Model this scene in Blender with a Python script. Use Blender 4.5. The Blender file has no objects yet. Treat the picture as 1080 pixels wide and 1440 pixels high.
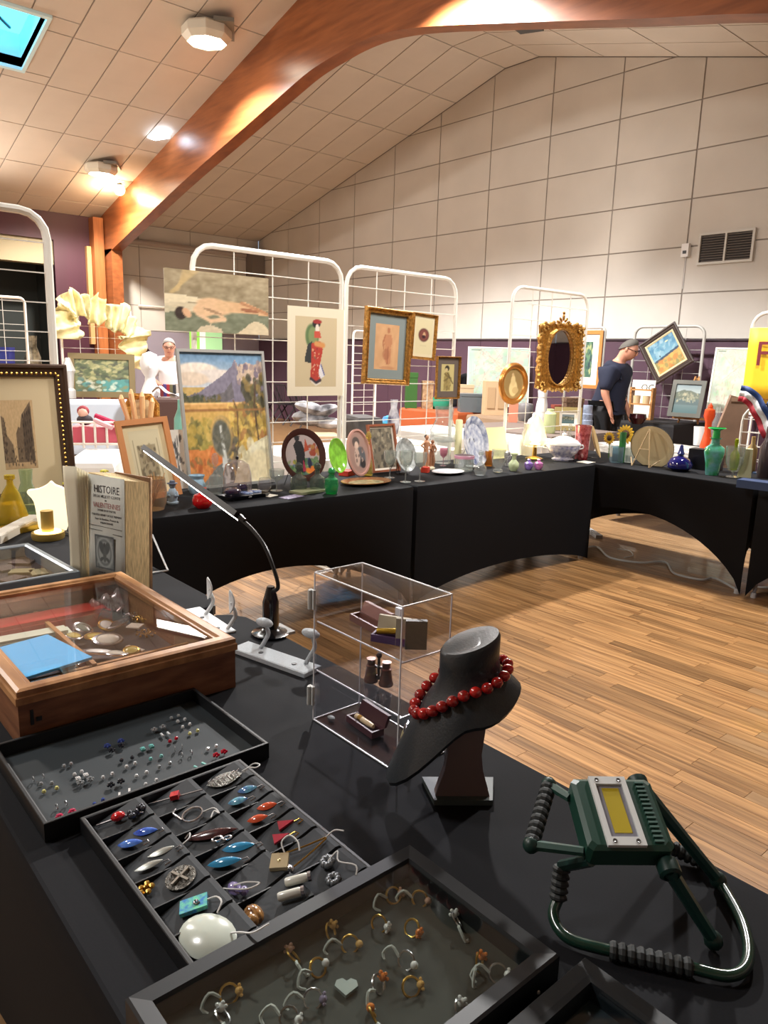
import bpy, math, random
import numpy as np
from mathutils import Vector, Matrix, Euler
random.seed(7); RNG = np.random.default_rng(5)
S = bpy.context.scene; COL = S.collection
R = math.radians; PI = math.pi
# ---------------------------------------------------------------- camera
FOC, PITCH, ROLL, YAW, HC = 1047.17, .203114, .0296255, -.8533876, 1.48
FW = Vector((math.sin(YAW)*math.cos(PITCH), math.cos(YAW)*math.cos(PITCH), -math.sin(PITCH)))
r0 = Vector((math.cos(YAW), -math.sin(YAW), 0)); u0 = r0.cross(FW)
RT = r0*math.cos(ROLL)+u0*math.sin(ROLL); UP = -r0*math.sin(ROLL)+u0*math.cos(ROLL)
cd = bpy.data.cameras.new('camera'); cam = bpy.data.objects.new('camera', cd); COL.objects.link(cam)
cd.sensor_fit = 'VERTICAL'; cd.sensor_height = 36; cd.lens = FOC*36/1440; cd.clip_start = .02; cd.clip_end = 100
m = Matrix((RT, UP, -FW)).transposed().to_4x4(); m.translation = (0, 0, HC); cam.matrix_world = m
S.camera = cam
# ---------------------------------------------------------------- world, exposure
S.view_settings.view_transform = 'Standard'; S.view_settings.look = 'None'
S.view_settings.gamma = 1; S.view_settings.use_curve_mapping = False; S.view_settings.exposure = .82
W = bpy.data.worlds.new('world'); S.world = W; W.use_nodes = True
W.node_tree.nodes['Background'].inputs[0].default_value = (.62, .8, 1, 1)
W.node_tree.nodes['Background'].inputs[1].default_value = .35
# ---------------------------------------------------------------- lights: hall floods, the bulb by the beam, and unseen added fills
def light(name, kind, loc, energy, col, size=.2, target=None, spot=None, blend=.6):
    l = bpy.data.lights.new(name, kind); l.energy = energy; l.color = col
    if kind == 'AREA': l.shape = 'DISK'; l.size = size
    else: l.shadow_soft_size = size
    o = bpy.data.objects.new(name, l); COL.objects.link(o); o.location = loc
    if target is not None: o.rotation_euler = (Vector(target)-Vector(loc)).to_track_quat('-Z', 'Y').to_euler()
    if spot: l.spot_size = R(spot); l.spot_blend = blend
    return o
WARM = (1, .84, .68); NEUT = (1, .94, .86); COOL = (.88, .94, 1)
FLOODS = [(-14.1, 5.3), (-10.0, 5.3), (-6.1, 5.7)]
def roofz(x):
    if x < -8.72: return HC+6.854+.2594*x
    if x < -8.05: return HC+6.854-.2594*8.72+.0*x
    return HC+4.592-.254*(x+8.05)
LN = (1, .975, .95)
light('flood_light', 'SPOT', (-14.1, 5.3, roofz(-14.1)-.3), 550, (1, .9, .78), .15, (-14.1, 5.3, 0), 152, .35)
light('flood_light', 'SPOT', (-10.0, 5.3, roofz(-10)-.3), 650, LN, .15, (-10, 5.3, 0), 142, .35)
light('flood_light', 'SPOT', (-6.1, 5.5, roofz(-6.1)-.3), 1250, LN, .12, (-6.1, 5.5, 0), 142, .35)
light('flood_light', 'SPOT', (-2.0, 5.3, 4.2), 330, LN, .15, (-2.0, 5.3, 0), 142, .35)
light('stall_fill', 'SPOT', (-.9, 1.9, 4.3), 1150, (1, .95, .87), .12, (-3.9, 2.75, 1.45), 60, .8)  # unseen spot, added to brighten the pictures along the wire grids
light('hall_fill', 'AREA', (-3.0, -2.0, 4.6), 70, LN, .8, (-3.0, 1.5, 0))  # unseen area fill behind the camera, added for general light
light('hall_fill', 'AREA', (-9.5, -1.0, 5.3), 200, (1, .92, .84), .8, (-8.0, 1.5, 0))  # unseen area fill off to the left, added for the deeper hall
light('ceiling_fill', 'SPOT', (-15.3, 2.0, 3.0), 420, (1, .84, .70), .2, (-12.0, 3.6, 5.0), 120, .9)  # added out of view, throws warm light up onto the left ceiling
light('ceiling_fill', 'SPOT', (-6.0, 9.3, 2.4), 60, (1, .92, .84), .3, (-7.5, 8.0, 6.0), 140, .9)  # added fill with no fixture, lifts the ceiling on the right
light('floor_pool_fill', 'SPOT', (.5, 3.9, 2.0), 45, (1, .96, .9), .1, (-1.0, 3.15, 0), 44, .9)  # unseen spot, added for the bright pool on the floor at right
light('beam_glow', 'POINT', (-14.62, 5.75, roofz(-14.6)-.22), 26, (1, .72, .42), .05)
# ---------------------------------------------------------------- pixel helpers (used only to read real positions off the photograph)
def ray(x, y): return FW+RT*((x-540)/FOC)-UP*((y-720)/FOC)
def T(x, y, z=.74):
    d = ray(x, y); return Vector((0, 0, HC))+d*((z-HC)/d.z)
def PX(x, y, X):
    d = ray(x, y); return Vector((0, 0, HC))+d*(X/d.x)
def PY(x, y, Y):
    d = ray(x, y); return Vector((0, 0, HC))+d*(Y/d.y)
def proj(p):
    q = Vector(p)-Vector((0, 0, HC)); return 540+FOC*q.dot(RT)/q.dot(FW), 720-FOC*q.dot(UP)/q.dot(FW)
def mpp(p): return (Vector(p)-Vector((0, 0, HC))).dot(FW)/FOC
def hgt(p, yt):
    lo, hi = -1., 4.
    for _ in range(40):
        mm = (lo+hi)/2
        if proj((p[0], p[1], p[2]+mm))[1] > yt: lo = mm
        else: hi = mm
    return lo
# ---------------------------------------------------------------- materials
def lin(c): return tuple((x/255/12.92 if x/255 <= .04045 else ((x/255+.055)/1.055)**2.4) for x in c)
MATS = {}
def mat(name, rgb, rough=.5, metal=0, emit=0, noise=None, bump=0, alpha=None, coat=0, spec=.5, rnd=0, sub=0, stretch=None, c2=None):
    if name in MATS: return MATS[name]
    m = bpy.data.materials.new(name); m.use_nodes = True; nt = m.node_tree; b = nt.nodes['Principled BSDF']
    c = (*lin(rgb), 1); b.inputs['Base Color'].default_value = c
    b.inputs['Roughness'].default_value = rough; b.inputs['Metallic'].default_value = metal
    b.inputs['Coat Weight'].default_value = coat; b.inputs['Specular IOR Level'].default_value = spec
    if emit: b.inputs['Emission Color'].default_value = c; b.inputs['Emission Strength'].default_value = emit
    out = None
    if noise or bump or rnd:
        tc = nt.nodes.new('ShaderNodeTexCoord'); mp = nt.nodes.new('ShaderNodeMapping'); nt.links.new(tc.outputs['Object'], mp.inputs[0])
        if stretch: mp.inputs['Scale'].default_value = stretch
        n = nt.nodes.new('ShaderNodeTexNoise'); n.inputs['Scale'].default_value = noise[0] if noise else 40; n.inputs['Detail'].default_value = 4
        nt.links.new(mp.outputs[0], n.inputs['Vector'])
        if noise:
            cr = nt.nodes.new('ShaderNodeValToRGB'); k = noise[1]
            a = lin(rgb); z = lin(c2) if c2 else tuple(v*(1-k) for v in a)
            cr.color_ramp.elements[0].position = .32; cr.color_ramp.elements[1].position = .68
            cr.color_ramp.elements[0].color = (*z, 1); cr.color_ramp.elements[1].color = (*(a if c2 else tuple(min(1, v*(1+k)) for v in a)), 1)
            nt.links.new(n.outputs['Fac'], cr.inputs[0]); out = cr.outputs[0]
        if rnd:
            oi = nt.nodes.new('ShaderNodeObjectInfo'); hs = nt.nodes.new('ShaderNodeHueSaturation')
            mr = nt.nodes.new('ShaderNodeMapRange'); mr.inputs[3].default_value = 1-rnd; mr.inputs[4].default_value = 1+rnd
            nt.links.new(oi.outputs['Random'], mr.inputs[0]); nt.links.new(mr.outputs[0], hs.inputs['Value'])
            if out: nt.links.new(out, hs.inputs['Color'])
            else: hs.inputs['Color'].default_value = c
            out = hs.outputs[0]
            if noise:      # every piece gets its own stretch of grain
                vm = nt.nodes.new('ShaderNodeVectorMath'); vm.operation = 'MULTIPLY'; vm.inputs[1].default_value = (37, 19, 7)
                nt.links.new(oi.outputs['Random'], vm.inputs[0]); nt.links.new(vm.outputs[0], mp.inputs['Location'])
        if out: nt.links.new(out, b.inputs['Base Color'])
        if bump:
            bp = nt.nodes.new('ShaderNodeBump'); bp.inputs['Strength'].default_value = bump; bp.inputs['Distance'].default_value = .01
            nt.links.new(n.outputs['Fac'], bp.inputs['Height']); nt.links.new(bp.outputs[0], b.inputs['Normal'])
    MATS[name] = m; return m
def glass(name, rgb=(255, 255, 255), edge=.25, rough=.03, haze=0):
    if name in MATS: return MATS[name]
    m = bpy.data.materials.new(name); m.use_nodes = True; nt = m.node_tree; nt.nodes.clear()
    o = nt.nodes.new('ShaderNodeOutputMaterial'); tr = nt.nodes.new('ShaderNodeBsdfTransparent'); gl = nt.nodes.new('ShaderNodeBsdfGlossy')
    tr.inputs[0].default_value = (*lin(rgb), 1); gl.inputs['Roughness'].default_value = rough
    lw = nt.nodes.new('ShaderNodeLayerWeight'); lw.inputs[0].default_value = edge
    mx = nt.nodes.new('ShaderNodeMixShader'); pw = nt.nodes.new('ShaderNodeMath'); pw.operation = 'POWER'; pw.inputs[1].default_value = 3.2
    lw.inputs[0].default_value = .5; ml = nt.nodes.new('ShaderNodeMath'); ml.operation = 'MULTIPLY_ADD'; ml.inputs[1].default_value = min(.95, edge*2.2); ml.inputs[2].default_value = .025+edge*.06
    nt.links.new(lw.outputs['Facing'], pw.inputs[0]); nt.links.new(pw.outputs[0], ml.inputs[0]); nt.links.new(ml.outputs[0], mx.inputs[0])
    nt.links.new(tr.outputs[0], mx.inputs[1]); nt.links.new(gl.outputs[0], mx.inputs[2]); last = mx
    if haze:
        df = nt.nodes.new('ShaderNodeBsdfDiffuse'); df.inputs[0].default_value = (*lin(rgb), 1)
        m2 = nt.nodes.new('ShaderNodeMixShader'); m2.inputs[0].default_value = haze
        nt.links.new(mx.outputs[0], m2.inputs[1]); nt.links.new(df.outputs[0], m2.inputs[2]); last = m2
    nt.links.new(last.outputs[0], o.inputs[0]); MATS[name] = m; return m
def artmat():
    if 'art' in MATS: return MATS['art']
    m = mat('art', (255, 255, 255), .55); nt = m.node_tree
    a = nt.nodes.new('ShaderNodeAttribute'); a.attribute_name = 'Col'
    nt.links.new(a.outputs['Color'], nt.nodes['Principled BSDF'].inputs['Base Color']); return m
def woodmat(name, c1, c2, scale=3, stretch=(1, 12, 12), rough=.45, rnd=0, bump=.05):
    return mat(name, c1, rough, noise=(scale, .5), c2=c2, stretch=stretch, rnd=rnd, bump=bump)
# ---------------------------------------------------------------- mesh builder
class MB:
    def __init__(s): s.v = []; s.f = []; s.m = []; s.mi = 0
    def add(s, vs, fs):
        k = len(s.v); s.v += [tuple(v) for v in vs]; s.f += [tuple(i+k for i in f) for f in fs]; s.m += [s.mi]*len(fs); return s
    def box(s, c, d, rot=None):
        x, y, z = d[0]/2, d[1]/2, d[2]/2
        vs = [Vector(p) for p in ((-x, -y, -z), (x, -y, -z), (x, y, -z), (-x, y, -z), (-x, -y, z), (x, -y, z), (x, y, z), (-x, y, z))]
        if rot is not None:
            M = rot if isinstance(rot, Matrix) else Euler(rot).to_matrix(); vs = [M @ v for v in vs]
        return s.add([v+Vector(c) for v in vs], [(0, 3, 2, 1), (4, 5, 6, 7), (0, 1, 5, 4), (1, 2, 6, 5), (2, 3, 7, 6), (3, 0, 4, 7)])
    def b2(s, a, b): return s.box([(a[i]+b[i])/2 for i in range(3)], [abs(b[i]-a[i]) for i in range(3)])
    def prism(s, pts, a, b):   # closed polygon of 3-D points swept along vector a..b offsets
        n = len(pts); A = [Vector(p)+Vector(a) for p in pts]; B = [Vector(p)+Vector(b) for p in pts]
        return s.add(A+B, [tuple(range(n))[::-1], tuple(range(n, 2*n))]+[(i, (i+1) % n, n+(i+1) % n, n+i) for i in range(n)])
    def rings(s, rings, cap=True, closed=True):
        n = len(rings[0]); vs = [p for r in rings for p in r]; fs = []
        for k in range(len(rings)-1):
            for i in range(n if closed else n-1):
                j = (i+1) % n; fs.append((k*n+i, k*n+j, (k+1)*n+j, (k+1)*n+i))
        if cap: fs.append(tuple(range(n))[::-1]); fs.append(tuple(range((len(rings)-1)*n, len(rings)*n)))
        return s.add(vs, fs)
    def lathe(s, prof, c=(0, 0, 0), n=20, sx=1, sy=1, rot=None, cap=True):
        M = Euler(rot).to_matrix() if rot is not None else Matrix.Identity(3); c = Vector(c)
        return s.rings([[M @ Vector((r*sx*math.cos(2*PI*i/n), r*sy*math.sin(2*PI*i/n), z))+c for i in range(n)] for r, z in prof], cap)
    def ell(s, c, r, n=10, k=7, rot=None):
        if not hasattr(r, '__len__'): r = (r, r, r)
        return s.lathe([(math.sin(PI*j/k)*1 if 0 < j < k else .02, -math.cos(PI*j/k)*r[2]) for j in range(k+1)], c, n, r[0], r[1], rot)
    def tube(s, pts, r, n=6, closed=False):
        pts = [Vector(p) for p in pts]; rs = r if hasattr(r, '__len__') else [r]*len(pts); out = []; ref = None
        for i, p in enumerate(pts):
            if closed: d = pts[(i+1) % len(pts)]-pts[i-1]
            else: d = pts[min(i+1, len(pts)-1)]-pts[max(i-1, 0)]
            d = d.normalized() if d.length > 1e-9 else Vector((0, 0, 1))
            if ref is None: ref = d.orthogonal()
            ref = (ref-d*ref.dot(d)); ref = ref.normalized() if ref.length > 1e-6 else d.orthogonal().normalized(); q = d.cross(ref)
            out.append([p+(ref*math.cos(2*PI*k/n)+q*math.sin(2*PI*k/n))*rs[i] for k in range(n)])
        if closed: out.append(out[0])
        return s.rings(out, cap=not closed)
    def grid(s, fn, nu, nv):
        vs = [fn(i/nu, j/nv) for j in range(nv+1) for i in range(nu+1)]
        return s.add(vs, [(j*(nu+1)+i, j*(nu+1)+i+1, (j+1)*(nu+1)+i+1, (j+1)*(nu+1)+i) for j in range(nv) for i in range(nu)])
    def build(s, name, ma, parent=None, loc=None, smooth=False, rot=None, solid=0):
        me = bpy.data.meshes.new(name); me.from_pydata(s.v, [], s.f)
        mm = ma if isinstance(ma, (list, tuple)) else [ma]
        for x in mm: me.materials.append(x)
        if len(mm) > 1: me.polygons.foreach_set('material_index', s.m)
        if smooth:
            me.polygons.foreach_set('use_smooth', [True]*len(me.polygons)); me.set_sharp_from_angle(angle=R(40))
        me.update(); o = bpy.data.objects.new(name, me); COL.objects.link(o)
        if parent: o.parent = parent
        if loc is not None: o.location = loc
        if rot is not None: o.rotation_euler = rot
        if solid: q = o.modifiers.new('s', 'SOLIDIFY'); q.thickness = solid; q.offset = 0
        return o
def tag(o, label=None, cat=None, group=None, kind=None):
    if label: o['label'] = label
    if cat: o['category'] = cat
    if group: o['group'] = group
    if kind: o['kind'] = kind
    return o
def thing(name, label, cat, loc=(0, 0, 0), rz=0, group=None, rot=None):
    o = bpy.data.objects.new(name, None); o.empty_display_size = .05; COL.objects.link(o); o.location = loc
    o.rotation_euler = rot if rot is not None else (0, 0, rz); return tag(o, label, cat, group)
def solo(mb, name, ma, label, cat, loc=(0, 0, 0), rz=0, group=None, smooth=True, rot=None, solid=0):
    return tag(mb.build(name, ma, None, loc, smooth, rot if rot is not None else (0, 0, rz), solid), label, cat, group)
def copy_part(o, parent=None, loc=None, rot=None, scale=None):
    c = o.copy(); COL.objects.link(c); c.parent = parent
    if loc is not None: c.location = loc
    if rot is not None: c.rotation_euler = rot
    if scale is not None: c.scale = scale
    return c
def text(s, size, ma, parent, loc, rot=(0, 0, 0), name='lettering', align='CENTER', ext=.0004, sx=1):
    cu = bpy.data.curves.new('t', 'FONT'); cu.body = s; cu.size = size; cu.align_x = align; cu.align_y = 'CENTER'; cu.extrude = ext; cu.resolution_u = 2
    t = bpy.data.objects.new('t', cu); COL.objects.link(t); dg = bpy.context.evaluated_depsgraph_get()
    me = bpy.data.meshes.new_from_object(t.evaluated_get(dg)); COL.objects.unlink(t); bpy.data.objects.remove(t)
    me.materials.clear(); me.materials.append(ma); o = bpy.data.objects.new(name, me); COL.objects.link(o)
    o.parent = parent; o.location = loc; o.rotation_euler = rot; o.scale = (sx, 1, 1); return o
def bez(pts, n=8):   # Catmull-Rom through points
    P = [Vector(p) for p in pts]; P = [P[0]*2-P[1]]+P+[P[-1]*2-P[-2]]; out = []
    for i in range(1, len(P)-2):
        for k in range(n):
            t = k/n; a, b, c, d = P[i-1:i+3]
            out.append(.5*((2*b)+(c-a)*t+(2*a-5*b+4*c-d)*t*t+(3*b-a-3*c+d)*t**3))
    out.append(P[-2]); return out
# ---------------------------------------------------------------- flat pictures: colours painted on a fine grid
class Art:
    def __init__(s, w, h, n=56, bg=(220, 205, 170)):
        s.w, s.h = w, h; s.ny = max(8, int(n*h/max(w, h))); s.nx = max(8, int(n*w/max(w, h)))
        s.a = np.ones((s.ny, s.nx, 3))*np.array(bg)/255.; s.U, s.V = np.meshgrid((np.arange(s.nx)+.5)/s.nx, (np.arange(s.ny)+.5)/s.ny)
    def put(s, mk, c, a=1): mk = (mk*a)[..., None]; s.a = s.a*(1-mk)+np.array(c)/255.*mk; return s
    def vg(s, v0, v1, c0, c1):
        t = np.clip((s.V-v0)/(v1-v0), 0, 1)[..., None]; g = np.array(c0)/255*(1-t)+np.array(c1)/255*t
        k = ((s.V >= v0) & (s.V <= v1))[..., None]; s.a = np.where(k, g, s.a); return s
    def ell(s, x, y, rx, ry, c, rot=0, a=1, soft=.15):
        dx, dy = s.U-x, s.V-y; ct, st = math.cos(rot), math.sin(rot)
        d = np.sqrt(((dx*ct+dy*st)/rx)**2+((-dx*st+dy*ct)/ry)**2); return s.put(np.clip((1+soft-d)/soft/1.5, 0, 1), c, a)
    def poly(s, pts, c, a=1):
        ins = np.zeros(s.U.shape, bool); n = len(pts)
        for i in range(n):
            x1, y1 = pts[i]; x2, y2 = pts[(i+1) % n]
            if y1 == y2: continue
            k = ((y1 > s.V) != (y2 > s.V)) & (s.U < (x2-x1)*(s.V-y1)/(y2-y1)+x1); ins ^= k
        return s.put(ins.astype(float), c, a)
    def line(s, pts, w, c, a=1):
        for (x1, y1), (x2, y2) in zip(pts, pts[1:]):
            dx, dy = x2-x1, y2-y1; L = dx*dx+dy*dy+1e-9; t = np.clip(((s.U-x1)*dx+(s.V-y1)*dy)/L, 0, 1)
            d = np.hypot((s.U-x1-t*dx)*s.w, (s.V-y1-t*dy)*s.h)/s.h; s.put(np.clip((w-d)/w*2, 0, 1), c, a)
        return s
    def noise(s, amp=.06, g=10, col=None):
        q = RNG.random((g+2, g+2)); x = s.U*g; y = s.V*g; i = x.astype(int); j = y.astype(int); fx = x-i; fy = y-j
        v = q[j, i]*(1-fx)*(1-fy)+q[j, i+1]*fx*(1-fy)+q[j+1, i]*(1-fx)*fy+q[j+1, i+1]*fx*fy
        s.a = np.clip(s.a+((v-.5)*2*amp)[..., None]*(np.array(col)/255 if col else 1), 0, 1); return s
    def dabs(s, n, cols, box, r=.03, a=.8):
        for _ in range(n):
            x = random.uniform(box[0], box[2]); y = random.uniform(box[1], box[3]); s.ell(x, y, r*random.uniform(.5, 1.5), r*random.uniform(.4, 1.2), random.choice(cols), random.uniform(0, 3), a)
        return s
    def build(s, name, parent, loc=(0, 0, 0), rot=(0, 0, 0), oval=False, label=None, bend=None):
        nx, ny = s.nx, s.ny; xs = np.linspace(-.5, .5, nx)*s.w; zs = np.linspace(0, 1, ny)*s.h
        X, Z = np.meshgrid(xs, zs); vs = np.stack([X, np.zeros_like(X), Z], -1).reshape(-1, 3)
        idx = np.arange(nx*ny).reshape(ny, nx); f = np.stack([idx[:-1, :-1], idx[:-1, 1:], idx[1:, 1:], idx[1:, :-1]], -1).reshape(-1, 4)
        if oval:
            cx = vs[f].mean(1); f = f[((cx[:, 0]/(s.w/2))**2+((cx[:, 2]-s.h/2)/(s.h/2))**2) < 1.0]
        me = bpy.data.meshes.new(name); me.from_pydata(vs.tolist(), [], f.tolist())
        ca = me.color_attributes.new('Col', 'FLOAT_COLOR', 'POINT'); c = s.a.reshape(-1, 3); c = np.where(c <= .04045, c/12.92, ((c+.055)/1.055)**2.4)
        ca.data.foreach_set('color', np.concatenate([c, np.ones((len(c), 1))], 1).astype(np.float32).ravel())
        me.materials.append(artmat()); me.update(); o = bpy.data.objects.new(name, me); COL.objects.link(o)
        o.parent = parent; o.location = loc; o.rotation_euler = rot
        if label: o['label'] = label
        return o
# common materials
BLACK = mat('black_cloth', (19, 20, 24), .85, spec=.2, noise=(300, .12), bump=.02)
WPLA = mat('white_enamel', (236, 232, 222), .35)
BPLA = mat('black_plastic', (20, 20, 22), .35); CHR = mat('chrome', (215, 215, 215), .18, 1); GOLD = mat('gold_metal', (205, 165, 85), .28, 1)
SILV = mat('silver', (200, 200, 205), .25, 1); ACR = glass('acrylic', (250, 250, 252), .22, .02); PAPER = mat('paper', (240, 234, 220), .8)
CLR = glass('clear_glass', (240, 243, 241), .8, .04, .10); WHT = mat('white_glaze', (235, 235, 235), .2, coat=.4)
PANE = glass('window_glass', (246, 248, 250), .12, .01)
GILT = mat('gilt', (176, 128, 62), .38, .75, noise=(60, .45), bump=.5); OAK = woodmat('oak', (196, 146, 90), (150, 100, 55))
BRN = woodmat('brown_wood', (120, 74, 46), (84, 48, 30)); EDGE = mat('acrylic_edge', (225, 225, 228), .25, spec=.8)
# ================================================================ THE ROOM
def struct(o, label=None): o['kind'] = 'structure'; return o
XL, XR, YB, YG = -16.2, 2.6, -4.5, 9.9
FLM = mat('oak_floor', (180, 136, 88), .3, noise=(2.2, .4), c2=(118, 82, 48), stretch=(1, 26, 1), rnd=.3, bump=.02, coat=.12)
fl = struct(MB().b2((XL-.1, YB, -.08), (XR, YG+.1, -.004)).build('floor', mat('floor_bed', (150, 106, 66), .5, noise=(5, .2), stretch=(1, 20, 1))))
pl_meshes = []
for L in (.42, .58, .74):
    w, t, e = .0695, .004, .0006
    b = MB(); b.add([(0, 0, -t), (L, 0, -t), (L, w, -t), (0, w, -t), (e, e, 0), (L-e, e, 0), (L-e, w-e, 0), (e, w-e, 0)], [(4, 5, 6, 7), (0, 1, 5, 4), (1, 2, 6, 5), (2, 3, 7, 6), (3, 0, 4, 7)])
    pl_meshes.append((L, b))
protos = [None]*3; cells = []
y = .30; row = 0
while y < 9.8:
    x = -16.1+random.uniform(-.5, 0)
    while x < 2.4:
        k = random.randrange(3); cells.append((x, y, k)); x += pl_meshes[k][0]+.0006
    y += .07
def seen(x, y):
    px, py = proj((x, y, 0)); hidden = (y < 1.35) or not (-20 < px < 1100 and 700 < py < 1460) or x < -4.6 or (x < -3.0 and y > 1.0 and y < 1.4)
    return not hidden
cells.sort(key=lambda c: (0 if seen(c[0]+.25, c[1]) else 1, (c[0]+1.2)**2+(c[1]-1.2)**2)); rest = MB()
for i, (x, y, k) in enumerate(cells):
    if i < 300:
        if protos[k] is None: protos[k] = pl_meshes[k][1].build('floor_plank', FLM, fl, (x, y, 0))
        else: copy_part(protos[k], fl, (x, y, 0))
    else:
        b = pl_meshes[k][1]; rest.add([(v[0]+x, v[1]+y, v[2]) for v in b.v], b.f)
FL2 = mat('oak_floor_far', (172, 136, 96), .3, noise=(3, .4), c2=(128, 96, 64), stretch=(1, 15, 1), coat=.12)
rest.build('distant_floor_planks', FL2, fl)['kind'] = 'stuff'
struct(MB().b2((XL-.1, YB-.1, -.004), (XR, .3, .0)).build('floor', FL2)); 

WALLC = mat('white_wall_board', (205, 200, 192), .7, noise=(1.3, .05)); GAPC = mat('joint_grey', (150, 142, 134), .8)
PURP = mat('plum_paint', (80, 54, 70), .6, noise=(2, .06)); LILAC = mat('lilac_paint', (150, 142, 154), .6)
AUB = mat('aubergine_paint', (62, 20, 40), .55, noise=(1, .08), stretch=(1, 6, .3))
def clip(poly, a, b, c):      # keep a*x+b*z<=c
    out = []
    for i in range(len(poly)):
        p, q = poly[i], poly[(i+1) % len(poly)]; dp, dq = a*p[0]+b*p[1]-c, a*q[0]+b*q[1]-c
        if dp <= 0: out.append(p)
        if (dp < 0 < dq) or (dq < 0 < dp): t = dp/(dp-dq); out.append((p[0]+(q[0]-p[0])*t, p[1]+(q[1]-p[1])*t))
    return out
rl, rr = (.2594, HC+6.854), (-.254, HC+4.592-.254*8.05)
def roofclip(p, o=0):
    p = clip(p, -rl[0], 1, rl[1]-o); p = clip(p, -rr[0], 1, rr[1]-o) if p else p
    return clip(p, 0, 1, HC+6.854-.2594*8.72-o) if p else p
gw = struct(MB().prism([(x, YG+.012, z) for x, z in roofclip([(XL, 0), (XR, 0), (XR, 8), (XL, 8)], -.05)], (0, 0, 0), (0, .12, 0)).build('wall_gable', GAPC))
zs = [1.857+.605*i for i in range(8)]; xs = [-11.33+1.2*i for i in range(-4, 12)]
xs = [XL]+[x for x in xs if x > XL+.2]+[XR]
for i in range(len(xs)-1):
    for j in range(7):
        p = roofclip([(xs[i]+.011, zs[j]+.009), (xs[i+1]-.011, zs[j]+.009), (xs[i+1]-.011, zs[j+1]-.009), (xs[i]+.011, zs[j+1]-.009)], .01)
        if len(p) > 2: MB().prism([(x, YG, z) for x, z in p], (0, 0, 0), (0, .012, 0)).build('wall_panel', WALLC, gw)
    MB().b2((xs[i]+.004, YG-.004, 0), (xs[i+1]-.004, YG+.012, 1.84)).build('dado_panel', PURP, gw)
struct(MB().b2((XL, YG-.03, 1.84), (XR, YG, 1.857)).build('trim_1', mat('dark_trim', (60, 45, 55), .5)))
# left wall: white boards beyond the portal, aubergine with a stage opening in front of it
EV = roofz(XL)
lw = struct(MB().b2((XL-.12, 5.95, 0), (XL-.012, YG, EV+.02)).build('wall_left', GAPC))
ys = [6.15, 6.93, 8.13, 9.33, YG]
for i in range(4):
    for z0, z1 in ((1.93, 2.46), (2.46, 3.07), (3.07, 3.67), (3.67, EV)):
        MB().b2((XL-.012, ys[i]+.008, z0+.008), (XL, ys[i+1]-.008, z1-.006)).build('wall_panel', WALLC, lw)
MB().b2((XL-.012, 6.15, 0), (XL, YG, 1.92)).build('dado_panel', LILAC, lw)
w2 = MB().b2((XL-.12, 5.17, 0), (XL, 5.95, EV+.02)).b2((XL-.12, .6, 3.61), (XL, 5.17, EV+.02)).b2((XL-.12, YB, 0), (XL, .6, EV+.02))
struct(w2.build('wall_stage', AUB))
struct(MB().b2((XL-.35, .6, 3.14), (XL-.06, 5.17, 3.61)).build('trim_2', mat('beige_lintel', (150, 140, 112), .6)))
struct(MB().b2((XL-1.6, .4, 0), (XL-1.5, 5.3, 3.7)).b2((XL-1.6, .4, -.02), (XL-.1, 5.3, .0)).b2((XL-1.6, .4, 3.6), (XL-.12, 5.3, 3.7)).b2((XL-1.6, 5.25, 0), (XL-.12, 5.35, 3.7)).b2((XL-1.6, .3, 0), (XL-.12, .4, 3.7)).build('wall_backstage', mat('stage_grey', (52, 58, 58), .8)))
struct(MB().prism([(x, 0, z) for x, z in roofclip([(XL, 0), (XR, 0), (XR, 8), (XL, 8)])], (0, YB-.1, 0), (0, YB, 0)).build('wall_back', WALLC))
wr = struct(MB().b2((XR, YB, 0), (XR+.1, YG, roofz(XR)+.1)).build('wall_right', WALLC)); MB().b2((XR-.01, YB, 0), (XR, YG, 1.85)).build('dado_panel', PURP, wr)
# ceiling: slab with tiles laid below it, a skylight opening left free
CEIL = mat('ceiling_tile', (200, 190, 178), .75, noise=(1.5, .04)); XS = [XL, -15.62, -14.455, -13.29, -12.125, -10.96, -9.795, -8.72]
SKX, SKY = (-11.88, -10.72), (2.35, 3.5)
def slope_mb(x0, x1, y0, y1, t0=.013, t1=.13, mbx=None):
    b = mbx or MB(); k = [(x0, y0), (x1, y0), (x1, y1), (x0, y1)]
    b.add([(x, y, roofz(x)+t0) for x, y in k]+[(x, y, roofz(x)+t1) for x, y in k], [(0, 1, 2, 3), (7, 6, 5, 4), (0, 4, 5, 1), (1, 5, 6, 2), (2, 6, 7, 3), (3, 7, 4, 0)]); return b
cb = slope_mb(XL, SKX[0], YB, YG); slope_mb(SKX[0], SKX[1], YB, SKY[0], mbx=cb); slope_mb(SKX[0], SKX[1], SKY[1], YG, mbx=cb); slope_mb(SKX[1], -8.72, YB, YG, mbx=cb)
slope_mb(-8.72, -8.05, YB, YG, mbx=cb); slope_mb(-8.05, XR, YB, YG, mbx=cb)
ce = struct(cb.build('ceiling', GAPC)); tp = {}
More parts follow.
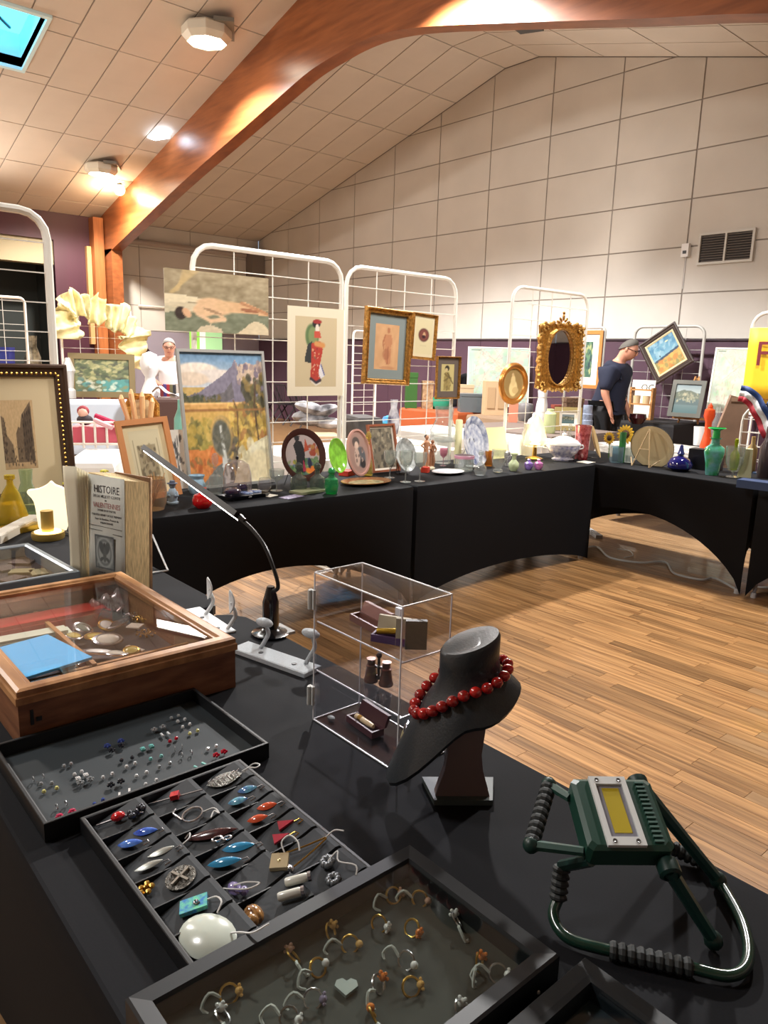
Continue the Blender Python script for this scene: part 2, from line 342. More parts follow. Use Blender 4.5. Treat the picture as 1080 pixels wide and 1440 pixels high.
def tile(x0, x1, y0, y1):
    if x0 < SKX[1]-.01 and x1 > SKX[0]+.01 and y0 < SKY[1]-.01 and y1 > SKY[0]+.01: 
        for a, b_, c, d in ((x0, min(x1, SKX[0]-.05), y0, y1), (max(x0, SKX[1]+.05), x1, y0, y1), (max(x0, SKX[0]-.05), min(x1, SKX[1]+.05), max(y0, SKY[1]+.05), y1), (max(x0, SKX[0]-.05), min(x1, SKX[1]+.05), y0, min(y1, SKY[0]-.05))):
            if b_-a > .1 and d-c > .1: tile(a, b_, c, d)
        return
    g = .010; key = (round(x1-x0, 2), round(y1-y0, 2), x0 > -8.4, -8.75 < x0 < -8.4)
    if key not in tp:
        q = slope_mb(x0+g, x1-g, y0+g, y1-g, 0, .012); z = roofz(x0); q.v = [(v[0]-x0, v[1]-y0, v[2]-z) for v in q.v]
        tp[key] = q.build('ceiling_tile', CEIL, ce, (x0, y0, z))
    else: copy_part(tp[key], ce, (x0, y0, roofz(x0)))
yy = [.9+.6*i for i in range(16)]
for i in range(7):
    for j in range(15): tile(XS[i], XS[i+1], yy[j], yy[j+1])
for j in range(4, 15): tile(-8.72, -8.05, yy[j], yy[j+1])
XR2 = [-8.05+1.165*i for i in range(6)]
for i in range(5):
    for j in range(7, 15): tile(XR2[i], XR2[i+1], yy[j], yy[j+1])
sk = thing('skylight', 'open skylight with bright blue sky in the tiled ceiling, top left', 'skylight', (0, 0, 0))
b = MB()
for x0, x1, y0, y1 in ((SKX[0]-.05, SKX[0], SKY[0], SKY[1]), (SKX[1], SKX[1]+.05, SKY[0], SKY[1]), (SKX[0]-.05, SKX[1]+.05, SKY[1], SKY[1]+.05), (SKX[0]-.05, SKX[1]+.05, SKY[0]-.05, SKY[0])): slope_mb(x0, x1, y0, y1, -.03, .5, b)
b.build('frame', mat('cyan_lit_frame', (205, 235, 242), .4), sk)  # pale cyan tint puts the sky's light on the reveals into the colour
slope_mb(SKX[0], SKX[1], SKY[0], SKY[1], .42, .44).build('pane', mat('sky_glow', (70, 195, 235), .4, emit=2.6), sk)
sb = MB(); slope_mb(SKX[0]+.15, SKX[1]-.2, SKY[1]-.55, SKY[1]-.45, .2, .3, sb); sb.build('sash', mat('sash_white', (225, 235, 240), .4), sk)
MB().tube([(-11.6, 3.3, roofz(-11.6)+.3), (-11.3, 3.1, roofz(-11.3)+.2)], .02).build('winder', BPLA, sk)
struct(sk)
# laminated portal frame
BEAM = woodmat('glulam', (150, 88, 50), (118, 66, 36), 1.6, (1, 4, 9), .33)
BY = 6.1
bot = [(-15.55, 3.48), (-12.56, 4.24), (-10.64, 4.67), (-9.3, 4.97), (-8.72, 5.09), (-8.18, 5.14), (-7.76, 5.16), (-7.24, 5.13), (-6.53, 5.0), (-5.14, 4.65), (-3.91, 4.33), (-2.84, 4.06), (-1.0, 3.5), (.4, 2.9)]
bm_ = MB(); cv = bez([(x, 0, z) for x, z in bot], 4); A = []
for p in cv: A.append([(p.x, BY, p.z), (p.x, BY, roofz(p.x)-.0), (p.x, BY+.22, roofz(p.x)), (p.x, BY+.22, p.z)])
A = [[(XL+.02, BY, 3.3), (XL+.02, BY, EV), (XL+.02, BY+.22, EV), (XL+.02, BY+.22, 3.3)]]+A
bm_.rings(A, closed=True)
be = thing('portal_beam', 'varnished laminated timber arch spanning the hall under the ceiling', 'beam')
bm_.build('arch', BEAM, be); struct(be)
MB().b2((XL+.01, BY-.22, 0), (-15.93, BY-.02, EV-.02)).build('post', woodmat('post_wood', (176, 108, 60), (140, 80, 42), 1.5, (9, 9, 1)), be)
MB().b2((XL+.01, BY, 0), (-15.6, BY+.22, 3.5)).build('post', BEAM, be)
for x, y, z in ((-16.0, 5.83, 3.2),): pass
MB().b2((XL+.01, 5.78, 1.6), (-16.08, 5.87, 3.55)).build('curtain_edge', mat('tan_board', (196, 150, 100), .6), be)
# black speakers hung under the arch
for (px, py, lab, dx) in ((320, 195, 'small black speaker under the left haunch of the timber arch', .0), (745, 33, 'small black speaker under the crown of the timber arch', 0)):
    p = PY(px, py, BY+.3); solo(MB().box((0, 0, 0), (.26, .14, .12), (0, .1, .2)).box((0, -.02, .08), (.05, .05, .1)), 'speaker', BPLA, lab, 'speaker', p, smooth=False)
# floodlights under the ceiling
LENS = mat('lamp_lens', (255, 246, 225), .3, emit=14)
def flood(x, y, lab, s=1):
    t = thing('ceiling_floodlight', lab, 'floodlight', (x, y, roofz(x)-.02), R(-30), 'floodlights under the ceiling')
    MB().lathe([(.30, 0), (.33, -.03), (.33, -.13), (.26, -.2), (.25, -.17), (.05, -.16)], n=8).build('housing', mat('lamp_housing', (205, 200, 185), .4), t)
    MB().lathe([(.05, -.165), (.235, -.185), (.235, -.2), (.05, -.215)], n=8).build('lens', LENS, t)
    MB().b2((-.32, .1, -.03), (.32, .36, .02)).build('mounting_plate', mat('plate_grey', (110, 108, 100), .5), t); t.scale = (s, s, s)
flood(-9.95, 5.3, 'lit white floodlight on the ceiling above the timber arch, the larger in view')
flood(-14.0, 5.35, 'lit white floodlight low on the ceiling near the purple wall', .85)
p = T(230, 190, 1.48+3.53)
solo(MB().box((0, 0, -.02), (.34, .16, .05)), 'ceiling_spotlight', mat('cool_lens', (215, 235, 255), .3, emit=10), 'small flat bright ceiling spotlight close to the timber arch', 'light', (-12.7, 5.85, roofz(-12.7)-.02), R(20), smooth=False)
gl = thing('uplight', 'round warm glowing bulb where the ceiling meets the timber arch', 'light', (-14.62, 5.92, roofz(-14.62)-.1))
MB().ell((0, 0, 0), .1, 12, 8).build('bulb', mat('warm_bulb', (255, 215, 160), .3, emit=10), gl, smooth=True); MB().lathe([(.05, .06), (.05, .12)]).build('socket', BPLA, gl)
# vent, sensor, pipe and rails on the walls
vt = thing('air_vent', 'grey double louvred air vent high on the panelled gable wall', 'vent', (0, 0, 0)); a, c = PY(988, 333, YG), PY(1056, 364, YG)
x0, x1, z0, z1 = a.x, c.x, a.z-.33, a.z+.01
WF = mat('vent_frame', (205, 203, 196), .5); b = MB()
for q in ((x0, x1, z0-.03, z0), (x0, x1, z1, z1+.03), (x0-.03, x0, z0-.03, z1+.03), (x1, x1+.03, z0-.03, z1+.03), ((x0+x1)/2-.012, (x0+x1)/2+.012, z0, z1)): b.b2((q[0], YG-.04, q[2]), (q[1], YG, q[3]))
b.build('frame', WF, vt); MB().b2((x0, YG-.006, z0), (x1, YG-.002, z1)).build('backing', mat('vent_dark', (38, 36, 36), .8), vt); pr = None
for h in range(2):
    for k in range(11):
        xa = x0+h*(x1-x0)/2+.012; zz = z0+(k+.5)*(z1-z0)/11
        if pr is None: pr = MB().box((0, 0, 0), ((x1-x0)/2-.02, .03, .006), (R(35), 0, 0)).build('louvre', mat('louvre', (118, 112, 108), .5), vt, (xa+(x1-x0)/4, YG-.02, zz))
        else: copy_part(pr, vt, (xa+(x1-x0)/4-.005, YG-.02, zz))
p = PY(966, 352, YG); sn = thing('wall_sensor', 'small white detector on the gable wall left of the air vent', 'sensor', (p.x, YG-.03, p.z))
MB().b2((-.05, -.03, -.09), (.05, .03, .08)).build('body', WHT, sn); MB().b2((-.025, -.035, -.05), (.025, -.03, -.01)).build('window', BPLA, sn); MB().tube([(0, .02, -.09), (0, .02, -.5)], .006).build('cable', WHT, sn)
a, c = PX(195, 341, XL), PX(338, 359, XL)
solo(MB().tube([(XL+.07, 6.35, a.z), (XL+.07, 9.5, c.z)], .06, 8), 'heating_pipe', mat('pipe_grey', (165, 155, 148), .5), 'long grey pipe running along the left wall under the ceiling', 'pipe')
solo(MB().b2((XL, 9.55, 2.9), (XL+.3, YG-.02, 3.9)), 'duct', mat('duct_grey', (120, 112, 106), .5), 'grey boxed duct in the far corner of the hall', 'duct', smooth=False)
solo(MB().tube([(XL+.06, 6.85, 2.45), (XL+.06, 9.2, 2.45)], .022, 6), 'wall_rail', WPLA, 'thin horizontal rail on the white left wall behind the reclining figure painting', 'rail')
# ================================================================ COVERED TABLES
def folding_table(x0, x1, y0, y1, lab, hem, rad=.05, feet=True):
    """hem = arch height of the (front y0, right x1, back y1, left x0) sides"""
    t = thing('covered_table', lab, 'table', ((x0+x1)/2, (y0+y1)/2, 0), group=None)
    hx, hy = (x1-x0)/2, (y1-y0)/2; z = .738; loop = []; n = 5
    sides = [((-hx, -hy), (hx, -hy), hem[0]), ((hx, -hy), (hx, hy), hem[1]), ((hx, hy), (-hx, hy), hem[2]), ((-hx, hy), (-hx, -hy), hem[3])]
    for si, (a, c, H) in enumerate(sides):
        a, c = Vector(a), Vector(c); L = (c-a).length; d = (c-a)/L; nr = Vector((d.y, -d.x)); N = 26 if L > 1 else 14
        for k in range(N):
            s = k/N; q = a+d*(L*s); q = Vector((max(-hx+rad, min(hx-rad, q.x)), max(-hy+rad, min(hy-rad, q.y))))
            dd = q-(q+Vector((0, 0)))
            p = a+d*(L*s); o = p-q; o = o.normalized()*rad if o.length > 1e-6 else nr*rad
            arch = (4*s*(1-s))**.75 if 0 < s < 1 else 0
            loop.append((q+o, H*arch, nr*(-.10*arch*min(1, H/.3)), s))
    rings = []; M = 9
    for j in range(M+1):
        u = j/M; ring = []
        for q, h, inn, s in loop:
            zz = z-.006-(z-.006-h)*u; w = u**1.6; ring.append((q.x+inn.x*w, q.y+inn.y*w, max(zz, .004)))
        rings.append(ring)
    top = [[(q.x*.988, q.y*.982, z+.0015) for q, h, i, s in loop], [(q.x*.996, q.y*.994, z) for q, h, i, s in loop]]
    b = MB(); allr = top+rings; nn = len(loop)
    b.rings(allr, cap=False); b.f.append(tuple(range(nn))); b.m.append(0)
    b.build('stretch_cover', BLACK, t, smooth=True)
    for sx in (-1, 1):
        for sy in (-1, 1):
            MB().tube([(sx*(hx-.05), sy*(hy-.05), .012), (sx*(hx-.12), sy*(hy-.07), .70)], .012).build('leg', mat('leg_grey', (130, 130, 135), .4), t)
            MB().lathe([(.018, 0), (.018, .03), (.012, .034)], (sx*(hx-.05), sy*(hy-.05), 0), 10).build('foot_cap', mat('foot_white', (205, 205, 205), .5), t)
    MB().b2((-hx+.02, -hy+.02, .705), (hx-.02, hy-.02, .733)).build('table_board', mat('board_grey', (110, 110, 110), .6), t); return t
folding_table(-1.87, -.04, .25, 1.055, 'black covered table nearest the viewer carrying the jewellery trays', (.14, .3, .36, .3), .10)
folding_table(-3.80, -1.93, .27, 1.055, 'black covered table at the left under the old book and wooden case', (.36, .3, .36, .3), .08)
folding_table(-3.93, -3.17, 1.185, 3.015, 'black covered table along the grids under the mountain painting', (.1, .36, .3, .3), .04)
folding_table(-3.93, -3.17, 3.025, 4.90, 'black covered table under the wine glasses and the white tureen', (.3, .12, .3, .3), .04)
folding_table(-3.84, -2.01, 4.92, 5.67, 'black covered table with high arched hem under the green vase', (.42, .3, .3, .3), .04)
folding_table(-2.0, -.17, 4.92, 5.67, 'black covered table at the right edge under the blue book', (.42, .3, .3, .3), .04)
# white cords on the floor under the far tables
WC = mat('white_cord', (205, 205, 200), .5)
def cord(pts, lab, r=.006):
    q = [T(x, y, .012) for x, y in pts]; solo(MB().tube(bez(q, 5), r, 6), 'floor_cord', WC, lab, 'cord')
cord([(818, 771), (840, 769), (858, 784), (900, 791), (935, 790), (948, 806), (985, 815), (1005, 813), (1036, 829)], 'white power cord winding over the floor under the arched table hem', .008)
cord([(1056, 822), (1068, 826), (1084, 826)], 'short stretch of white cord on the floor at the right edge', .008)
cord([(868, 772), (884, 774), (890, 781), (878, 784)], 'thin grey cord curl on the floor beside the winding white cord', .004)
p = T(834, 752, 0)
solo(MB().b2((-.14, -.03, .001), (.14, .03, .03)).b2((-.10, -.015, .03), (.10, .015, .036)), 'power_strip', mat('strip_white', (185, 188, 190), .4), 'flat white power strip on the floor in the table corner', 'power strip', p, R(-35), smooth=False)
# ================================================================ NEAR TABLE: cases, trays, stands
ZT = .7405
# --- wooden case with glass lid
X0, X1, Y0, Y1 = -2.05, -1.40, .335, .79
wc = thing('wooden_display_case', 'large wooden case with a glazed lid full of brooches at the left', 'display case', ((X0+X1)/2, (Y0+Y1)/2, ZT))
hx, hy = (X1-X0)/2, (Y1-Y0)/2
OLDW = woodmat('old_box_wood', (146, 98, 66), (104, 62, 40), 3, (1, 3, 14), .5); LIDW = woodmat('lid_wood', (190, 140, 92), (140, 94, 56), 3, (2, 8, 8), .4)
for nm, a, c in (('side_board', (-hx, -hy, 0), (hx, -hy+.014, .088)), ('side_board', (-hx, hy-.014, 0), (hx, hy, .088)), ('side_board', (-hx, -hy+.014, 0), (-hx+.014, hy-.014, .088)), ('side_board', (hx-.014, -hy+.014, 0), (hx, hy-.014, .088))):
    MB().b2(a, c).build(nm, OLDW, wc)
MB().b2((-hx+.014, -hy+.014, .0), (hx-.014, hy-.014, .006)).build('bottom', OLDW, wc)
def rectframe(b, hx, hy, prof):  # profile of (inset, z)
    rs = []
    for ins, z in prof: rs.append([(-hx+ins, -hy+ins, z), (hx-ins, -hy+ins, z), (hx-ins, hy-ins, z), (-hx+ins, hy-ins, z)])
    return b.rings(rs, cap=False)
lid = rectframe(MB(), hx+.004, hy+.004, [(.03, .09), (0, .09), (0, .104), (.003, .107), (.003, .116), (.010, .119), (.028, .119), (.032, .114), (.038, .114), (.038, .108), (.03, .09)]).build('lid_frame', LIDW, wc)
MB().b2((-hx+.03, -hy+.03, .108), (hx-.03, hy-.03, .1105)).build('pane', glass('lid_glass', (252, 250, 250), .14, .01), wc)
MB().b2((-hx+.014, -.02, .006), (hx-.2, -.01, .05)).build('divider', OAK, wc)
MB().b2((hx-.21, -hy+.02, .006), (hx-.20, hy-.014, .045)).build('divider', OAK, wc)
MB().b2((-hx+.016, -hy+.016, .006), (hx-.016, hy-.016, .010)).build('lining', mat('dark_felt', (84, 78, 82), .9), wc)
MB().b2((hx-.0005, -hy+.02, .045), (hx+.002, -hy+.026, .075)).b2((hx, -hy+.03, .05), (hx+.003, -hy+.04, .058)).build('hinge', BPLA, wc)
def in_case(px, py, z=.03): return T(px, py, ZT+z)
def case_box(name, xy, d, ma, lab, cat, rz=0):
    b = MB(); b.b2((-d[0]/2, -d[1]/2, 0), (d[0]/2, d[1]/2, d[2]*.8)).b2((-d[0]*.42, -d[1]*.46, d[2]*.8), (d[0]*.42, d[1]*.46, d[2])); return solo(b, name, ma, lab, cat, (xy[0], xy[1], ZT+.011), R(rz), smooth=False)
def box_at(name, px, py, d, ma, lab, cat, rz=0, z=.03, tilt=0, grp=None):
    p = T(px, py, ZT+z); return solo(MB().box((0, 0, 0), d), name, ma, lab, cat, p, smooth=False, rot=(tilt, 0, R(rz)), group=grp)
box_at('plastic_pouch', 52, 922, (.20, .15, .006), mat('blue_plastic', (90, 190, 250), .35), 'bright blue plastic pouch in the near corner of the wooden case', 'pouch', 10, .07)  # blue brightened in the colour for the sky reflected in the plastic
case_box('cloth_pouch', (-1.975, .545), (.085, .34, .045), mat('red_satin', (190, 60, 52), .5), 'long red satin pouch at the back of the wooden case', 'pouch', 0)
case_box('card_sleeve', (-1.885, .47), (.05, .23, .035), mat('pale_green_card', (205, 212, 190), .6), 'long pale green card sleeve in front of the red pouch in the case', 'sleeve', -4)
solo(MB().grid(lambda u, v: (u*.10-.05, v*.08-.04, .02*math.sin(u*7)+.02*v+.008*math.sin(v*14)), 10, 8), 'plastic_bag', glass('clear_film', (250, 238, 235), .5, .2, .12), 'crumpled clear plastic bag beside the red pouch in the wooden case', 'bag', Vector((-1.955, .712, ZT+.045)), solid=.0006)
GEMC = [(210, 205, 190), (235, 228, 205), (60, 60, 66), (190, 170, 90), (120, 130, 120), (160, 90, 90), (240, 240, 235), (90, 80, 60)]
def brooch(px, py, r0_, ring, gem, lab, z=.035, asp=.72, rz=0, grp='brooches in the wooden case', base=ZT):
    r = r0_*1.25; p = T(px, py, base+z); t = thing('brooch', lab, 'brooch', p, rz, grp)
    t.rotation_euler = (random.uniform(-.3, .3), random.uniform(-.3, .3), rz)
    MB().lathe([(r, 0), (r, .003), (r*.92, .005), (r*.78, .004), (r*.76, 0)], n=18, sy=asp).build('rim', ring, t, smooth=True)
    MB().lathe([(r*.76, .001), (r*.7, .005), (r*.4, .008), (.0005, .009)], n=18, sy=asp).build('stone', gem, t, smooth=True)
    return t
def gm(i): c = GEMC[i % 8]; return mat('stone_%d_%d_%d' % c, c, .15, coat=.6)
BR = [(103, 895, .026, 3, 'silver rimmed grey oval brooch highest up in the pile', 'S'), (117, 884, .025, 4, 'pale oval brooch lying by the middle divider', 'S'), (134, 896, .027, 3, 'gold oval brooch with a yellow stone in the pile', 'G'), (152, 900, .030, 0, 'large rope edged oval brooch in the middle of the pile', 'S'), (165, 878, .032, 2, 'round dark filigree brooch at the back of the pile', 'S'), (92, 911, .026, 1, 'cream oval cameo brooch at the edge of the blue pouch', 'G'), (100, 921, .024, 4, 'green oval brooch with a thin gold rim near the pouch', 'G'), (140, 918, .034, 6, 'large white and silver oval cameo brooch at the front', 'S'), (163, 920, .030, 0, 'wide silver oval brooch beside the white cameo', 'S'), (120, 935, .018, 5, 'small red cluster brooch at the front of the case', 'S'), (110, 928, .02, 2, 'small black cluster brooch left of the red one', 'S'), (185, 916, .02, 3, 'amber oval brooch near the right divider', 'G'), (150, 880, .024, 6, 'white enamel brooch behind the rope edged one', 'G')]
for i, (x, y, r, g, l, k) in enumerate(BR): brooch(x, y, r, GOLD if k == 'G' else SILV, gm(g), l, rz=random.uniform(0, 3), z=.03)
for x, y, l in ((186, 868, 'silver twig brooch near the right divider in the case'), (200, 872, 'gold leaf spray brooch by the right side of the case'), (205, 893, 'gold bead cluster by the right side of the case')):
    b = MB()
    for k in range(9): a = k*.7; b.tube([(0, 0, 0), (.014*math.cos(a), .014*math.sin(a), .008), (.026*math.cos(a+.3), .022*math.sin(a+.3), .004)], .0015, 5).ell((.026*math.cos(a+.3), .022*math.sin(a+.3), .005), .0035, 6, 4)
    solo(b, 'spray_brooch', GOLD if 'gold' in l else SILV, l, 'brooch', T(x, y, ZT+.025))
box_at('white_tag', 190, 912, (.055, .012, .003), PAPER, 'white paper tag among the brooches at the front of the case', 'tag', 20, .03)
box_at('white_tag', 190, 880, (.035, .03, .003), PAPER, 'square white card among the brooches at the back of the case', 'tag', 40, .045)
b = MB()
for k in range(3): b.tube(bez([(-.03+.03*k, -.02, .01), (-.01+.03*k, .02, .03), (.02+.03*k, .03, .02), (.03+.03*k, -.01, .01)], 5), .014, 7)
solo(b, 'leather_strap', mat('dark_leather', (58, 42, 40), .5), 'coiled dark leather strap beside the pale green card sleeve', 'strap', Vector((-1.775, .405, ZT+.012)))
# --- flat black tray with pairs of ear studs
def tray(x0, x1, y0, y1, h, lab, name='jewellery_tray', wall=.007, wm=None, fm=None):
    t = thing(name, lab, 'tray', ((x0+x1)/2, (y0+y1)/2, ZT)); hx, hy = (x1-x0)/2, (y1-y0)/2
    wm = wm or mat('tray_black', (18, 20, 23), .5)
    rectframe(MB(), hx, hy, [(wall, .004), (wall, h), (wall*.7, h+.001), (.001, h+.001), (0, h), (0, .0), (wall, 0)]).build('tray_wall', wm, t)
    MB().b2((-hx+wall*.5, -hy+wall*.5, .0005), (hx-wall*.5, hy-wall*.5, .005)).build('tray_floor', fm or mat('tray_floor', (36, 44, 48), .7), t); return t
tray(-1.392, -1.092, .285, .685, .03, 'flat black tray of small ear studs in front of the wooden case')
STU = {'w': (235, 238, 240), 'b': (60, 80, 150), 'r': (190, 25, 50), 'k': (40, 44, 52), 'g': (120, 190, 185), 'y': (220, 215, 140), 's': (170, 175, 178), 'p': (225, 70, 110)}
pairs = [((47, 1100), (61, 1096), 's', 'hoop'), ((58, 1105), (73, 1104), 's', 'stone'), ((62, 1116), (80, 1111), 'y', 'stone'), ((80, 1139), (93, 1134), 's', 'hoop'), ((84, 1153), (102, 1146), 'p', 'big'), ((105, 1092), (115, 1088), 'w', 'stone'), ((110, 1099), (121, 1094), 'w', 'sq'), ((113, 1105), (127, 1100), 's', 'big'), ((133, 1134), (145, 1128), 'b', 'stone'), ((145, 1096), (158, 1091), 'w', 'stone'), ((156, 1108), (170, 1103), 'k', 'big'), ((168, 1121), (182, 1115), 'w', 'long'), ((151, 1053), (170, 1046), 'b', 'big'), ((157, 1059), (171, 1052), 'k', 'big'), ((171, 1072), (186, 1068), 'k', 'stone'), ((178, 1081), (190, 1076), 'w', 'stone'), ((201, 1057), (213, 1053), 'g', 'sq'), ((212, 1070), (227, 1066), 'g', 'stone'), ((192, 1094), (206, 1089), 'w', 'stone'), ((205, 1106), (220, 1100), 'w', 'stone'), ((224, 1081), (239, 1076), 's', 'stone'), ((217, 1030), (229, 1026), 's', 'big'), ((228, 1036), (237, 1034), 'w', 'long'), ((239, 1045), (248, 1041), 'r', 'stone'), ((246, 1057), (256, 1054), 's', 'hoop'), ((256, 1066), (269, 1062), 's', 'hoop'), ((241, 1012), (251, 1009), 's', 'stone'), ((250, 1017), (260, 1014), 'w', 'stone'), ((257, 1025), (267, 1021), 'w', 'stone'), ((267, 1034), (278, 1030), 'y', 'stone'), ((292, 1056), (304, 1052), 'w', 'stone'), ((304, 1066), (315, 1061), 'r', 'big'), ((276, 1082), (287, 1077), 'g', 'long'), ((90, 1080), (100, 1077), 's', 'stone')]
cn = {'w': 'white', 'b': 'blue', 'r': 'red', 'k': 'black', 'g': 'pale green', 'y': 'pale yellow', 's': 'silver grey', 'p': 'pink'}
kn = {'hoop': 'small ring shaped', 'stone': 'tiny round', 'sq': 'square', 'big': 'clustered', 'long': 'narrow'}
where = lambda x, y: ('front' if x < 110 else 'middle' if x < 210 else 'back')
seen_l = set()
for i, (a, c, k, sh) in enumerate(pairs):
    ma = mat('stud_'+k, STU[k], .12, .3 if k in 'ws' else 0, coat=.8)
    # the order along the tray is told from the wooden case side
    mx, my = (a[0]+c[0])/2, (a[1]+c[1])/2; q = T(mx, my, ZT); rowi = int((-1.092-q.x)/.05); colm = int((q.y-.285)/.055)
    rown = ['row by the open tray', 'second row', 'third row', 'fourth row', 'row nearest wooden case', 'row against wooden case'][max(0, min(5, rowi))]
    base = f'{kn[sh]} {cn[k]} ear stud'
    def mklab(lr):
        for ex in ('', ', rear pair', ', front pair', ', middle pair', ', last pair'):
            l = f'{base}, {lr} of its pair, {rown}{ex}'
            if l not in seen_l: seen_l.add(l); return l
    for hi, (x, y) in enumerate((a, c)):
        lab = mklab('left' if hi == 0 else 'right')
        b = MB(); r = .0034 if sh != 'big' else .0045
        if sh == 'hoop': b.tube([(r*1.3*math.cos(j), 0, .006+r*1.3*math.sin(j)) for j in np.arange(0, 6.2, .7)], .0011, 5, True)
        elif sh == 'sq': b.box((0, 0, .005), (.010, .008, .004)).box((0, 0, .0075), (.006, .005, .002))
        elif sh == 'long': b.box((0, 0, .004), (.012, .0035, .003)).ell((.006, 0, .005), .002, 6, 4)
        elif sh == 'big':
            for j in range(5): b.ell((r*math.cos(j*1.26), r*math.sin(j*1.26), .006), r*.6, 6, 4)
            b.ell((0, 0, .008), r*.8, 6, 4)
        else: b.lathe([(r, .002), (r*1.1, .004), (r*.7, .007), (.0004, .0075)], n=8)
        b.tube([(0, 0, 0), (0, 0, .003)], .0008, 4)
        solo(b, 'ear_stud', ma, lab, 'earring', T(x, y, ZT+.006), rz=.4*math.sin(i), group='ear studs on the flat tray', smooth=False)
# --- open tray with eighteen compartments
tx0, tx1, ty0, ty1 = -1.082, -.702, .335, .618
t2 = tray(tx0, tx1, ty0, ty1, .026, 'open black tray with eighteen compartments of pendants and earrings')
cx, cy = (tx0+tx1)/2, (ty0+ty1)/2; hx, hy = (tx1-tx0)/2, (ty1-ty0)/2; TB = mat('tray_black', (0, 0, 0))
NX, NY = 6, 3; dx, dy = (2*hx-.014)/NX, (2*hy-.014)/NY
for i in range(1, NX): MB().b2((-hx+.007+i*dx-.0012, -hy+.007, .005), (-hx+.007+i*dx+.0012, hy-.007, .023)).build('divider', TB, t2)
for j in range(1, NY): MB().b2((-hx+.007, -hy+.007+j*dy-.0012, .005), (hx-.007, -hy+.007+j*dy+.0012, .023)).build('divider', TB, t2)
PADM = mat('pad_charcoal', (46, 50, 54), .75, noise=(200, .1)); pad = None
for i in range(NX):
    for j in range(NY):
        lx, ly = -hx+.007+(i+.5)*dx, -hy+.007+(j+.5)*dy
        if pad is None: pad = MB().prism([(-dx/2+.003, -dy/2+.004, .0), (-dx/2+.003, dy/2-.004, .0), (-dx/2+.003, dy/2-.004, .026), (-dx/2+.003, dy/2-.012, .027), (-dx/2+.003, -dy/2+.004, .004)], (0, 0, 0), (dx-.006, 0, 0)).build('display_pad', PADM, t2, (lx, ly, .005))
        else: copy_part(pad, t2, (lx, ly, .005))
CORD = mat('white_string', (215, 215, 212), .7)
def slot(i, j, u=0, v=0):     # a point on the sloping pad of compartment (i, j)
    lx, ly = cx-hx+.007+(i+.5+u)*dx, cy-hy+.007+(j+.5+v)*dy
    return Vector((lx, ly, ZT+.005+.004+(.023)*(v+.5)+.002))
TILT = math.atan2(.023, dy)
def jewel(i, j, name, lab, cat, fn, u=0, v=0, rz=0, cord=None, parts=None):
    p = slot(i, j, u, v); t = thing(name, lab, cat, p, rot=(TILT, 0, rz)); t.scale = (1.14,)*3; fn(t)
    if cord: MB().tube(bez(cord, 4), .0011, 5).build('string', CORD, t, smooth=True)
    return t
def leafmb(L, w, h=.004, rz=0, c=(0, 0, 0), n=10):
    def fn(u, v):
        a = u*PI; k = math.sin(a)**.8; return (w*(v-.5)*2*k, -L/2+L*u, .0015+h*(1-(2*v-1)**2)*k)
    b = MB().grid(fn, n, 6); M = Matrix.Rotation(rz, 3, 'Z'); b.v = [tuple(M @ Vector(q)+Vector(c)) for q in b.v]; return b
HOOK = [(0, .012, .001), (.002, .02, .004), (.006, .024, .003), (.008, .016, .001)]
def pairfn(ma, L, w, gap, h=.005, rim=SILV, ang=0):
    def fn(t):
        for k, s in enumerate((-1, 1)):
            e = leafmb(L, w, h, ang, (s*gap, (-.006 if s > 0 else .006), 0)).build('drop', ma, t, smooth=True)
            MB().tube([(q[0]+s*gap, q[1]+L/2-.012+(-.006 if s > 0 else .006), q[2]) for q in HOOK], .0009, 5).build('hook', rim, t)
    return fn
enam = lambda n, c: mat('enamel_'+n, c, .15, coat=.8)
SHIM = mat('abalone', (120, 190, 205), .15, noise=(120, .6), c2=(60, 90, 160), coat=.8)
def lizard(ma, gem):
    def fn(t):
        MB().tube([(0, -.034, .002), (0, -.01, .003), (0, .02, .003), (.003, .03, .002)], [.0012, .002, .002, .001], 6).build('pin', SILV, t)
        MB().ell((0, -.004, .006), (.008, .010, .006), 10, 6).build('stone', gem, t, smooth=True)
        b = MB()
        for k in range(7): b.ell((.010*math.sin(k), .012+.003*k, .005), .0045, 7, 5)
        b.build('beads', ma, t, smooth=True)
    return fn
RED = enam('red', (200, 28, 34)); DARKB = mat('dark_beads', (70, 72, 78), .25, .5)
jewel(0, 0, 'pin_brooch', 'long dark pin brooch with a big red stone in a corner compartment', 'brooch', lizard(DARKB, RED), u=.0, v=.0, rz=R(-30))
jewel(0, 1, 'pin_brooch', 'thin silver pin with a small red square stone in the tray', 'brooch', lambda t: (MB().tube([(0, -.04, .002), (0, .04, .003)], .0014, 6).build('pin', SILV, t), MB().box((0, 0, .005), (.012, .012, .007)).build('stone', RED, t)), rz=R(-35))
def wire_leaf(t):
    leafmb(.055, .017, .004).build('leaf', mat('tarnished', (150, 150, 145), .35, .8, noise=(300, .5), bump=.8), t, smooth=True)
    b = MB()
    for k in range(7): b.tube([(0, -.024+.007*k, .006), (.012, -.018+.007*k, .003)], .0007, 4).tube([(0, -.024+.007*k, .006), (-.012, -.018+.007*k, .003)], .0007, 4)
    b.build('veins', SILV, t)
jewel(0, 2, 'leaf_pendant', 'large silver leaf pendant with a white string in the far corner compartment', 'pendant', wire_leaf, rz=R(-25), cord=[(0, .028, .004), (.01, .04, .012), (.02, .05, .014), (.012, .056, .012), (0, .046, .01), (.004, .03, .004)])
jewel(1, 0, 'drop_earrings', 'pair of blue white patterned teardrop earrings in the compartment tray', 'earrings', pairfn(mat('blue_enamel', (90, 140, 225), .12, noise=(90, .5), c2=(30, 60, 170), coat=.9), .036, .0085, .011), rz=R(-45))
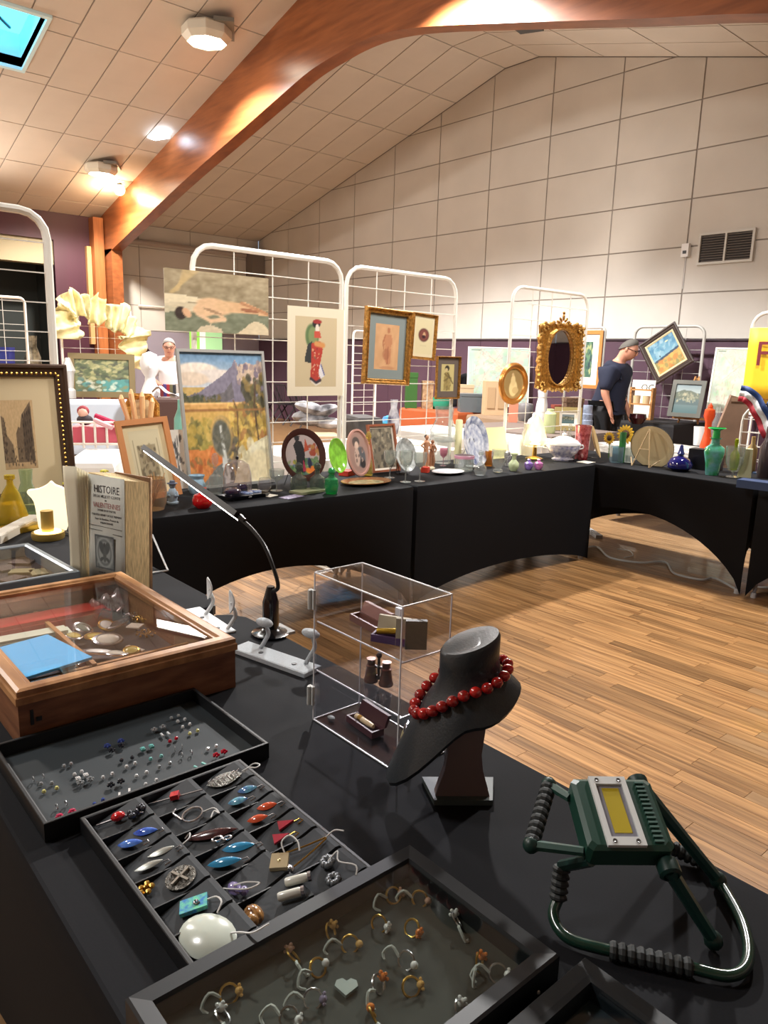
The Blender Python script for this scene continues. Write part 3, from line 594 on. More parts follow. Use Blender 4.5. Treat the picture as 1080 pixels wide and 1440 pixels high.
def ringp(t):
    MB().tube([(.014*math.cos(a), .014*math.sin(a), .003) for a in np.linspace(0, 2*PI, 20, False)], .0016, 6, True).build('hoop', SILV, t, smooth=True)
    MB().tube([(-.028, -.016, .003), (-.02, -.022, .004), (-.008, -.018, .003), (.002, -.016, .004)], .002, 6).build('clasp', SILV, t)
jewel(1, 1, 'hoop_pendant', 'open silver hoop pendant tied with white string in the tray', 'pendant', ringp, rz=R(-10), cord=[(.006, .014, .003), (.014, .028, .006), (.03, .03, .006), (.02, .026, .006), (.03, .018, .006)])
jewel(1, 2, 'oval_earrings', 'pair of shimmering turquoise oval earrings in the compartment tray', 'earrings', pairfn(SHIM, .030, .009, .012), rz=R(-35))
jewel(2, 0, 'leaf_earrings', 'pair of plain silver leaf earrings in the compartment tray', 'earrings', pairfn(mat('brushed_silver', (175, 178, 172), .35, .8), .036, .007, .011, .003, ang=.25), rz=R(-35))
jewel(2, 1, 'feather_pendant', 'dark red feather shaped pendant with silver loops and string', 'pendant', lambda t: (leafmb(.075, .010, .006).build('feather', mat('dark_red_shell', (66, 34, 36), .2, noise=(150, .4), coat=.6), t, smooth=True), MB().tube([(.016+.005*math.cos(a), .012+.007*math.sin(a), .003) for a in np.linspace(0, 6.28, 10, False)], .0014, 5, True).tube([(.018+.004*math.cos(a), .026+.006*math.sin(a), .003) for a in np.linspace(0, 6.28, 10, False)], .0012, 5, True).build('loops', SILV, t)), rz=R(-40), cord=[(0, -.036, .003), (-.006, -.03, .006), (.006, -.028, .006), (.014, -.036, .004)])
jewel(2, 2, 'oval_earrings', 'pair of orange red oval earrings with silver rims in the tray', 'earrings', pairfn(enam('coral', (205, 84, 52)), .030, .0085, .012), rz=R(-35))
def disc(t):
    MB().lathe([(.018, .001), (.019, .003), (.014, .0035), (.012, .0025), (.001, .003)], n=18).build('disc', mat('old_pewter', (95, 92, 86), .4, .7, noise=(260, .5), bump=.6), t, smooth=True)
    MB().box((0, 0, .005), (.028, .003, .003), (0, 0, .3)).box((0, 0, .005), (.003, .028, .003), (0, 0, .3)).build('cross', mat('pewter_light', (165, 160, 150), .35, .7), t)
jewel(3, 0, 'disc_brooch', 'round dark metal brooch with a raised cross in the tray', 'brooch', disc, u=.05, v=.1)
def flower(t, ma=GOLD, k=5, r=.007):
    b = MB()
    for q in range(k): b.ell((r*math.cos(q*2*PI/k), r*math.sin(q*2*PI/k), .004), (r*.6, r*.6, .003), 7, 4)
    b.ell((0, 0, .006), r*.45, 6, 4); b.build('petals', ma, t, smooth=True)
jewel(3, 0, 'flower_brooch', 'tiny gold flower brooch beside the round cross brooch', 'brooch', flower, u=-.28, v=-.36)
jewel(3, 1, 'marquise_earrings', 'pair of long bright blue pointed earrings in the tray', 'earrings', pairfn(enam('cobalt', (50, 140, 185)), .046, .009, .013, .006), rz=R(-42))
def tri(t):
    for s in (-1, 1):
        MB().prism([(s*.012-.010, -.010-s*.005, .001), (s*.012+.010, -.010-s*.005, .001), (s*.012, .012-s*.005, .001)], (0, 0, 0), (0, 0, .003)).build('drop', enam('crimson', (165, 35, 60)), t)
        MB().tube([(q[0]+s*.012, q[1]-s*.005, q[2]) for q in HOOK], .0009, 5).build('hook', GOLD, t)
jewel(3, 2, 'triangle_earrings', 'pair of crimson triangle earrings on hooks in the compartment tray', 'earrings', tri, rz=R(-25))
jewel(4, 0, 'rectangular_pendant', 'rectangular abalone pendant with a silver spiral and white string', 'pendant', lambda t: (MB().box((0, 0, .003), (.022, .032, .005)).build('plate', mat('abalone_blue', (60, 130, 200), .12, noise=(150, .6), c2=(120, 220, 170), coat=.8), t), MB().tube([(.005*k/8*math.cos(k*.9), .004+.005*k/8*math.sin(k*.9), .0065) for k in range(9)], .0012, 5).build('spiral', SILV, t)), rz=R(-28), cord=[(0, .016, .004), (.006, .028, .008), (.02, .034, .01), (.03, .028, .006)])
def sqp(t):
    MB().box((0, 0, .004), (.022, .022, .006), (0, 0, .5)).build('plate', mat('champagne', (205, 190, 155), .2, .5), t)
    flower(t, mat('pale_gold', (200, 180, 130), .3, .8), 4, .006)
jewel(4, 1, 'square_pendant', 'square champagne coloured pendant with a white loop of string', 'pendant', sqp, u=.15, v=.42, rz=R(20), cord=[(0, .012, .005), (-.010, .02, .012), (-.006, .032, .014), (.008, .03, .012), (.016, .022, .008)])
jewel(4, 1, 'knot_pendant', 'violet glass pendant tangled with white string behind the abalone pendant', 'pendant', lambda t: (MB().ell((0, 0, .005), (.012, .008, .005), 9, 6).ell((.012, .006, .005), .006, 7, 5).build('bead', enam('violet', (130, 120, 165)), t, smooth=True)), u=.0, v=-.32, cord=[(0, 0, .01), (.012, .012, .014), (.026, .022, .014), (.022, .008, .014), (.006, -.004, .012), (-.008, -.01, .008)])
def chain(t):
    for s, e in (((0, .03, .004), (-.018, -.03, .003)), ((.002, .03, .004), (.014, -.028, .003))):
        MB().tube(bez([s, ((s[0]+e[0])/2+.002, 0, .004), e], 5), .0012, 5).build('chain', GOLD, t, smooth=True)
    MB().tube([(-.018, -.030, .004), (-.020, -.046, .004)], [.003, .0035], 8).build('tassel', GOLD, t, smooth=True)
    MB().ell((.014, -.03, .004), (.008, .005, .004), 8, 5).build('clasp', SILV, t)
jewel(4, 2, 'chain_necklace', 'fine gold chain necklace with a tassel hung over the tray edge', 'necklace', chain, rz=R(-8), cord=[(0, .03, .004), (.006, .042, .012), (.018, .05, .014)])
jewel(5, 0, 'oval_pendant', 'large milky white oval stone pendant in the nearest corner compartment', 'pendant', lambda t: MB().lathe([(.030, .001), (.031, .004), (.022, .010), (.001, .012)], n=22, sx=1.15, sy=.85).build('stone', mat('milky_stone', (200, 208, 196), .2, coat=.5), t, smooth=True), u=-.05, v=-.12, rz=R(20), cord=[(.024, .012, .008), (.034, .016, .010), (.05, .02, .014), (.062, .034, .018)])
jewel(5, 1, 'shell_pendant', 'polished brown striped shell pendant at the edge of the compartment tray', 'pendant', lambda t: (MB().ell((0, 0, .008), (.015, .011, .009), 12, 8).ell((.008, -.006, .01), (.008, .008, .008), 10, 6).build('shell', mat('tiger_shell', (190, 140, 80), .12, noise=(70, .6), c2=(70, 36, 16), stretch=(1, 4, 1), coat=.8), t, smooth=True)), u=.0, v=-.38)
def sticks(t):
    for s in (-1, 1):
        MB().lathe([(.0045, 0), (.0055, .002), (.0055, .026), (.0045, .028)], (s*.011, -.014-s*.004, .006), 10, rot=(R(-90), 0, 0)).build('drop', mat('white_shell', (205, 205, 195), .3, coat=.4), t, smooth=True)
        MB().lathe([(.006, 0), (.006, .004)], (s*.011, .014-s*.004, .006), 10, rot=(R(-90), 0, 0)).build('cap', SILV, t)
jewel(5, 1, 'stick_earrings', 'pair of short white stick earrings with silver caps', 'earrings', sticks, u=.05, v=.28, rz=R(-35))
def cluster(t):
    b = MB()
    for s in (-1, 1):
        for k in range(8): b.ell((s*.014+.006*math.cos(k*.8), .006*math.sin(k*.8)-s*.006, .006), .0048, 7, 5)
    b.build('flowers', mat('grey_pearl', (125, 130, 134), .3, .4), t, smooth=True)
jewel(5, 2, 'flower_earrings', 'pair of grey flower cluster earrings tied with white string', 'earrings', cluster, cord=[(-.012, .006, .008), (-.008, .02, .016), (.004, .012, .014), (.026, .022, .014), (.036, .012, .008)])
# --- glazed ring case
g0, g1, q0, q1 = -.705, -.436, .255, .685
rc = thing('ring_case', 'black case with a glass top full of small gold rings in front', 'display case', ((g0+g1)/2, (q0+q1)/2, ZT)); hx, hy = (g1-g0)/2, (q1-q0)/2
rectframe(MB(), hx, hy, [(.024, .004), (.024, .030), (.022, .036), (.003, .038), (0, .035), (0, 0), (.02, 0)]).build('case_frame', mat('case_black', (22, 26, 30), .5), rc)
MB().b2((-hx+.01, -hy+.01, .001), (hx-.01, hy-.01, .006)).build('case_floor', mat('case_felt', (52, 54, 50), .85), rc)
MB().b2((-hx+.02, -hy+.02, .031), (hx-.02, hy-.02, .0325)).build('pane', glass('case_glass', (245, 248, 246), .16, .01), rc)
def ringobj(px, py, k, stone, lab, tagp=0):
    p = T(px, py, ZT+.010); t = thing('ring', lab, 'ring', p, rot=(R(random.uniform(40, 75)), 0, random.uniform(0, 3)), group=None)
    mm = GOLD if k == 'g' else SILV
    t.scale = (1.25,)*3; t.location.z += .003
    MB().tube([(.0085*math.cos(a), .0085*math.sin(a), 0) for a in np.linspace(0, 2*PI, 14, False)], .0013, 5, True).build('band', mm, t, smooth=True)
    b = MB(); b.ell((.0095, 0, 0), .0042, 8, 5)
    if tagp != 2:
        for j in range(5): b.ell((.0095+.001, .0045*math.cos(j*1.26), .0045*math.sin(j*1.26)), .002, 6, 4)
    b.build('setting', stone, t, smooth=True)
    if tagp: MB().tube(bez([(-.008, 0, 0), (-.018, .006, .002), (-.026, -.004, 0), (-.02, -.012, .002), (-.034, -.018, 0)], 3), .0016, 5).build('string', mat('grey_string', (180, 184, 180), .7), t)
def stn(c): return mat('ringstone_%d_%d_%d' % c, c, .1, coat=.9)
G_, P_, W_, O_, V_ = (215, 170, 100), (190, 150, 130), (225, 225, 225), (215, 120, 50), (140, 130, 160)
RG = [(553, 1262, 'g', P_, 'pink gold ring at the far corner of the glass case', 1), (590, 1267, 'g', P_, 'rose gold ring with a tag right of the far corner', 2), (642, 1297, 's', W_, 'silver bow shaped ring with string at the far right', 1), (465, 1313, 'g', G_, 'gold cluster ring in the second row, leftmost', 0), (533, 1302, 'g', W_, 'gold and white bow ring in the middle of the second row', 0), (579, 1308, 'g', O_, 'gold ring with an orange stone in the second row', 0), (492, 1331, 'g', G_, 'broad gold filigree ring just below the second row', 2), (412, 1347, 'g', P_, 'pale gold ring with a long tag at the left of the case', 1), (447, 1364, 'g', W_, 'ribbed pale ring beside the long tagged one', 2), (571, 1354, 's', W_, 'square white stone ring in the middle of the case', 2), (532, 1387, 's', O_, 'ring with an orange stone and a paper tag at centre front', 1), (578, 1391, 'g', G_, 'small amber ring right of the tagged orange one', 0), (674, 1357, 'g', O_, 'brown stone ring by the right edge of the case', 1), (700, 1372, 's', W_, 'white tagged silver ring by the right edge of the case', 1), (322, 1401, 'g', G_, 'gold ring with green stones at the left front', 1), (440, 1408, 's', V_, 'violet cluster ring with a curl of string in front', 1), (406, 1434, 's', W_, 'white looped ring at the bottom edge of the picture', 1), (526, 1432, 'g', O_, 'ring with a large orange stone at the bottom edge', 2), (646, 1424, 's', W_, 'white ring with a square tag at the bottom right', 1), (313, 1432, 's', W_, 'grey tagged ring at the bottom left of the glass case', 1)]
for a in RG: ringobj(a[0], a[1], a[2], stn(a[3]), a[4], a[5])
b = MB(); b.prism([(-.014, 0, 0), (-.012, .008, 0), (-.005, .011, 0), (0, .007, 0), (.005, .011, 0), (.012, .008, 0), (.014, 0, 0), (0, -.014, 0)], (0, 0, 0), (0, 0, .004))
solo(b, 'heart_stone', mat('grey_agate', (125, 135, 130), .25, coat=.5), 'grey green heart shaped stone at the middle of the ring case', 'stone', T(487, 1390, ZT+.008), R(50))
# --- second black case at the bottom right corner
t4 = tray(-.418, -.10, .30, .712, .03, 'black lidded case cut off at the bottom right of the picture', 'jewellery_case', .026, mat('case_black2', (26, 31, 35), .5), mat('slate_felt', (44, 54, 58), .7))
MB().b2((-.12, -.18, .024), (.12, .18, .0255)).build('pane', glass('case_glass2', (235, 242, 245), .15, .02), t4)
for x, y, l in ((728, 1407, 'small white stud in the gap between the two black cases'), (750, 1400, 'smaller white stud nearer the bottom right case')):
    solo(MB().ell((0, 0, .004), .0045, 8, 5).ell((.004, .003, .006), .003, 7, 4).tube([(0, 0, .004), (-.008, -.006, .002)], .0012, 5), 'ear_stud', mat('stud_w', (235, 238, 240)), l, 'earring', T(x, y, ZT+.001))
# ================================================================ ACRYLIC CABINET
ca, cb_, cc = T(443, 1012), T(560, 1087), T(612, 1060)
CX0, CX1, CY0, CY1, CH = -1.166, -.905, .842, .962, .318
ac = thing('acrylic_cabinet', 'clear acrylic cabinet with two shelves and side hinges', 'display cabinet', ((CX0+CX1)/2, (CY0+CY1)/2, ZT)); hx, hy = (CX1-CX0)/2, (CY1-CY0)/2; t_ = .003
for nm, a, c in (('top_panel', (-hx, -hy, CH-t_), (hx, hy, CH)), ('bottom_panel', (-hx, -hy, 0), (hx, hy, t_)), ('back_panel', (-hx, hy-t_, t_), (hx, hy, CH-t_)), ('side_panel', (-hx, -hy, t_), (-hx+t_, hy-t_, CH-t_)), ('side_panel', (hx-t_, -hy, t_), (hx, hy-t_, CH-t_)), ('shelf', (-hx+t_, -hy+.006, .106), (hx-t_, hy-t_, .109)), ('shelf', (-hx+t_, -hy+.006, .212), (hx-t_, hy-t_, .215)), ('door', (-hx, -hy-.004, .002), (hx, -hy-.001, CH-.002))):
    MB().b2(a, c).build(nm, ACR, ac)
b = MB(); w = .0011
for x in (-hx, hx):
    for y in (-hy-.003, hy): b.b2((x-w, y-w, 0), (x+w, y+w, CH))
for z in (.001, CH):
    for y in (-hy-.003, hy): b.b2((-hx, y-w, z-w), (hx, y+w, z+w))
    for x in (-hx, hx): b.b2((x-w, -hy, z-w), (x+w, hy, z+w))
for z in (.107, .213):
    b.b2((-hx, -hy+.004, z-.0012), (hx, -hy+.006, z+.0012)).b2((hx-w, -hy, z-.0012), (hx+w, hy, z+.0012))
b.build('polished_edges', EDGE, ac)
for z in (.055, .262):
    h = MB().b2((-hx-.010, -hy-.010, z-.02), (-hx+.006, -hy-.004, z+.02)).tube([(-hx-.004, -hy-.012, z-.02), (-hx-.004, -hy-.012, z+.02)], .004).build('hinge', mat('clear_hinge', (205, 208, 205), .2, spec=.8), ac)
MB().lathe([(.006, 0), (.004, .006), (.009, .012), (.009, .02), (.003, .022)], (hx-.03, -hy-.004, .14), 12, rot=(R(90), 0, 0)).build('knob', ACR, ac, smooth=True)
MB().b2((hx-.02, -hy-.002, .298), (hx-.006, -hy+.006, .312)).build('catch', EDGE, ac)
def cab(fx, fy, z): return (CX0+fx*(CX1-CX0), CY0+fy*(CY1-CY0), ZT+z)
def opencase(name, lab, p, rz, L, wd, ma, inner, item):
    t = thing(name, lab, 'case', p, rz)
    MB().rings([[(-L/2, -wd/2, 0), (L/2, -wd/2, 0), (L/2, wd/2, 0), (-L/2, wd/2, 0)], [(-L/2, -wd/2, .014), (L/2, -wd/2, .014), (L/2, wd/2, .014), (-L/2, wd/2, .014)], [(-L/2+.004, -wd/2+.004, .014), (L/2-.004, -wd/2+.004, .014), (L/2-.004, wd/2-.004, .014), (-L/2+.004, wd/2-.004, .014)], [(-L/2+.006, -wd/2+.006, .006), (L/2-.006, -wd/2+.006, .006), (L/2-.006, wd/2-.006, .006), (-L/2+.006, wd/2-.006, .006)]]).build('base', ma, t)
    MB().rings([[(-L/2, wd/2, .014), (L/2, wd/2, .014), (L/2, wd/2+.006, .014), (-L/2, wd/2+.006, .014)], [(-L/2, wd/2+.010, .014+wd*.8), (L/2, wd/2+.010, .014+wd*.8), (L/2, wd/2+.018, .014+wd*.78), (-L/2, wd/2+.018, .014+wd*.78)]]).build('lid', inner, t)
    if item: item(t)
    return t
MBN = mat('maroon_leather', (72, 30, 38), .45); CRM = mat('cream_satin', (205, 195, 165), .6)
opencase('spectacle_case', 'long open brown pink case on the top cabinet shelf', cab(.33, .55, .2155), R(-6), .095, .026, mat('brown_case', (118, 78, 66), .4), mat('brown_case_in', (150, 104, 92), .5), None)
opencase('pipe_case', 'open violet lined case with a gold pen on the top shelf', cab(.68, .42, .2155), R(28), .075, .032, mat('violet_case', (92, 66, 104), .5), CRM, lambda t: (MB().lathe([(.006, 0), (.006, .05), (.003, .062)], (-.03, 0, .016), 10, rot=(0, R(82), 0)).build('holder', mat('amber_gold', (215, 175, 60), .2, .7), t, smooth=True)))
solo(MB().b2((-.006, -.02, 0), (.006, .02, .055)).b2((.006, -.017, .004), (.007, .017, .051)), 'standing_case', mat('grey_green_case', (74, 76, 66), .5), 'upright grey green case standing open at the right of the top shelf', 'case', cab(.88, .52, .2155), R(-40), smooth=False)
solo(MB().b2((-.003, -.02, 0), (.003, .02, .053)), 'case_lining', CRM, 'pale cream lining board beside the upright grey green case', 'case', cab(.80, .48, .2155), R(-48), smooth=False)
# camera-like brass instrument on the middle shelf
t = thing('opera_glasses', 'bronze coloured opera glasses standing on the middle cabinet shelf', 'opera glasses', cab(.5, .5, .1095), R(20)); BRZ = mat('bronze', (112, 78, 64), .35, .6)
for s in (-1, 1): MB().lathe([(.014, 0), (.015, .004), (.013, .008), (.010, .03), (.011, .034), (.008, .036), (.008, .046), (.010, .048)], (s*.017, 0, .002), 14, rot=(0, 0, 0)).build('barrel', BRZ, t, smooth=True)
MB().b2((-.017, -.003, .012), (.017, .003, .018)).b2((-.012, -.003, .034), (.012, .003, .038)).tube([(0, 0, .01), (0, 0, .06)], .003).ell((0, 0, .06), .006).build('bridge', mat('dark_bronze', (58, 40, 36), .4, .5), t)
opencase('holder_case', 'open dark red case with a gold banded cigarette holder, bottom shelf', cab(.38, .45, .0035), R(-4), .09, .03, MBN, MBN, lambda t: (MB().lathe([(.006, 0), (.006, .045), (.004, .06)], (-.03, 0, .014), 10, rot=(0, R(88), 0)).build('holder', mat('ivory', (230, 205, 160), .3), t, smooth=True), MB().lathe([(.0066, 0), (.0066, .01)], (-.02, 0, .0143), 10, rot=(0, R(88), 0)).build('band', GOLD, t)))
t = thing('perfume_flask', 'oval cream and gold lighter standing on the bottom cabinet shelf', 'lighter', cab(.86, .45, .0035), R(-30)); IVG = mat('ivory_gold', (205, 192, 140), .3, .2)
MB().lathe([(.014, 0), (.020, .006), (.021, .03), (.017, .042), (.010, .046)], n=18, sy=.55).build('body', IVG, t, smooth=True)
MB().lathe([(.012, .044), (.012, .056), (.004, .062)], n=14, sy=.6).tube([(.012, 0, .05), (.018, 0, .062), (.006, 0, .07)], .002).build('cap', SILV, t, smooth=True)
solo(MB().ell((0, 0, .003), (.010, .007, .003)), 'pebble', mat('grey_pebble', (120, 125, 124), .5), 'small grey pebble in the near left corner of the cabinet floor', 'pebble', cab(.1, .2, .0035))
# ================================================================ NECKLACE BUST
NB = Vector((-.776, .874, ZT)); fd = Vector((-.62, -.78, 0)).normalized(); RZ = math.atan2(-fd.x, fd.y)+PI     # local -Y faces the tip
bu = thing('necklace_bust', 'black leather necklace bust on a mauve stand', 'jewellery bust', NB, math.atan2(fd.y, fd.x)+PI/2)
LEA = mat('black_leather', (30, 35, 39), .42, noise=(260, .1), bump=.08, coat=.15)
def lerp(a, b, t): return a+(b-a)*t
N = 36; rings = []
zn = .262
def brim(fx, fy):
    f, bk, sd = max(0, -fy)**2, max(0, fy)**2, fx*fx
    return f*.132+bk*.088+sd*.082, f*.040+bk*.215+sd*.175
def ring(k, fr):          # k 0..1 radial step from neck outwards
    out = []
    for i in range(N):
        a = 2*PI*i/N; fx, fy = math.cos(a), math.sin(a); Rr, ze = brim(fx, fy)
        r = lerp(.049, Rr, k**.85); z0 = zn-.035+.018*fy; z = lerp(z0, ze, k**1.15)
        out.append((fx*r, fy*r, z))
    return out
neck = []
for z, s in ((zn+.028, .93), (zn+.022, 1.0), (zn, 1.0), (zn-.02, 1.0)):
    neck.append([(.049*s*math.cos(2*PI*i/N), .049*s*math.sin(2*PI*i/N), z+.018*math.sin(2*PI*i/N)) for i in range(N)])
shell = [ring(k, 0) for k in (.0, .08, .2, .35, .5, .65, .8, .92, 1.0)]
under = [[(x*.975, y*.975, z-.006) for x, y, z in rg] for rg in shell[::-1][:7]]
b = MB(); b.rings(neck+shell[1:]+under, cap=True)
b.build('bust_form', LEA, bu, smooth=True)
MAU = mat('mauve_suede', (124, 106, 104), .7)
pf = [(-.052, .010), (-.046, .030), (-.036, .06), (-.032, .09), (-.036, .13), (-.04, .185)]
outl = [(x*.9, z*.98) for x, z in pf]+[(-x*.9, z*.98) for x, z in pf[::-1]]
b = MB(); b.prism([(x, 0, z) for x, z in outl], (0, -.008, 0), (0, .012, 0)); st = b.build('stand_panel', MAU, bu); 
pv = fd.angle(Vector((0, -1, 0))); st.rotation_euler = (0, 0, R(90))
b = MB(); b.prism([(-.05, -.02, 0), (.05, -.02, 0), (.064, .052, 0), (-.064, .052, 0)], (0, 0, 0), (0, 0, .010)); st2 = b.build('base_plate', mat('slate_plate', (74, 84, 84), .5), bu); st2.rotation_euler = (0, 0, R(90))
# necklace of red beads
nk = thing('bead_necklace', 'red glass bead necklace worn by the black bust', 'necklace', NB, bu.rotation_euler.z); BEAD = mat('red_bead', (168, 26, 22), .12, noise=(60, .35), coat=.7, rnd=.25)
K = 38; bd = None; path = []
for i in range(K):
    a = 2*PI*i/K-PI/2; fx, fy = math.cos(a), math.sin(a); front = max(0, -fy)**1.5; side = abs(fx); back = max(0, fy)
    Rr, ze = brim(fx, fy); kk = .26+.12*front; r = lerp(.049, Rr, kk**.85)+.003; z = lerp(zn-.035+.018*fy, ze, kk**1.15)+.0105
    path.append(Vector((fx*r, fy*r, z)))
tot = [0]
for i in range(K): tot.append(tot[-1]+(path[(i+1) % K]-path[i]).length)
n = int(tot[-1]/.0196)
for j in range(n):
    s = tot[-1]*j/n; i = max(k for k in range(K) if tot[k] <= s); q = path[i].lerp(path[(i+1) % K], (s-tot[i])/(tot[i+1]-tot[i]))
    if bd is None: bd = MB().ell((0, 0, 0), (.0102, .0102, .0094), 12, 8).build('bead', BEAD, nk, q, True)
    else: copy_part(bd, nk, q, scale=(1+.04*math.cos(2*PI*j/n),)*3)
# ================================================================ GREEN WORK LIGHT
GRN = mat('green_plastic', (22, 62, 50), .38); DGR = mat('dark_green', (16, 48, 42), .4); RUB = mat('ribbed_rubber', (36, 40, 40), .6)
wl = thing('work_light', 'dark green portable work light with yellow LED panel and foam handles', 'work light', (-.50, .845, ZT), R(49))
C0 = wl.location
def L(px, py, z):      # a photographed point at height z, in the lamp's own frame
    v = T(px, py, .74+z)-C0; c, s = math.cos(-R(49)), math.sin(-R(49)); return Vector((v.x*c-v.y*s, v.x*s+v.y*c, v.z))
tl, tr_, br, bl = L(826, 1096, .185), L(931, 1098, .185), L(932, 1190, .150), L(802, 1190, .150)
ctr = (tl+tr_+br+bl)/4; ex = ((tr_-tl)+(br-bl)).normalized(); ey = ((tl-bl)+(tr_-br)).normalized(); ey = (ey-ex*ey.dot(ex)).normalized(); ez = ex.cross(ey)
bw, bh = ((tr_-tl).length+(br-bl).length)/2, ((tl-bl).length+(tr_-br).length)/2
MX = Matrix((ex, ey, ez)).transposed().to_4x4(); MX.translation = ctr
def lb(b, name, ma, smooth=False): o = b.build(name, ma, wl, smooth=smooth); o.matrix_local = MX; return o
b = MB(); rs = []
for z, i in ((0, .006), (-.004, 0), (-.034, 0), (-.044, .01)):
    x, y = bw/2-i, bh/2-i; rs.append([(-x, -y+.006, z), (-x+.006, -y, z), (x-.006, -y, z), (x, -y+.006, z), (x, y-.006, z), (x-.006, y, z), (-x+.006, y, z), (-x, y-.006, z)])
b.rings(rs[::-1]); lb(b, 'body', GRN)
b = MB()
for k in range(14): b.box((bw*.33, -bh/2+.01+k*(bh-.02)/13, .001), (.012, .0028, .005))
lb(b, 'cooling_fins', mat('fin_green', (62, 96, 86), .5))
b = MB(); px_, wx, wy = -bw*.06, bw*.225, bh*.5-.002
for q in ((-wx, -wx+.007, -wy, wy), (wx-.007, wx, -wy, wy), (-wx+.007, wx-.007, wy-.012, wy), (-wx+.007, wx-.007, -wy, -wy+.012)): b.b2((px_+q[0], q[2], 0), (px_+q[1], q[3], .005))
lb(b, 'bezel', mat('grey_white', (212, 214, 212), .35))
lb(MB().b2((px_-wx+.007, -wy+.012, .0005), (px_+wx-.007, wy-.012, .001)), 'reflector', mat('pearl', (170, 165, 172), .3))
lb(MB().b2((px_-wx*.42, -wy*.62, .001), (px_+wx*.5, wy*.68, .0018)), 'led_panel', mat('led_yellow', (228, 196, 40), .4))
lb(MB().b2((px_-wx+.007, -wy+.012, .0032), (px_+wx-.007, wy-.012, .0038)), 'pane', PANE)
for sx in (-1, 1):
    for sy in (-1, 1): lb(MB().lathe([(.003, .005), (.0028, .0062), (.001, .0058)], (px_+sx*wx*.6, sy*(wy-.006), 0), 8), 'screw', mat('screw', (120, 120, 120), .3, .8))
lb(MB().lathe([(.013, 0), (.014, .003), (.014, .018), (.010, .021), (.009, .016), (.001, .016)], (bw*.42, -bh/2-.002, -.022), 14, rot=(R(90), 0, 0)), 'knob', DGR, True)
lb(MB().lathe([(.013, 0), (.014, .003), (.014, .012), (.010, .014)], (bw*.42, bh/2+.002, -.022), 14, rot=(R(-90), 0, 0)), 'knob', DGR, True)
def ribs(a, c, r, n, name='foam_grip'):
    a, c = Vector(a), Vector(c); pts, rr = [], []
    for k in range(n):
        for f, q in ((0, .86), (.3, 1.06), (.65, 1.06), (.92, .80)): pts.append(a.lerp(c, (k+f)/n)); rr.append(r*q)
    MB().tube(pts, rr, 10).build(name, RUB, wl, smooth=False)
ga, gb = L(772, 1104, .155), L(747, 1188, .12); ribs(ga, gb, .0105, 9)
for g, yy_ in ((ga, .34), (gb, -.40)):
    e = MX @ Vector((-bw/2, bh*yy_, -.022)); MB().tube([g, e], [.007, .006], 6).build('grip_arm', mat('arm_green', (40, 74, 64), .45), wl)
    MB().ell(g, .0115, 10, 6).build('grip_cap', DGR, wl, smooth=True)
# stand: two arms from the pivots to the base tube that lies on the table
pa = MX @ Vector((bw*.42, -bh/2-.012, -.022)); pb = MX @ Vector((bw*.42, bh/2+.012, -.022))
fa, fb = L(1003, 1322, .014), L(1010, 1238, .014)
for p0, f0, c0 in ((pa, fa, (24, 70, 66)), (pb, fb, (24, 42, 66))):
    d = (f0-p0).normalized(); MB().tube([p0, p0+d*.02, f0], [.0105, .0095, .0085], 8).build('stand_arm', mat('arm_%d' % c0[2], c0, .4), wl, smooth=True)
    MB().ell(f0, .0125, 10, 6).build('arm_foot', DGR, wl, smooth=True)
base = [L(790, 1218, .075), L(788, 1255, .04), L(778, 1287, .02), L(797, 1318, .0115), L(845, 1334, .0115), L(905, 1345, .0115), L(975, 1362, .0115), L(1028, 1372, .0115), L(1052, 1350, .0115), L(1045, 1300, .0115), L(1015, 1245, .0115), L(990, 1213, .0115), L(945, 1192, .02)]
bp = bez(base, 6); MB().tube(bp, .0075, 10).build('base_tube', mat('tube_green', (22, 52, 40), .25, coat=.5), wl, smooth=True)
ribs(base[0], base[1].lerp(base[2], .35), .0115, 5); ribs(base[4].lerp(base[5], .2), base[6], .0115, 9); ribs(base[11], base[12], .0115, 5)
MB().tube([base[0], MX @ Vector((-bw*.42, -bh/2+.004, -.03))], .008, 8).build('bracket', DGR, wl); MB().tube([base[12], MX @ Vector((bw*.2, bh/2-.01, -.04))], .008, 8).build('bracket', DGR, wl)
# ================================================================ GOOSENECK LAMP with clamp
lx, ly = -1.640, 1.03
gn = thing('gooseneck_lamp', 'black bendable clip-on lamp with a long lit LED bar', 'lamp', (lx, ly, ZT))
def PL(px, py, Y=ly): return PY(px, py, Y)-Vector((lx, ly, ZT))
gp = [Vector((.008, 0, .12)), PL(391, 826), PL(385, 800), PL(372, 768), PL(355, 745), PL(340, 731)]
MB().lathe([(.05, 0), (.052, .006), (.030, .012), (.022, .02), (.022, .09), (.018, .105), (.010, .135)], (.008, 0, 0), 20).build('base', mat('gloss_black', (12, 12, 16), .2, coat=.4), gn, smooth=True)
MB().b2((-.03, -.02, .0005), (.045, .055, .008)).build('clamp_plate', mat('clear_plastic', (150, 150, 150), .3), gn)
MB().tube(bez(gp, 6), [.0085]*1+[.0055]*(len(bez(gp, 6))-1), 8).build('neck', BPLA, gn, smooth=True)
t0, t1 = PL(337, 727), PL(206, 632); dr = (t1-t0).normalized(); nn_ = Vector((0, 1, 0)).cross(dr).normalized(); nn_ = nn_ if nn_.z < 0 else -nn_; side = dr.cross(nn_).normalized(); side = side if side.y < 0 else -side; nn_ = (nn_*.80+side*.60).normalized(); yy_ = nn_.cross(dr)
M3 = Matrix((dr, yy_, nn_)).transposed()
LL = (t1-t0).length
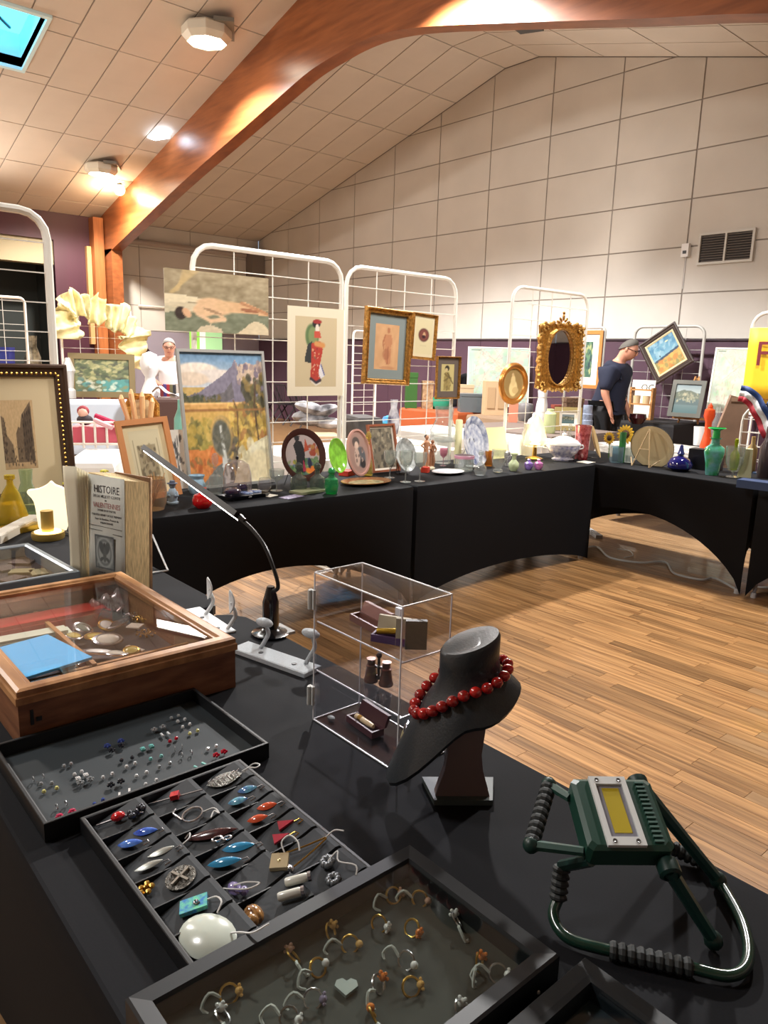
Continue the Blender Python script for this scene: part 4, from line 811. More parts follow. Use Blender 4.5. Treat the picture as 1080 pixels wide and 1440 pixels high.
o = MB().box((LL/2, 0, 0), (LL, .040, .018)).lathe([(.010, 0), (.006, .03)], (0, 0, 0), 8, rot=(0, R(-90), 0)).build('lamp_bar', BPLA, gn); MM = M3.to_4x4(); MM.translation = t0; o.matrix_local = MM
o = MB().box((LL/2, 0, .0098), (LL*.96, .024, .002)).build('led_strip', mat('led_white', (255, 252, 245), .4, emit=16), gn); o.matrix_local = MM
# ================================================================ WHITE EARRING STANDS
GLT = mat('glitter_white', (196, 204, 210), .4, noise=(900, .35), bump=.6); MATW = mat('matt_white', (215, 220, 222), .6)
def earstand(name, lab, A_, B_, wid, th, stems, ma, leafs):
    a, c = Vector(A_), Vector(B_); mid = (a+c)/2; d = (c-a); rz = math.atan2(d.y, d.x); L_ = d.length
    t = thing(name, lab, 'earring stand', (mid.x, mid.y, ZT), rz)
    MB().rings([[(-L_/2, -wid/2, 0), (L_/2, -wid/2, 0), (L_/2, wid/2, 0), (-L_/2, wid/2, 0)], [(-L_/2, -wid/2, th-.002), (L_/2, -wid/2, th-.002), (L_/2, wid/2, th-.002), (-L_/2, wid/2, th-.002)], [(-L_/2+.003, -wid/2+.003, th), (L_/2-.003, -wid/2+.003, th), (L_/2-.003, wid/2-.003, th), (-L_/2+.003, wid/2-.003, th)]]).build('base', ma, t)
    for s, (h, kind, off) in zip(stems, leafs):
        x = s*L_; y = wid*.2
        pts = bez([(x, y, th), (x+off*.3, y+.012, th+h*.2), (x+off, y+.02, th+h*.5), (x+off*.6, y+.01, th+h*.9)], 5)
        MB().tube(pts, [.0055]*(len(pts)-4)+[.005, .0045, .004, .0035], 8).build('stem', ma, t, smooth=True)
        e = pts[-1]
        if kind == 'leaf':
            def fn(u, v, e=e): k = math.sin(u*PI)**.7; return (e.x+(v-.5)*.032*k, e.y-.004+.006*math.sin(u*PI), e.z-.030+.066*u)
            MB().grid(fn, 9, 4).build('leaf', ma, t, smooth=True, solid=.003)
        else: MB().ell((e.x, e.y, e.z), (.027, .014, .0115), 14, 8).build('pad', ma, t, smooth=True)
        MB().lathe([(.006, th), (.006, th+.002)], (x-.02 if s > 0 else x+.02, -wid*.1, 0), 10).build('screw_cap', mat('dark_hole', (50, 52, 55), .5), t)
earstand('earring_stand', 'white plain earring stand with two leaf shaped tips', T(268, 858), T(318, 892), .06, .006, (-.18, .42), MATW, [(.085, 'leaf', .012), (.085, 'leaf', .012)])
earstand('glitter_stand', 'sparkling white earring stand with two padded oval tips', T(337, 912), T(440, 948), .062, .012, (-.25, .36), GLT, [(.075, 'pad', .008), (.085, 'pad', .012)])
# ================================================================ OLD BOOK
OLD = mat('old_page', (196, 196, 186), .8, noise=(8, .14)); FORE = mat('fore_edge', (202, 176, 130), .85, noise=(6, .3), stretch=(60, 60, .6), bump=.4)
LTH = mat('worn_leather', (120, 88, 58), .7, noise=(20, .4))
foot = [Vector((-2.405, .822, 0)), Vector((-2.232, .874, 0)), Vector((-2.185, .930, 0)), Vector((-2.350, .885, 0))]
bk = thing('old_book', 'thick worn old book open upright at its printed title page', 'book', (foot[0].x, foot[0].y, ZT)); o0 = foot[0]; lean = Vector((-.02, .02, 0)); BHt = .352
def bp_(i, z): return foot[i]-o0+lean*(z/BHt)+Vector((0, 0, z))
bot_, top_ = [bp_(i, .001) for i in range(4)], [bp_(i, BHt) for i in range(4)]; top_[1].z -= .008; top_[2].z -= .012
MB().rings([bot_, [p.lerp(q, .5) for p, q in zip(bot_, top_)], top_]).build('page_block', FORE, bk)
n1 = (foot[1]-foot[0]).normalized(); nf = Vector((n1.y, -n1.x, 0))
b = MB(); b.grid(lambda u, v: bp_(0, 0).lerp(bp_(1, 0), u*.985)+(lean/BHt+Vector((0, 0, 1)))*(.004+(BHt-.008)*v)+nf*(.002+.002*math.sin(u*PI)), 8, 3)
b.build('title_page', OLD, bk, smooth=True, solid=.0006)
d3 = (foot[2]-foot[3]).normalized(); n3 = Vector((-d3.y, d3.x, 0))
b = MB(); q = [bp_(3, 0)+n3*.001, bp_(2, 0)+d3*.006+n3*.001]
b.rings([[q[0], q[1], q[1]+n3*.006, q[0]+n3*.006], [p+lean+Vector((0, 0, BHt+.003)) for p in (q[0], q[1], q[1]+n3*.006, q[0]+n3*.006)]]).build('back_cover', LTH, bk)
up = (lean/BHt+Vector((0, 0, 1))).normalized(); BM = Matrix((n1, up, n1.cross(up))).transposed()
INK = mat('black_ink', (70, 66, 66), .8); RINK = mat('red_ink', (165, 110, 105), .8); PWID = (foot[1]-foot[0]).length
def line(s, size, u, z, ma, sx=1):
    o = text(s, size, ma, bk, (0, 0, 0), name='printed_line', sx=1, ext=.0003); M4 = BM.to_4x4()
    M4.translation = bp_(0, 0).lerp(bp_(1, 0), u)+(lean/BHt+Vector((0, 0, 1)))*z+nf*.0048; o.matrix_local = M4 @ Matrix.Scale(sx, 4, (1, 0, 0))
line('HISTOIRE', .034, .52, .305, INK, .86); line('DE LA VILLE ET COMTE', .0125, .52, .283, INK); line('DE', .007, .5, .270, INK); line('VALENTIENNES', .0235, .52, .254, RINK, .8)
line('DIVISEE EN IV PARTIES', .009, .52, .238, INK); line('PAR FEU HENRY D\'OULTREMAN', .0098, .52, .223, INK); line('Sieur de Rombies, Prevost de', .0095, .52, .210, INK); line('VALENTIENNES', .009, .52, .198, INK)
b = MB(); 
for z, a, c in ((.186, .03, .93), (.172, .03, .4), (.168, .68, .93)): p, q = (bp_(0, 0).lerp(bp_(1, 0), k)+up*z+nf*.0045 for k in (a, c)); b.tube([p, q], .0007, 4)
b.build('rule', INK, bk)
ar = Art(.095, .112, 44, (118, 122, 120)); ar.noise(.1, 20)
ar.ell(.5, .5, .42, .44, (165, 170, 166)).ell(.5, .5, .34, .36, (92, 96, 96)).ell(.5, .5, .29, .31, (150, 154, 150)).ell(.38, .62, .12, .2, (80, 84, 84), .6).ell(.62, .62, .12, .2, (80, 84, 84), -.6).ell(.5, .42, .08, .2, (90, 94, 92)).ell(.5, .72, .04, .06, (70, 72, 72))
ar.ell(.35, .3, .1, .05, (84, 88, 86), .5).ell(.65, .3, .1, .05, (84, 88, 86), -.5).line([(.05, .05), (.95, .05), (.95, .95), (.05, .95), (.05, .05)], .02, (70, 72, 72))
o = ar.build('engraving', bk); M4 = Matrix((n1, -nf, up)).transposed().to_4x4(); M4.translation = bp_(0, 0).lerp(bp_(1, 0), .47)+up*.048+nf*.005; o.matrix_local = M4
line('A DOUAY,', .008, .4, .036, INK); line('De l\'Imprimerie', .007, .5, .024, INK)
# sheaf of loose pages folded open at its left
b = MB()
for k in range(9):
    def fn(u, v, k=k): return (-.008-.003*k-.030*u+.012*math.sin(v*5+k*.3)*u, -.02+.009*k-.03*u, .004+(BHt+.018-.005*k)*v)
    b.grid(fn, 4, 8)
b.build('turned_pages', mat('cream_pages', (235, 226, 198), .8), bk, smooth=True, solid=.0008)
b = MB(); b.tube([(-.01, .02, .0), (-.015, .03, .03)], .005, 8); b.build('cover_clip', SILV, bk)
# clear bookstand
p = T(243, 800, ZT); q = T(222, 806, ZT)
solo(MB().tube([T(211, 806, ZT+.003), T(236, 802, ZT+.003), PY(214, 752, T(225, 790).y)], .0035, 5), 'book_stand', mat('clear_rod', (190, 195, 198), .2, spec=.9), 'clear wire book stand prop behind the old book', 'book stand')
# ================================================================ PICTURES, FRAMES, GRID PANELS
CORNER = 0
def rectxz(b, W, H, prof):   # profile of (inset, forward)
    rs = [[(-W/2+i, -d, i), (W/2-i, -d, i), (W/2-i, -d, H-i), (-W/2+i, -d, H-i)] for i, d in prof]
    return b.rings(rs, cap=False)
FPROF = {'flat': [(0, 0), (0, .02), (1, .02), (1, .004)], 'step': [(0, 0), (0, .018), (.25, .024), (.45, .016), (.75, .016), (.85, .010), (1, .010), (1, .003)],
         'ornate': [(0, 0), (0, .022), (.12, .034), (.3, .034), (.42, .022), (.7, .018), (.8, .024), (.92, .022), (1, .014), (1, .003)]}
def framed(name, lab, W, H, fw, style, fm, art, loc, rz, tilt=0, roll=0, mw=0, mm=None, cat='picture', beads=None, grp=None, slip=None):
    """framed picture; loc = centre of its lower edge; local -Y is the face"""
    t = thing(name, lab, cat, loc, group=grp); M4 = Matrix.Rotation(rz, 4, 'Z') @ Matrix.Rotation(-tilt, 4, 'X')
    if roll: M4 = M4 @ Matrix.Translation((0, 0, H/2)) @ Matrix.Rotation(roll, 4, 'Y') @ Matrix.Translation((0, 0, -H/2))
    t.matrix_world = Matrix.Translation(loc) @ M4
    if fw: rectxz(MB(), W, H, [(a*fw, d) for a, d in FPROF[style]]).build('frame', fm, t)
    MB().b2((-W/2+.002, -.003, .002), (W/2-.002, .003 if not fw else 0, H-.002)).build('backing_board', mat('backing', (150, 125, 95), .8) if fw else PAPER, t)
    iw = fw
    if slip: rectxz(MB(), W-2*fw, H-2*fw, [(0, .010), (.3*slip[0], .012), (slip[0], .005)]).build('slip', slip[1], t).location = (0, 0, fw); iw += slip[0]
    if mw:
        a, d = iw-.002, iw+mw
        rectxz(MB(), W, H, [(a, .0045), (d, .0045), (d, .0035)]).build('mat_board', mm or PAPER, t)
    iw += mw
    art.w, art.h = W-2*iw, H-2*iw; art.build('print' if not fw or mw else 'painting', t, (0, -.0042 if mw else -.004, iw))
    if beads:
        bm, n, r, ins = beads; b = MB(); per = [(-W/2+ins, ins, W/2-ins, ins), (W/2-ins, ins, W/2-ins, H-ins), (W/2-ins, H-ins, -W/2+ins, H-ins), (-W/2+ins, H-ins, -W/2+ins, ins)]
        for x0, z0, x1, z1 in per:
            L_ = math.hypot(x1-x0, z1-z0); k = int(L_/n)
            for i in range(k): f = (i+.5)/k; b.ell((x0+(x1-x0)*f, -.02, z0+(z1-z0)*f), r, 6, 4)
        b.build('beading', bm, t)['kind'] = 'stuff'
    return t
def artof(w, h, n=56, bg=(220, 205, 170)): return Art(w, h, n, bg)
FACE_E = R(90)      # local -Y turned to +X (towards the inner floor)
FACE_S = 0          # local -Y stays -Y
def quadart(px, X):     # size and place from two photographed corners on the plane x=X : (left,top) (right,bottom)
    pass
# ---- art
def a_nude():
    a = artof(.65, .34, 90, (150, 138, 112)); a.vg(.45, 1, (128, 116, 92), (140, 126, 100)); a.noise(.05, 14)
    a.poly([(0, .0), (1, 0), (1, .42), (.6, .36), (.3, .3), (0, .42)], (104, 108, 88)).noise(.04, 22)
    for k in range(7): a.line([(.30-.02*k, .98), (.06+.012*k, .62+.01*k)], .04, (168, 146, 104), .5)
    a.poly([(0, .45), (.33, .50), (.36, .55), (.14, .60), (0, .60)], (190, 178, 150)).poly([(0, .30), (.3, .36), (.4, .46), (0, .50)], (186, 174, 148), .8)
    a.ell(.46, .44, .17, .13, (188, 156, 122), -.35).ell(.36, .37, .1, .10, (190, 158, 124), .5).ell(.62, .45, .16, .09, (186, 154, 118), -.1).poly([(.6, .52), (.75, .55), (.99, .40), (.99, .34), (.8, .36), (.6, .38)], (184, 150, 114))
    a.line([(.3, .30), (.42, .20), (.55, .24), (.50, .32)], .05, (190, 160, 128)).line([(.72, .53), (.98, .38)], .04, (140, 92, 62), .7).ell(.8, .41, .09, .03, (120, 70, 48), -.2, .8)
    a.ell(.145, .30, .05, .10, (46, 34, 28)).ell(.20, .31, .035, .075, (188, 150, 118), .3).ell(.44, .36, .1, .02, (110, 84, 62), -.5, .6)
    a.poly([(.28, 0), (.32, .10), (.42, .14), (.52, .08), (.54, 0)], (178, 164, 138)).poly([(.66, 0), (.74, .1), (.82, .22), (.88, .24), (.96, .18), (1, .1), (1, 0)], (182, 168, 140)); a.noise(.03, 40); a.a = np.clip(a.a*1.22, 0, 1); return a
def a_mountain():
    a = artof(.55, .78, 130, (190, 160, 95)); a.vg(.74, 1, (196, 200, 205), (96, 134, 168))
    a.ell(.2, .86, .25, .06, (226, 214, 200)).ell(.45, .82, .3, .05, (214, 204, 196)).ell(.12, .80, .2, .05, (214, 196, 176)).ell(.8, .96, .3, .04, (110, 146, 178), 0, .7)
    a.poly([(0, .66), (.2, .70), (.5, .83), (.62, .90), (.66, .95), (.70, .90), (.8, .93), (.9, .91), (1, .94), (1, .62), (0, .62)], (124, 118, 134))
    a.poly([(.66, .95), (.70, .90), (.8, .93), (.9, .91), (1, .94), (1, .8), (.85, .74), (.74, .72)], (186, 164, 144)); a.dabs(40, [(206, 184, 160), (150, 132, 132), (112, 100, 116)], (.66, .76, 1, .92), .022, .8)
    a.poly([(0, .62), (.15, .70), (.30, .67), (.5, .70), (.6, .78), (.62, .66), (.5, .62)], (100, 96, 96), .8)
    a.poly([(0, .60), (.0, .72), (.08, .66), (.16, .68), (.24, .64), (.45, .64), (.45, .6)], (70, 76, 56)); a.dabs(60, [(64, 72, 50), (92, 88, 60), (120, 104, 62)], (0, .60, .45, .67), .018)
    a.poly([(0, .56), (1, .56), (1, .62), (0, .62)], (206, 158, 92)).line([(0, .565), (1, .565)], .012, (150, 104, 60)).line([(0, .618), (1, .618)], .01, (226, 186, 122))
    a.poly([(0, .56), (.9, .56), (.9, .44), (.55, .44), (.52, .50), (.45, .525), (.36, .51), (.30, .44), (0, .46)], (204, 166, 92))
    a.ell(.43, .36, .13, .15, (112, 110, 92)).ell(.44, .33, .07, .13, (146, 144, 128)).line([(.45, .42), (.46, .2)], .03, (196, 192, 176), .8)
    a.poly([(0, .46), (.28, .46), (.34, .36), (.3, .22), (0, .26)], (132, 122, 66)); a.dabs(110, [(150, 140, 70), (188, 160, 78), (108, 104, 58), (206, 176, 96)], (0, .26, .34, .48), .035, .7)
    a.poly([(.55, .46), (.62, .56), (1, .56), (1, .24), (.62, .2)], (176, 148, 74)); a.dabs(140, [(206, 172, 84), (150, 126, 66), (222, 190, 104), (112, 96, 60), (160, 110, 66)], (.55, .26, 1, .60), .035, .7)
    a.dabs(60, [(96, 92, 60), (64, 62, 48), (138, 116, 66)], (.74, .55, 1, .82), .035, .75).line([(.88, .30), (.86, .6), (.9, .78)], .009, (84, 62, 44)).line([(.62, .3), (.64, .56), (.6, .64)], .008, (110, 84, 54))
    a.poly([(.0, .06), (0, .28), (.2, .27), (.34, .30), (.42, .20), (.36, .12), (.14, .0)], (206, 128, 66)); a.dabs(36, [(222, 150, 86), (176, 92, 50), (140, 116, 70)], (0, .08, .4, .28), .03, .7); a.ell(.34, .22, .08, .07, (212, 118, 62))
    a.poly([(.14, 0), (.34, .14), (.5, .2), (.56, .0)], (116, 118, 112)).poly([(.42, .3), (.48, .2), (.52, .02), (.42, 0), (.40, .14)], (202, 204, 200)).dabs(50, [(90, 88, 74), (120, 100, 84), (72, 70, 64)], (.44, .04, .62, .34), .03, .7)
    a.poly([(.52, 0), (.6, .16), (.8, .30), (1, .36), (1, 0)], (206, 196, 162)); a.dabs(40, [(220, 212, 184), (190, 178, 140), (232, 224, 190)], (.6, 0, 1, .3), .04, .7).ell(.86, .12, .14, .12, (226, 210, 168), 0, .7)
    a.ell(.42, .37, .125, .145, (206, 166, 96)).ell(.42, .355, .11, .135, (104, 104, 92)).line([(.42, .44), (.43, .3), (.47, .05)], .016, (206, 208, 200)).dabs(14, [(120, 118, 100), (88, 88, 76)], (.34, .28, .5, .44), .03, .6).line([(0, .565), (1, .565)], .010, (150, 104, 60))
    a.noise(.05, 50); a.a = np.clip(a.a*1.1, 0, 1); return a
def a_lady():
    a = artof(.3, .42, 84, (206, 188, 152)); a.poly([(.28, .40), (.42, .36), (.52, .62), (.44, .72), (.24, .62)], (40, 44, 46), 0).ell(.40, .72, .15, .17, (96, 122, 78), .2).ell(.42, .72, .10, .13, (132, 148, 98), .2)
    a.poly([(.24, .36), (.38, .34), (.44, .54), (.40, .66), (.30, .60), (.24, .44)], (52, 56, 56)).poly([(.38, .62), (.60, .66), (.66, .54), (.60, .34), (.62, .10), (.52, .04), (.36, .08), (.38, .3)], (184, 62, 50))
    a.ell(.50, .90, .09, .055, (30, 26, 28)).ell(.52, .93, .10, .03, (160, 50, 46)).ell(.52, .83, .045, .065, (232, 220, 204)).poly([(.46, .80), (.58, .80), (.62, .7), (.44, .7)], (200, 84, 66)).line([(.50, .62), (.66, .60)], .05, (214, 150, 90))
    a.poly([(.60, .36), (.70, .16), (.62, .12), (.56, .2)], (226, 224, 226)).line([(.62, .32), (.70, .18)], .012, (70, 80, 150)).line([(.38, .12), (.50, .06), (.60, .1)], .03, (60, 50, 60)).line([(.38, .09), (.5, .03), (.6, .06)], .015, (226, 216, 200))
    a.dabs(26, [(226, 170, 120), (240, 220, 190), (120, 40, 44), (90, 110, 90)], (.40, .12, .60, .56), .014, .8); return a
def a_sanguine():
    a = artof(.14, .24, 48, (206, 160, 116)); a.noise(.03, 10).ell(.55, .86, .06, .06, (160, 96, 66), 0, .7).poly([(.42, .78), (.68, .78), (.72, .6), (.66, .5), (.68, .14), (.52, .12), (.40, .3), (.44, .5), (.36, .62)], (178, 112, 78), .6)
    a.line([(.42, .76), (.34, .6), (.38, .46)], .02, (150, 88, 60), .7).line([(.56, .5), (.54, .14)], .015, (140, 80, 56), .7).ell(.48, .34, .14, .12, (150, 92, 66), 0, .5).ell(.55, .05, .3, .03, (176, 120, 84), 0, .5); return a
def a_medal():
    a = artof(.12, .2, 44, (212, 200, 160)); a.ell(.5, .55, .30, .18, (84, 44, 42)).ell(.5, .55, .25, .15, (120, 64, 56)).ell(.52, .56, .08, .07, (200, 160, 120)).ell(.5, .5, .1, .05, (60, 30, 34)).line([(.3, .25), (.7, .25)], .012, (150, 140, 110)); return a
def a_sepia(c=(190, 176, 120)):
    a = artof(.1, .2, 44, c); a.ell(.45, .84, .16, .10, (48, 42, 34)).ell(.4, .78, .10, .07, (196, 176, 128)).poly([(.3, .7), (.6, .7), (.8, .4), (.72, .05), (.25, .05), (.2, .4)], (150, 132, 80)).line([(.3, .64), (.6, .5), (.3, .4)], .04, (110, 94, 56)).line([(.5, .66), (.9, .3)], .03, (84, 70, 44))
    return a.dabs(24, [(110, 96, 58), (176, 160, 108)], (.2, .05, .8, .5), .05, .6)
def a_street():
    a = artof(.5, .42, 96, (214, 182, 136)); a.vg(0, .12, (190, 158, 116), (206, 172, 128)); g = (104, 86, 66)
    a.poly([(.42, .10), (.42, .52), (.5, .62), (.55, .60), (.62, .78), (.92, .98), (.94, .1)], (120, 100, 78)).poly([(.62, .14), (.64, .7), (.90, .92), (.92, .12)], (92, 76, 60)).poly([(0, .1), (0, .78), (.1, .74), (.14, .5), (.3, .36), (.34, .1)], (128, 108, 84))
    for k in range(5):
        for j in range(4): a.ell(.66+.07*j, .24+.13*k+.02*j, .014, .035, (60, 48, 38)); 
    a.dabs(70, [(84, 68, 52), (60, 48, 40), (150, 126, 96)], (.0, .06, .95, .34), .02, .7).dabs(30, [(80, 64, 50)], (0, .3, .14, .7), .02, .6); return a.noise(.04, 40)
def a_forest():
    a = artof(.4, .28, 80, (92, 98, 70)); a.dabs(120, [(70, 80, 54), (122, 122, 80), (150, 146, 100), (58, 62, 50), (168, 160, 116)], (0, .35, 1, 1), .06, .7).poly([(.5, .35), (1, .4), (1, 0), (.5, 0)], (72, 128, 122)).dabs(50, [(86, 150, 146), (60, 96, 96), (120, 116, 80), (200, 196, 176)], (0, 0, 1, .4), .05, .6); return a
def a_sea():
    a = artof(.5, .4, 80, (190, 140, 70)); a.vg(.42, 1, (120, 160, 176), (54, 104, 136)).dabs(50, [(150, 176, 184), (90, 140, 160), (60, 110, 140)], (0, .5, 1, 1), .08, .5).poly([(0, .44), (1, .52), (1, .44), (0, .36)], (48, 66, 84)).poly([(0, 0), (1, 0), (1, .45), (0, .37)], (178, 140, 76)).dabs(40, [(204, 160, 84), (166, 108, 56), (120, 120, 76)], (0, 0, 1, .36), .07, .6).ell(.28, .52, .015, .03, (40, 36, 36)).ell(.7, .84, .06, .02, (206, 206, 150)); return a
def a_harbour():
    a = artof(.5, .4, 64, (70, 88, 88)); a.vg(.7, 1, (150, 160, 156), (110, 126, 132)).poly([(0, .7), (.3, .8), (.6, .78), (1, .66), (1, .5), (0, .5)], (84, 92, 78)).dabs(60, [(140, 138, 112), (104, 112, 92), (168, 160, 130)], (.1, .4, .9, .7), .04, .6).vg(0, .3, (60, 90, 92), (86, 106, 106)); return a
def a_map(c=(190, 200, 186)):
    a = artof(.6, .8, 80, c); a.noise(.05, 8).dabs(140, [(176, 190, 150), (206, 190, 170), (150, 186, 150), (196, 176, 170), (206, 206, 190)], (.1, .15, .95, .95), .05, .45)
    for k in range(14): x = random.random(); a.line([(x, 0), (x+random.uniform(-.3, .3), .5), (random.random(), 1)], .003, (170, 140, 130), .6)
    for k in range(3): a.line([(.06+.035*k, .3), (.06+.035*k, .95)], .01, (160, 170, 170), .5)
    return a.line([(.05, .96), (.2, .96)], .008, (60, 80, 60))
def a_print(c=(216, 204, 168), d=(120, 104, 76)):
    a = artof(.2, .25, 50, c); a.poly([(.2, .2), (.8, .2), (.8, .75), (.2, .75)], d, .5).dabs(40, [(90, 78, 58), (160, 144, 108), d], (.22, .22, .78, .7), .05, .7).line([(.12, .12), (.88, .12), (.88, .84), (.12, .84), (.12, .12)], .01, (150, 134, 100)); return a
# ---- white grid panels
def grid_panel(x, y0, y1, top, lab, nm='grid_panel', along='y', bot=.02, dv=.262, dh=.125, r=.014, ma=WPLA, grp=None):
    W_ = abs(y1-y0); t = thing(nm, lab, 'display grid', (x, (y0+y1)/2, 0) if along == 'y' else ((y0+y1)/2, x, 0), R(90) if along == 'y' else 0, grp)
    rr = .12 if W_ > .6 else .06; pts = [(-W_/2, 0, bot), (-W_/2, 0, top-rr)]+[(-W_/2+rr*(1-math.cos(a)), 0, top-rr+rr*math.sin(a)) for a in (R(22), R(45), R(68))]+[(-W_/2+rr, 0, top)]
    pts = pts+[(-p[0], 0, p[2]) for p in pts[::-1]]; MB().tube(pts, r, 8).build('tube_frame', ma, t, smooth=True)
    wv = wh = None; k = max(1, round(W_/dv))
    for i in range(1, k):
        xx = -W_/2+W_*i/k
        if wv is None: wv = MB().tube([(0, 0, bot+.1), (0, 0, top)], .0038, 4).build('upright_wire', ma, t, (xx, 0, 0))
        else: copy_part(wv, t, (xx, 0, 0))
    z = top-dh
    while z > bot+.08:
        if wh is None: wh = MB().tube([(-W_/2, 0, 0), (W_/2, 0, 0)], .0038, 4).build('cross_wire', ma, t, (0, -.006, z))
        else: copy_part(wh, t, (0, -.006, z))
        z -= dh
    for s in (-1, 1): MB().tube([(s*W_/2, .0, .012), (s*W_/2, .3, .012)], .010, 6).build('foot', ma, t)
    return t
GX = -3.965
grid_panel(GX, 2.00, 3.04, 2.07, 'white wire grid holding the reclining figure painting and the kimono print', r=.016)
grid_panel(GX, 3.08, 4.10, 2.06, 'white wire grid holding the grey mounted drawing in a gilt frame')
grid_panel(GX, 4.74, 5.76, 2.07, 'white wire grid holding the ornate gilt mirror')
grid_panel(GX, .12, 1.235, 2.12, 'tall white wire grid at the left edge behind the large framed street print', r=.020, dh=.14, dv=.6)
def onE(px, py, X=GX+.03): return PX(px, py, X)
def hung(name, lab, quad, fw, style, fm, art, X=GX+.035, tilt=0, roll=0, **k):
    """quad = photographed left, right, top, bottom of the picture on the plane x=X"""
    l, r, tp_, bt = quad; cxp = (l+r)/2; a, b_ = PX(l, (tp_+bt)/2, X), PX(r, (tp_+bt)/2, X); zt, zb = PX(cxp, tp_, X).z, PX(cxp, bt, X).z
    return framed(name, lab, b_.y-a.y, zt-zb, fw, style, fm, art, (X, (a.y+b_.y)/2, zb), FACE_E, tilt, roll, **k)
hung('painting', 'unframed canvas of a reclining figure hung at the top of the white grid', (231, 377, 384, 468), 0, 'flat', None, a_nude(), X=GX+.06)
hung('mounted_print', 'kimono lady print on a cream mount hung on the white grid', (404, 482, 433, 556), 0, 'flat', None, a_lady(), mw=.055, mm=mat('cream_mount', (232, 220, 194), .8))
hung('framed_drawing', 'standing figure drawing in a gilt frame with grey blue mount', (510, 575, 434, 541), .040, 'ornate', GILT, a_sanguine(), mw=.062, mm=mat('grey_blue_mount', (128, 138, 136), .8), roll=R(2))
hung('framed_medallion', 'small gilt frame with a dark red oval medallion on a cream sheet', (578, 612, 441, 506), .020, 'step', GILT, a_medal(), mw=.02, mm=mat('ivory_mount', (214, 202, 168), .8), roll=R(3))
hung('framed_drawing', 'small sepia drawing in a brown mount and thin gilt frame', (612, 645, 501, 561), .012, 'step', GILT, a_sepia(), mw=.045, mm=mat('brown_mount', (96, 84, 76), .8))
# hooks and strings above hung items
# oval gilt plaque
def oval_frame(b, W, H, prof, n=36):
    return b.rings([[((W/2-i)*math.cos(2*PI*k/n), -d, H/2+(H/2-i)*math.sin(2*PI*k/n)) for k in range(n)] for i, d in prof], cap=False)
p = PX(721, 569, GX+.03); a, b_ = PX(701, 540, GX+.03), PX(740, 540, GX+.03); Wd, Hh = b_.y-a.y, PX(721, 510, GX+.03).z-p.z
t = thing('oval_plaque', 'oval gilt framed plaque with a seated cream figure', 'plaque', (GX+.03, (a.y+b_.y)/2, p.z), FACE_E)
oval_frame(MB(), Wd, Hh, [(0, 0), (0, .018), (.012, .03), (.024, .026), (.034, .016), (.045, .018), (.05, .006)]).build('frame', mat('orange_gilt', (196, 132, 62), .3, .6), t, smooth=True)
a_ = artof(Wd, Hh, 50, (168, 142, 92)); a_.ell(.5, .5, .4, .4, (150, 124, 78)).ell(.5, .36, .18, .24, (222, 202, 150)).ell(.48, .6, .1, .16, (214, 192, 140)).ell(.46, .78, .05, .05, (206, 176, 130)).ell(.6, .3, .14, .1, (200, 176, 126)); a_.w, a_.h = Wd-.08, Hh-.08; a_.build('relief', t, (0, -.008, .04), oval=True)
oval_frame(MB(), Wd-.06, Hh-.06, [(0, .001), (.2, .001)]).build('backing_board', BRN, t).location = (0, 0, .03)
# ornate mirror
a, b_ = PX(757, 500, GX+.03), PX(808, 500, GX+.03); zb, zt = PX(780, 549, GX+.03).z, PX(782, 455, GX+.03).z; W_, H_ = b_.y-a.y, zt-zb
mr = thing('ornate_mirror', 'ornate gilt rococo mirror with an oval glass hung on the white grid', 'mirror', (GX+.05, (a.y+b_.y)/2, zb), FACE_E-R(9))
n = 48; ex_, ez_ = W_*.29, H_*.41; inner = [(ex_*math.cos(2*PI*k/n), ez_*math.sin(2*PI*k/n)+H_/2) for k in range(n)]; outer = []
for k in range(n):
    c, s = math.cos(2*PI*k/n), math.sin(2*PI*k/n); q = 1/max(abs(c)/(W_/2), abs(s)/(H_/2)); wv_ = 1+.035*math.sin(k*2.6); outer.append((c*q*wv_, s*q*wv_+H_/2))
b = MB(); b.rings([[(x, 0, z) for x, z in outer], [(x, -.022, z) for x, z in outer]]+[[(lerp(xo, xi, f), -d, lerp(zo, zi, f)) for (xo, zo), (xi, zi) in zip(outer, inner)] for f, d in ((.12, .036), (.35, .026), (.7, .024), (.85, .036), (1, .03), (1, .008))], cap=False)
b.build('frame', GILT, mr, smooth=False)
b = MB()
for k in range(n):
    for f, rr in ((.08, .016), (.92, .007)): x, z = lerp(outer[k][0], inner[k][0], f), lerp(outer[k][1], inner[k][1], f); b.ell((x, -.03, z), (rr*random.uniform(.7, 1.1),)*3, 7, 4)
for sx in (-1, 1):
    for z0 in (.05, H_-.05):
        for j in range(7): aa = j*.8; b.ell((sx*(W_/2-.05)+.028*math.cos(aa)*(1-j*.08), -.034, z0+.028*math.sin(aa)*(1-j*.08)), .010, 7, 4)
b.build('carving', mat('bright_gilt', (206, 164, 92), .3, .7), mr, smooth=True)['kind'] = 'stuff'
b = MB()
for k, (x, z, r, l) in enumerate(((0, .05, 0, .06), (-.03, .03, .7, .05), (.03, .03, -.7, .05), (-.055, .012, 1.2, .05), (.055, .012, -1.2, .05), (0, .085, .3, .03))): b.ell((x, -.024, H_+z), (.012, .010, l*.5), 8, 5, (0, -r, 0))
b.build('crest', GILT, mr, smooth=True)
MB().add([(x, -.007, z) for x, z in inner], [tuple(range(n))]).build('glass', mat('mirror_glass', (225, 225, 228), .02, 1), mr)
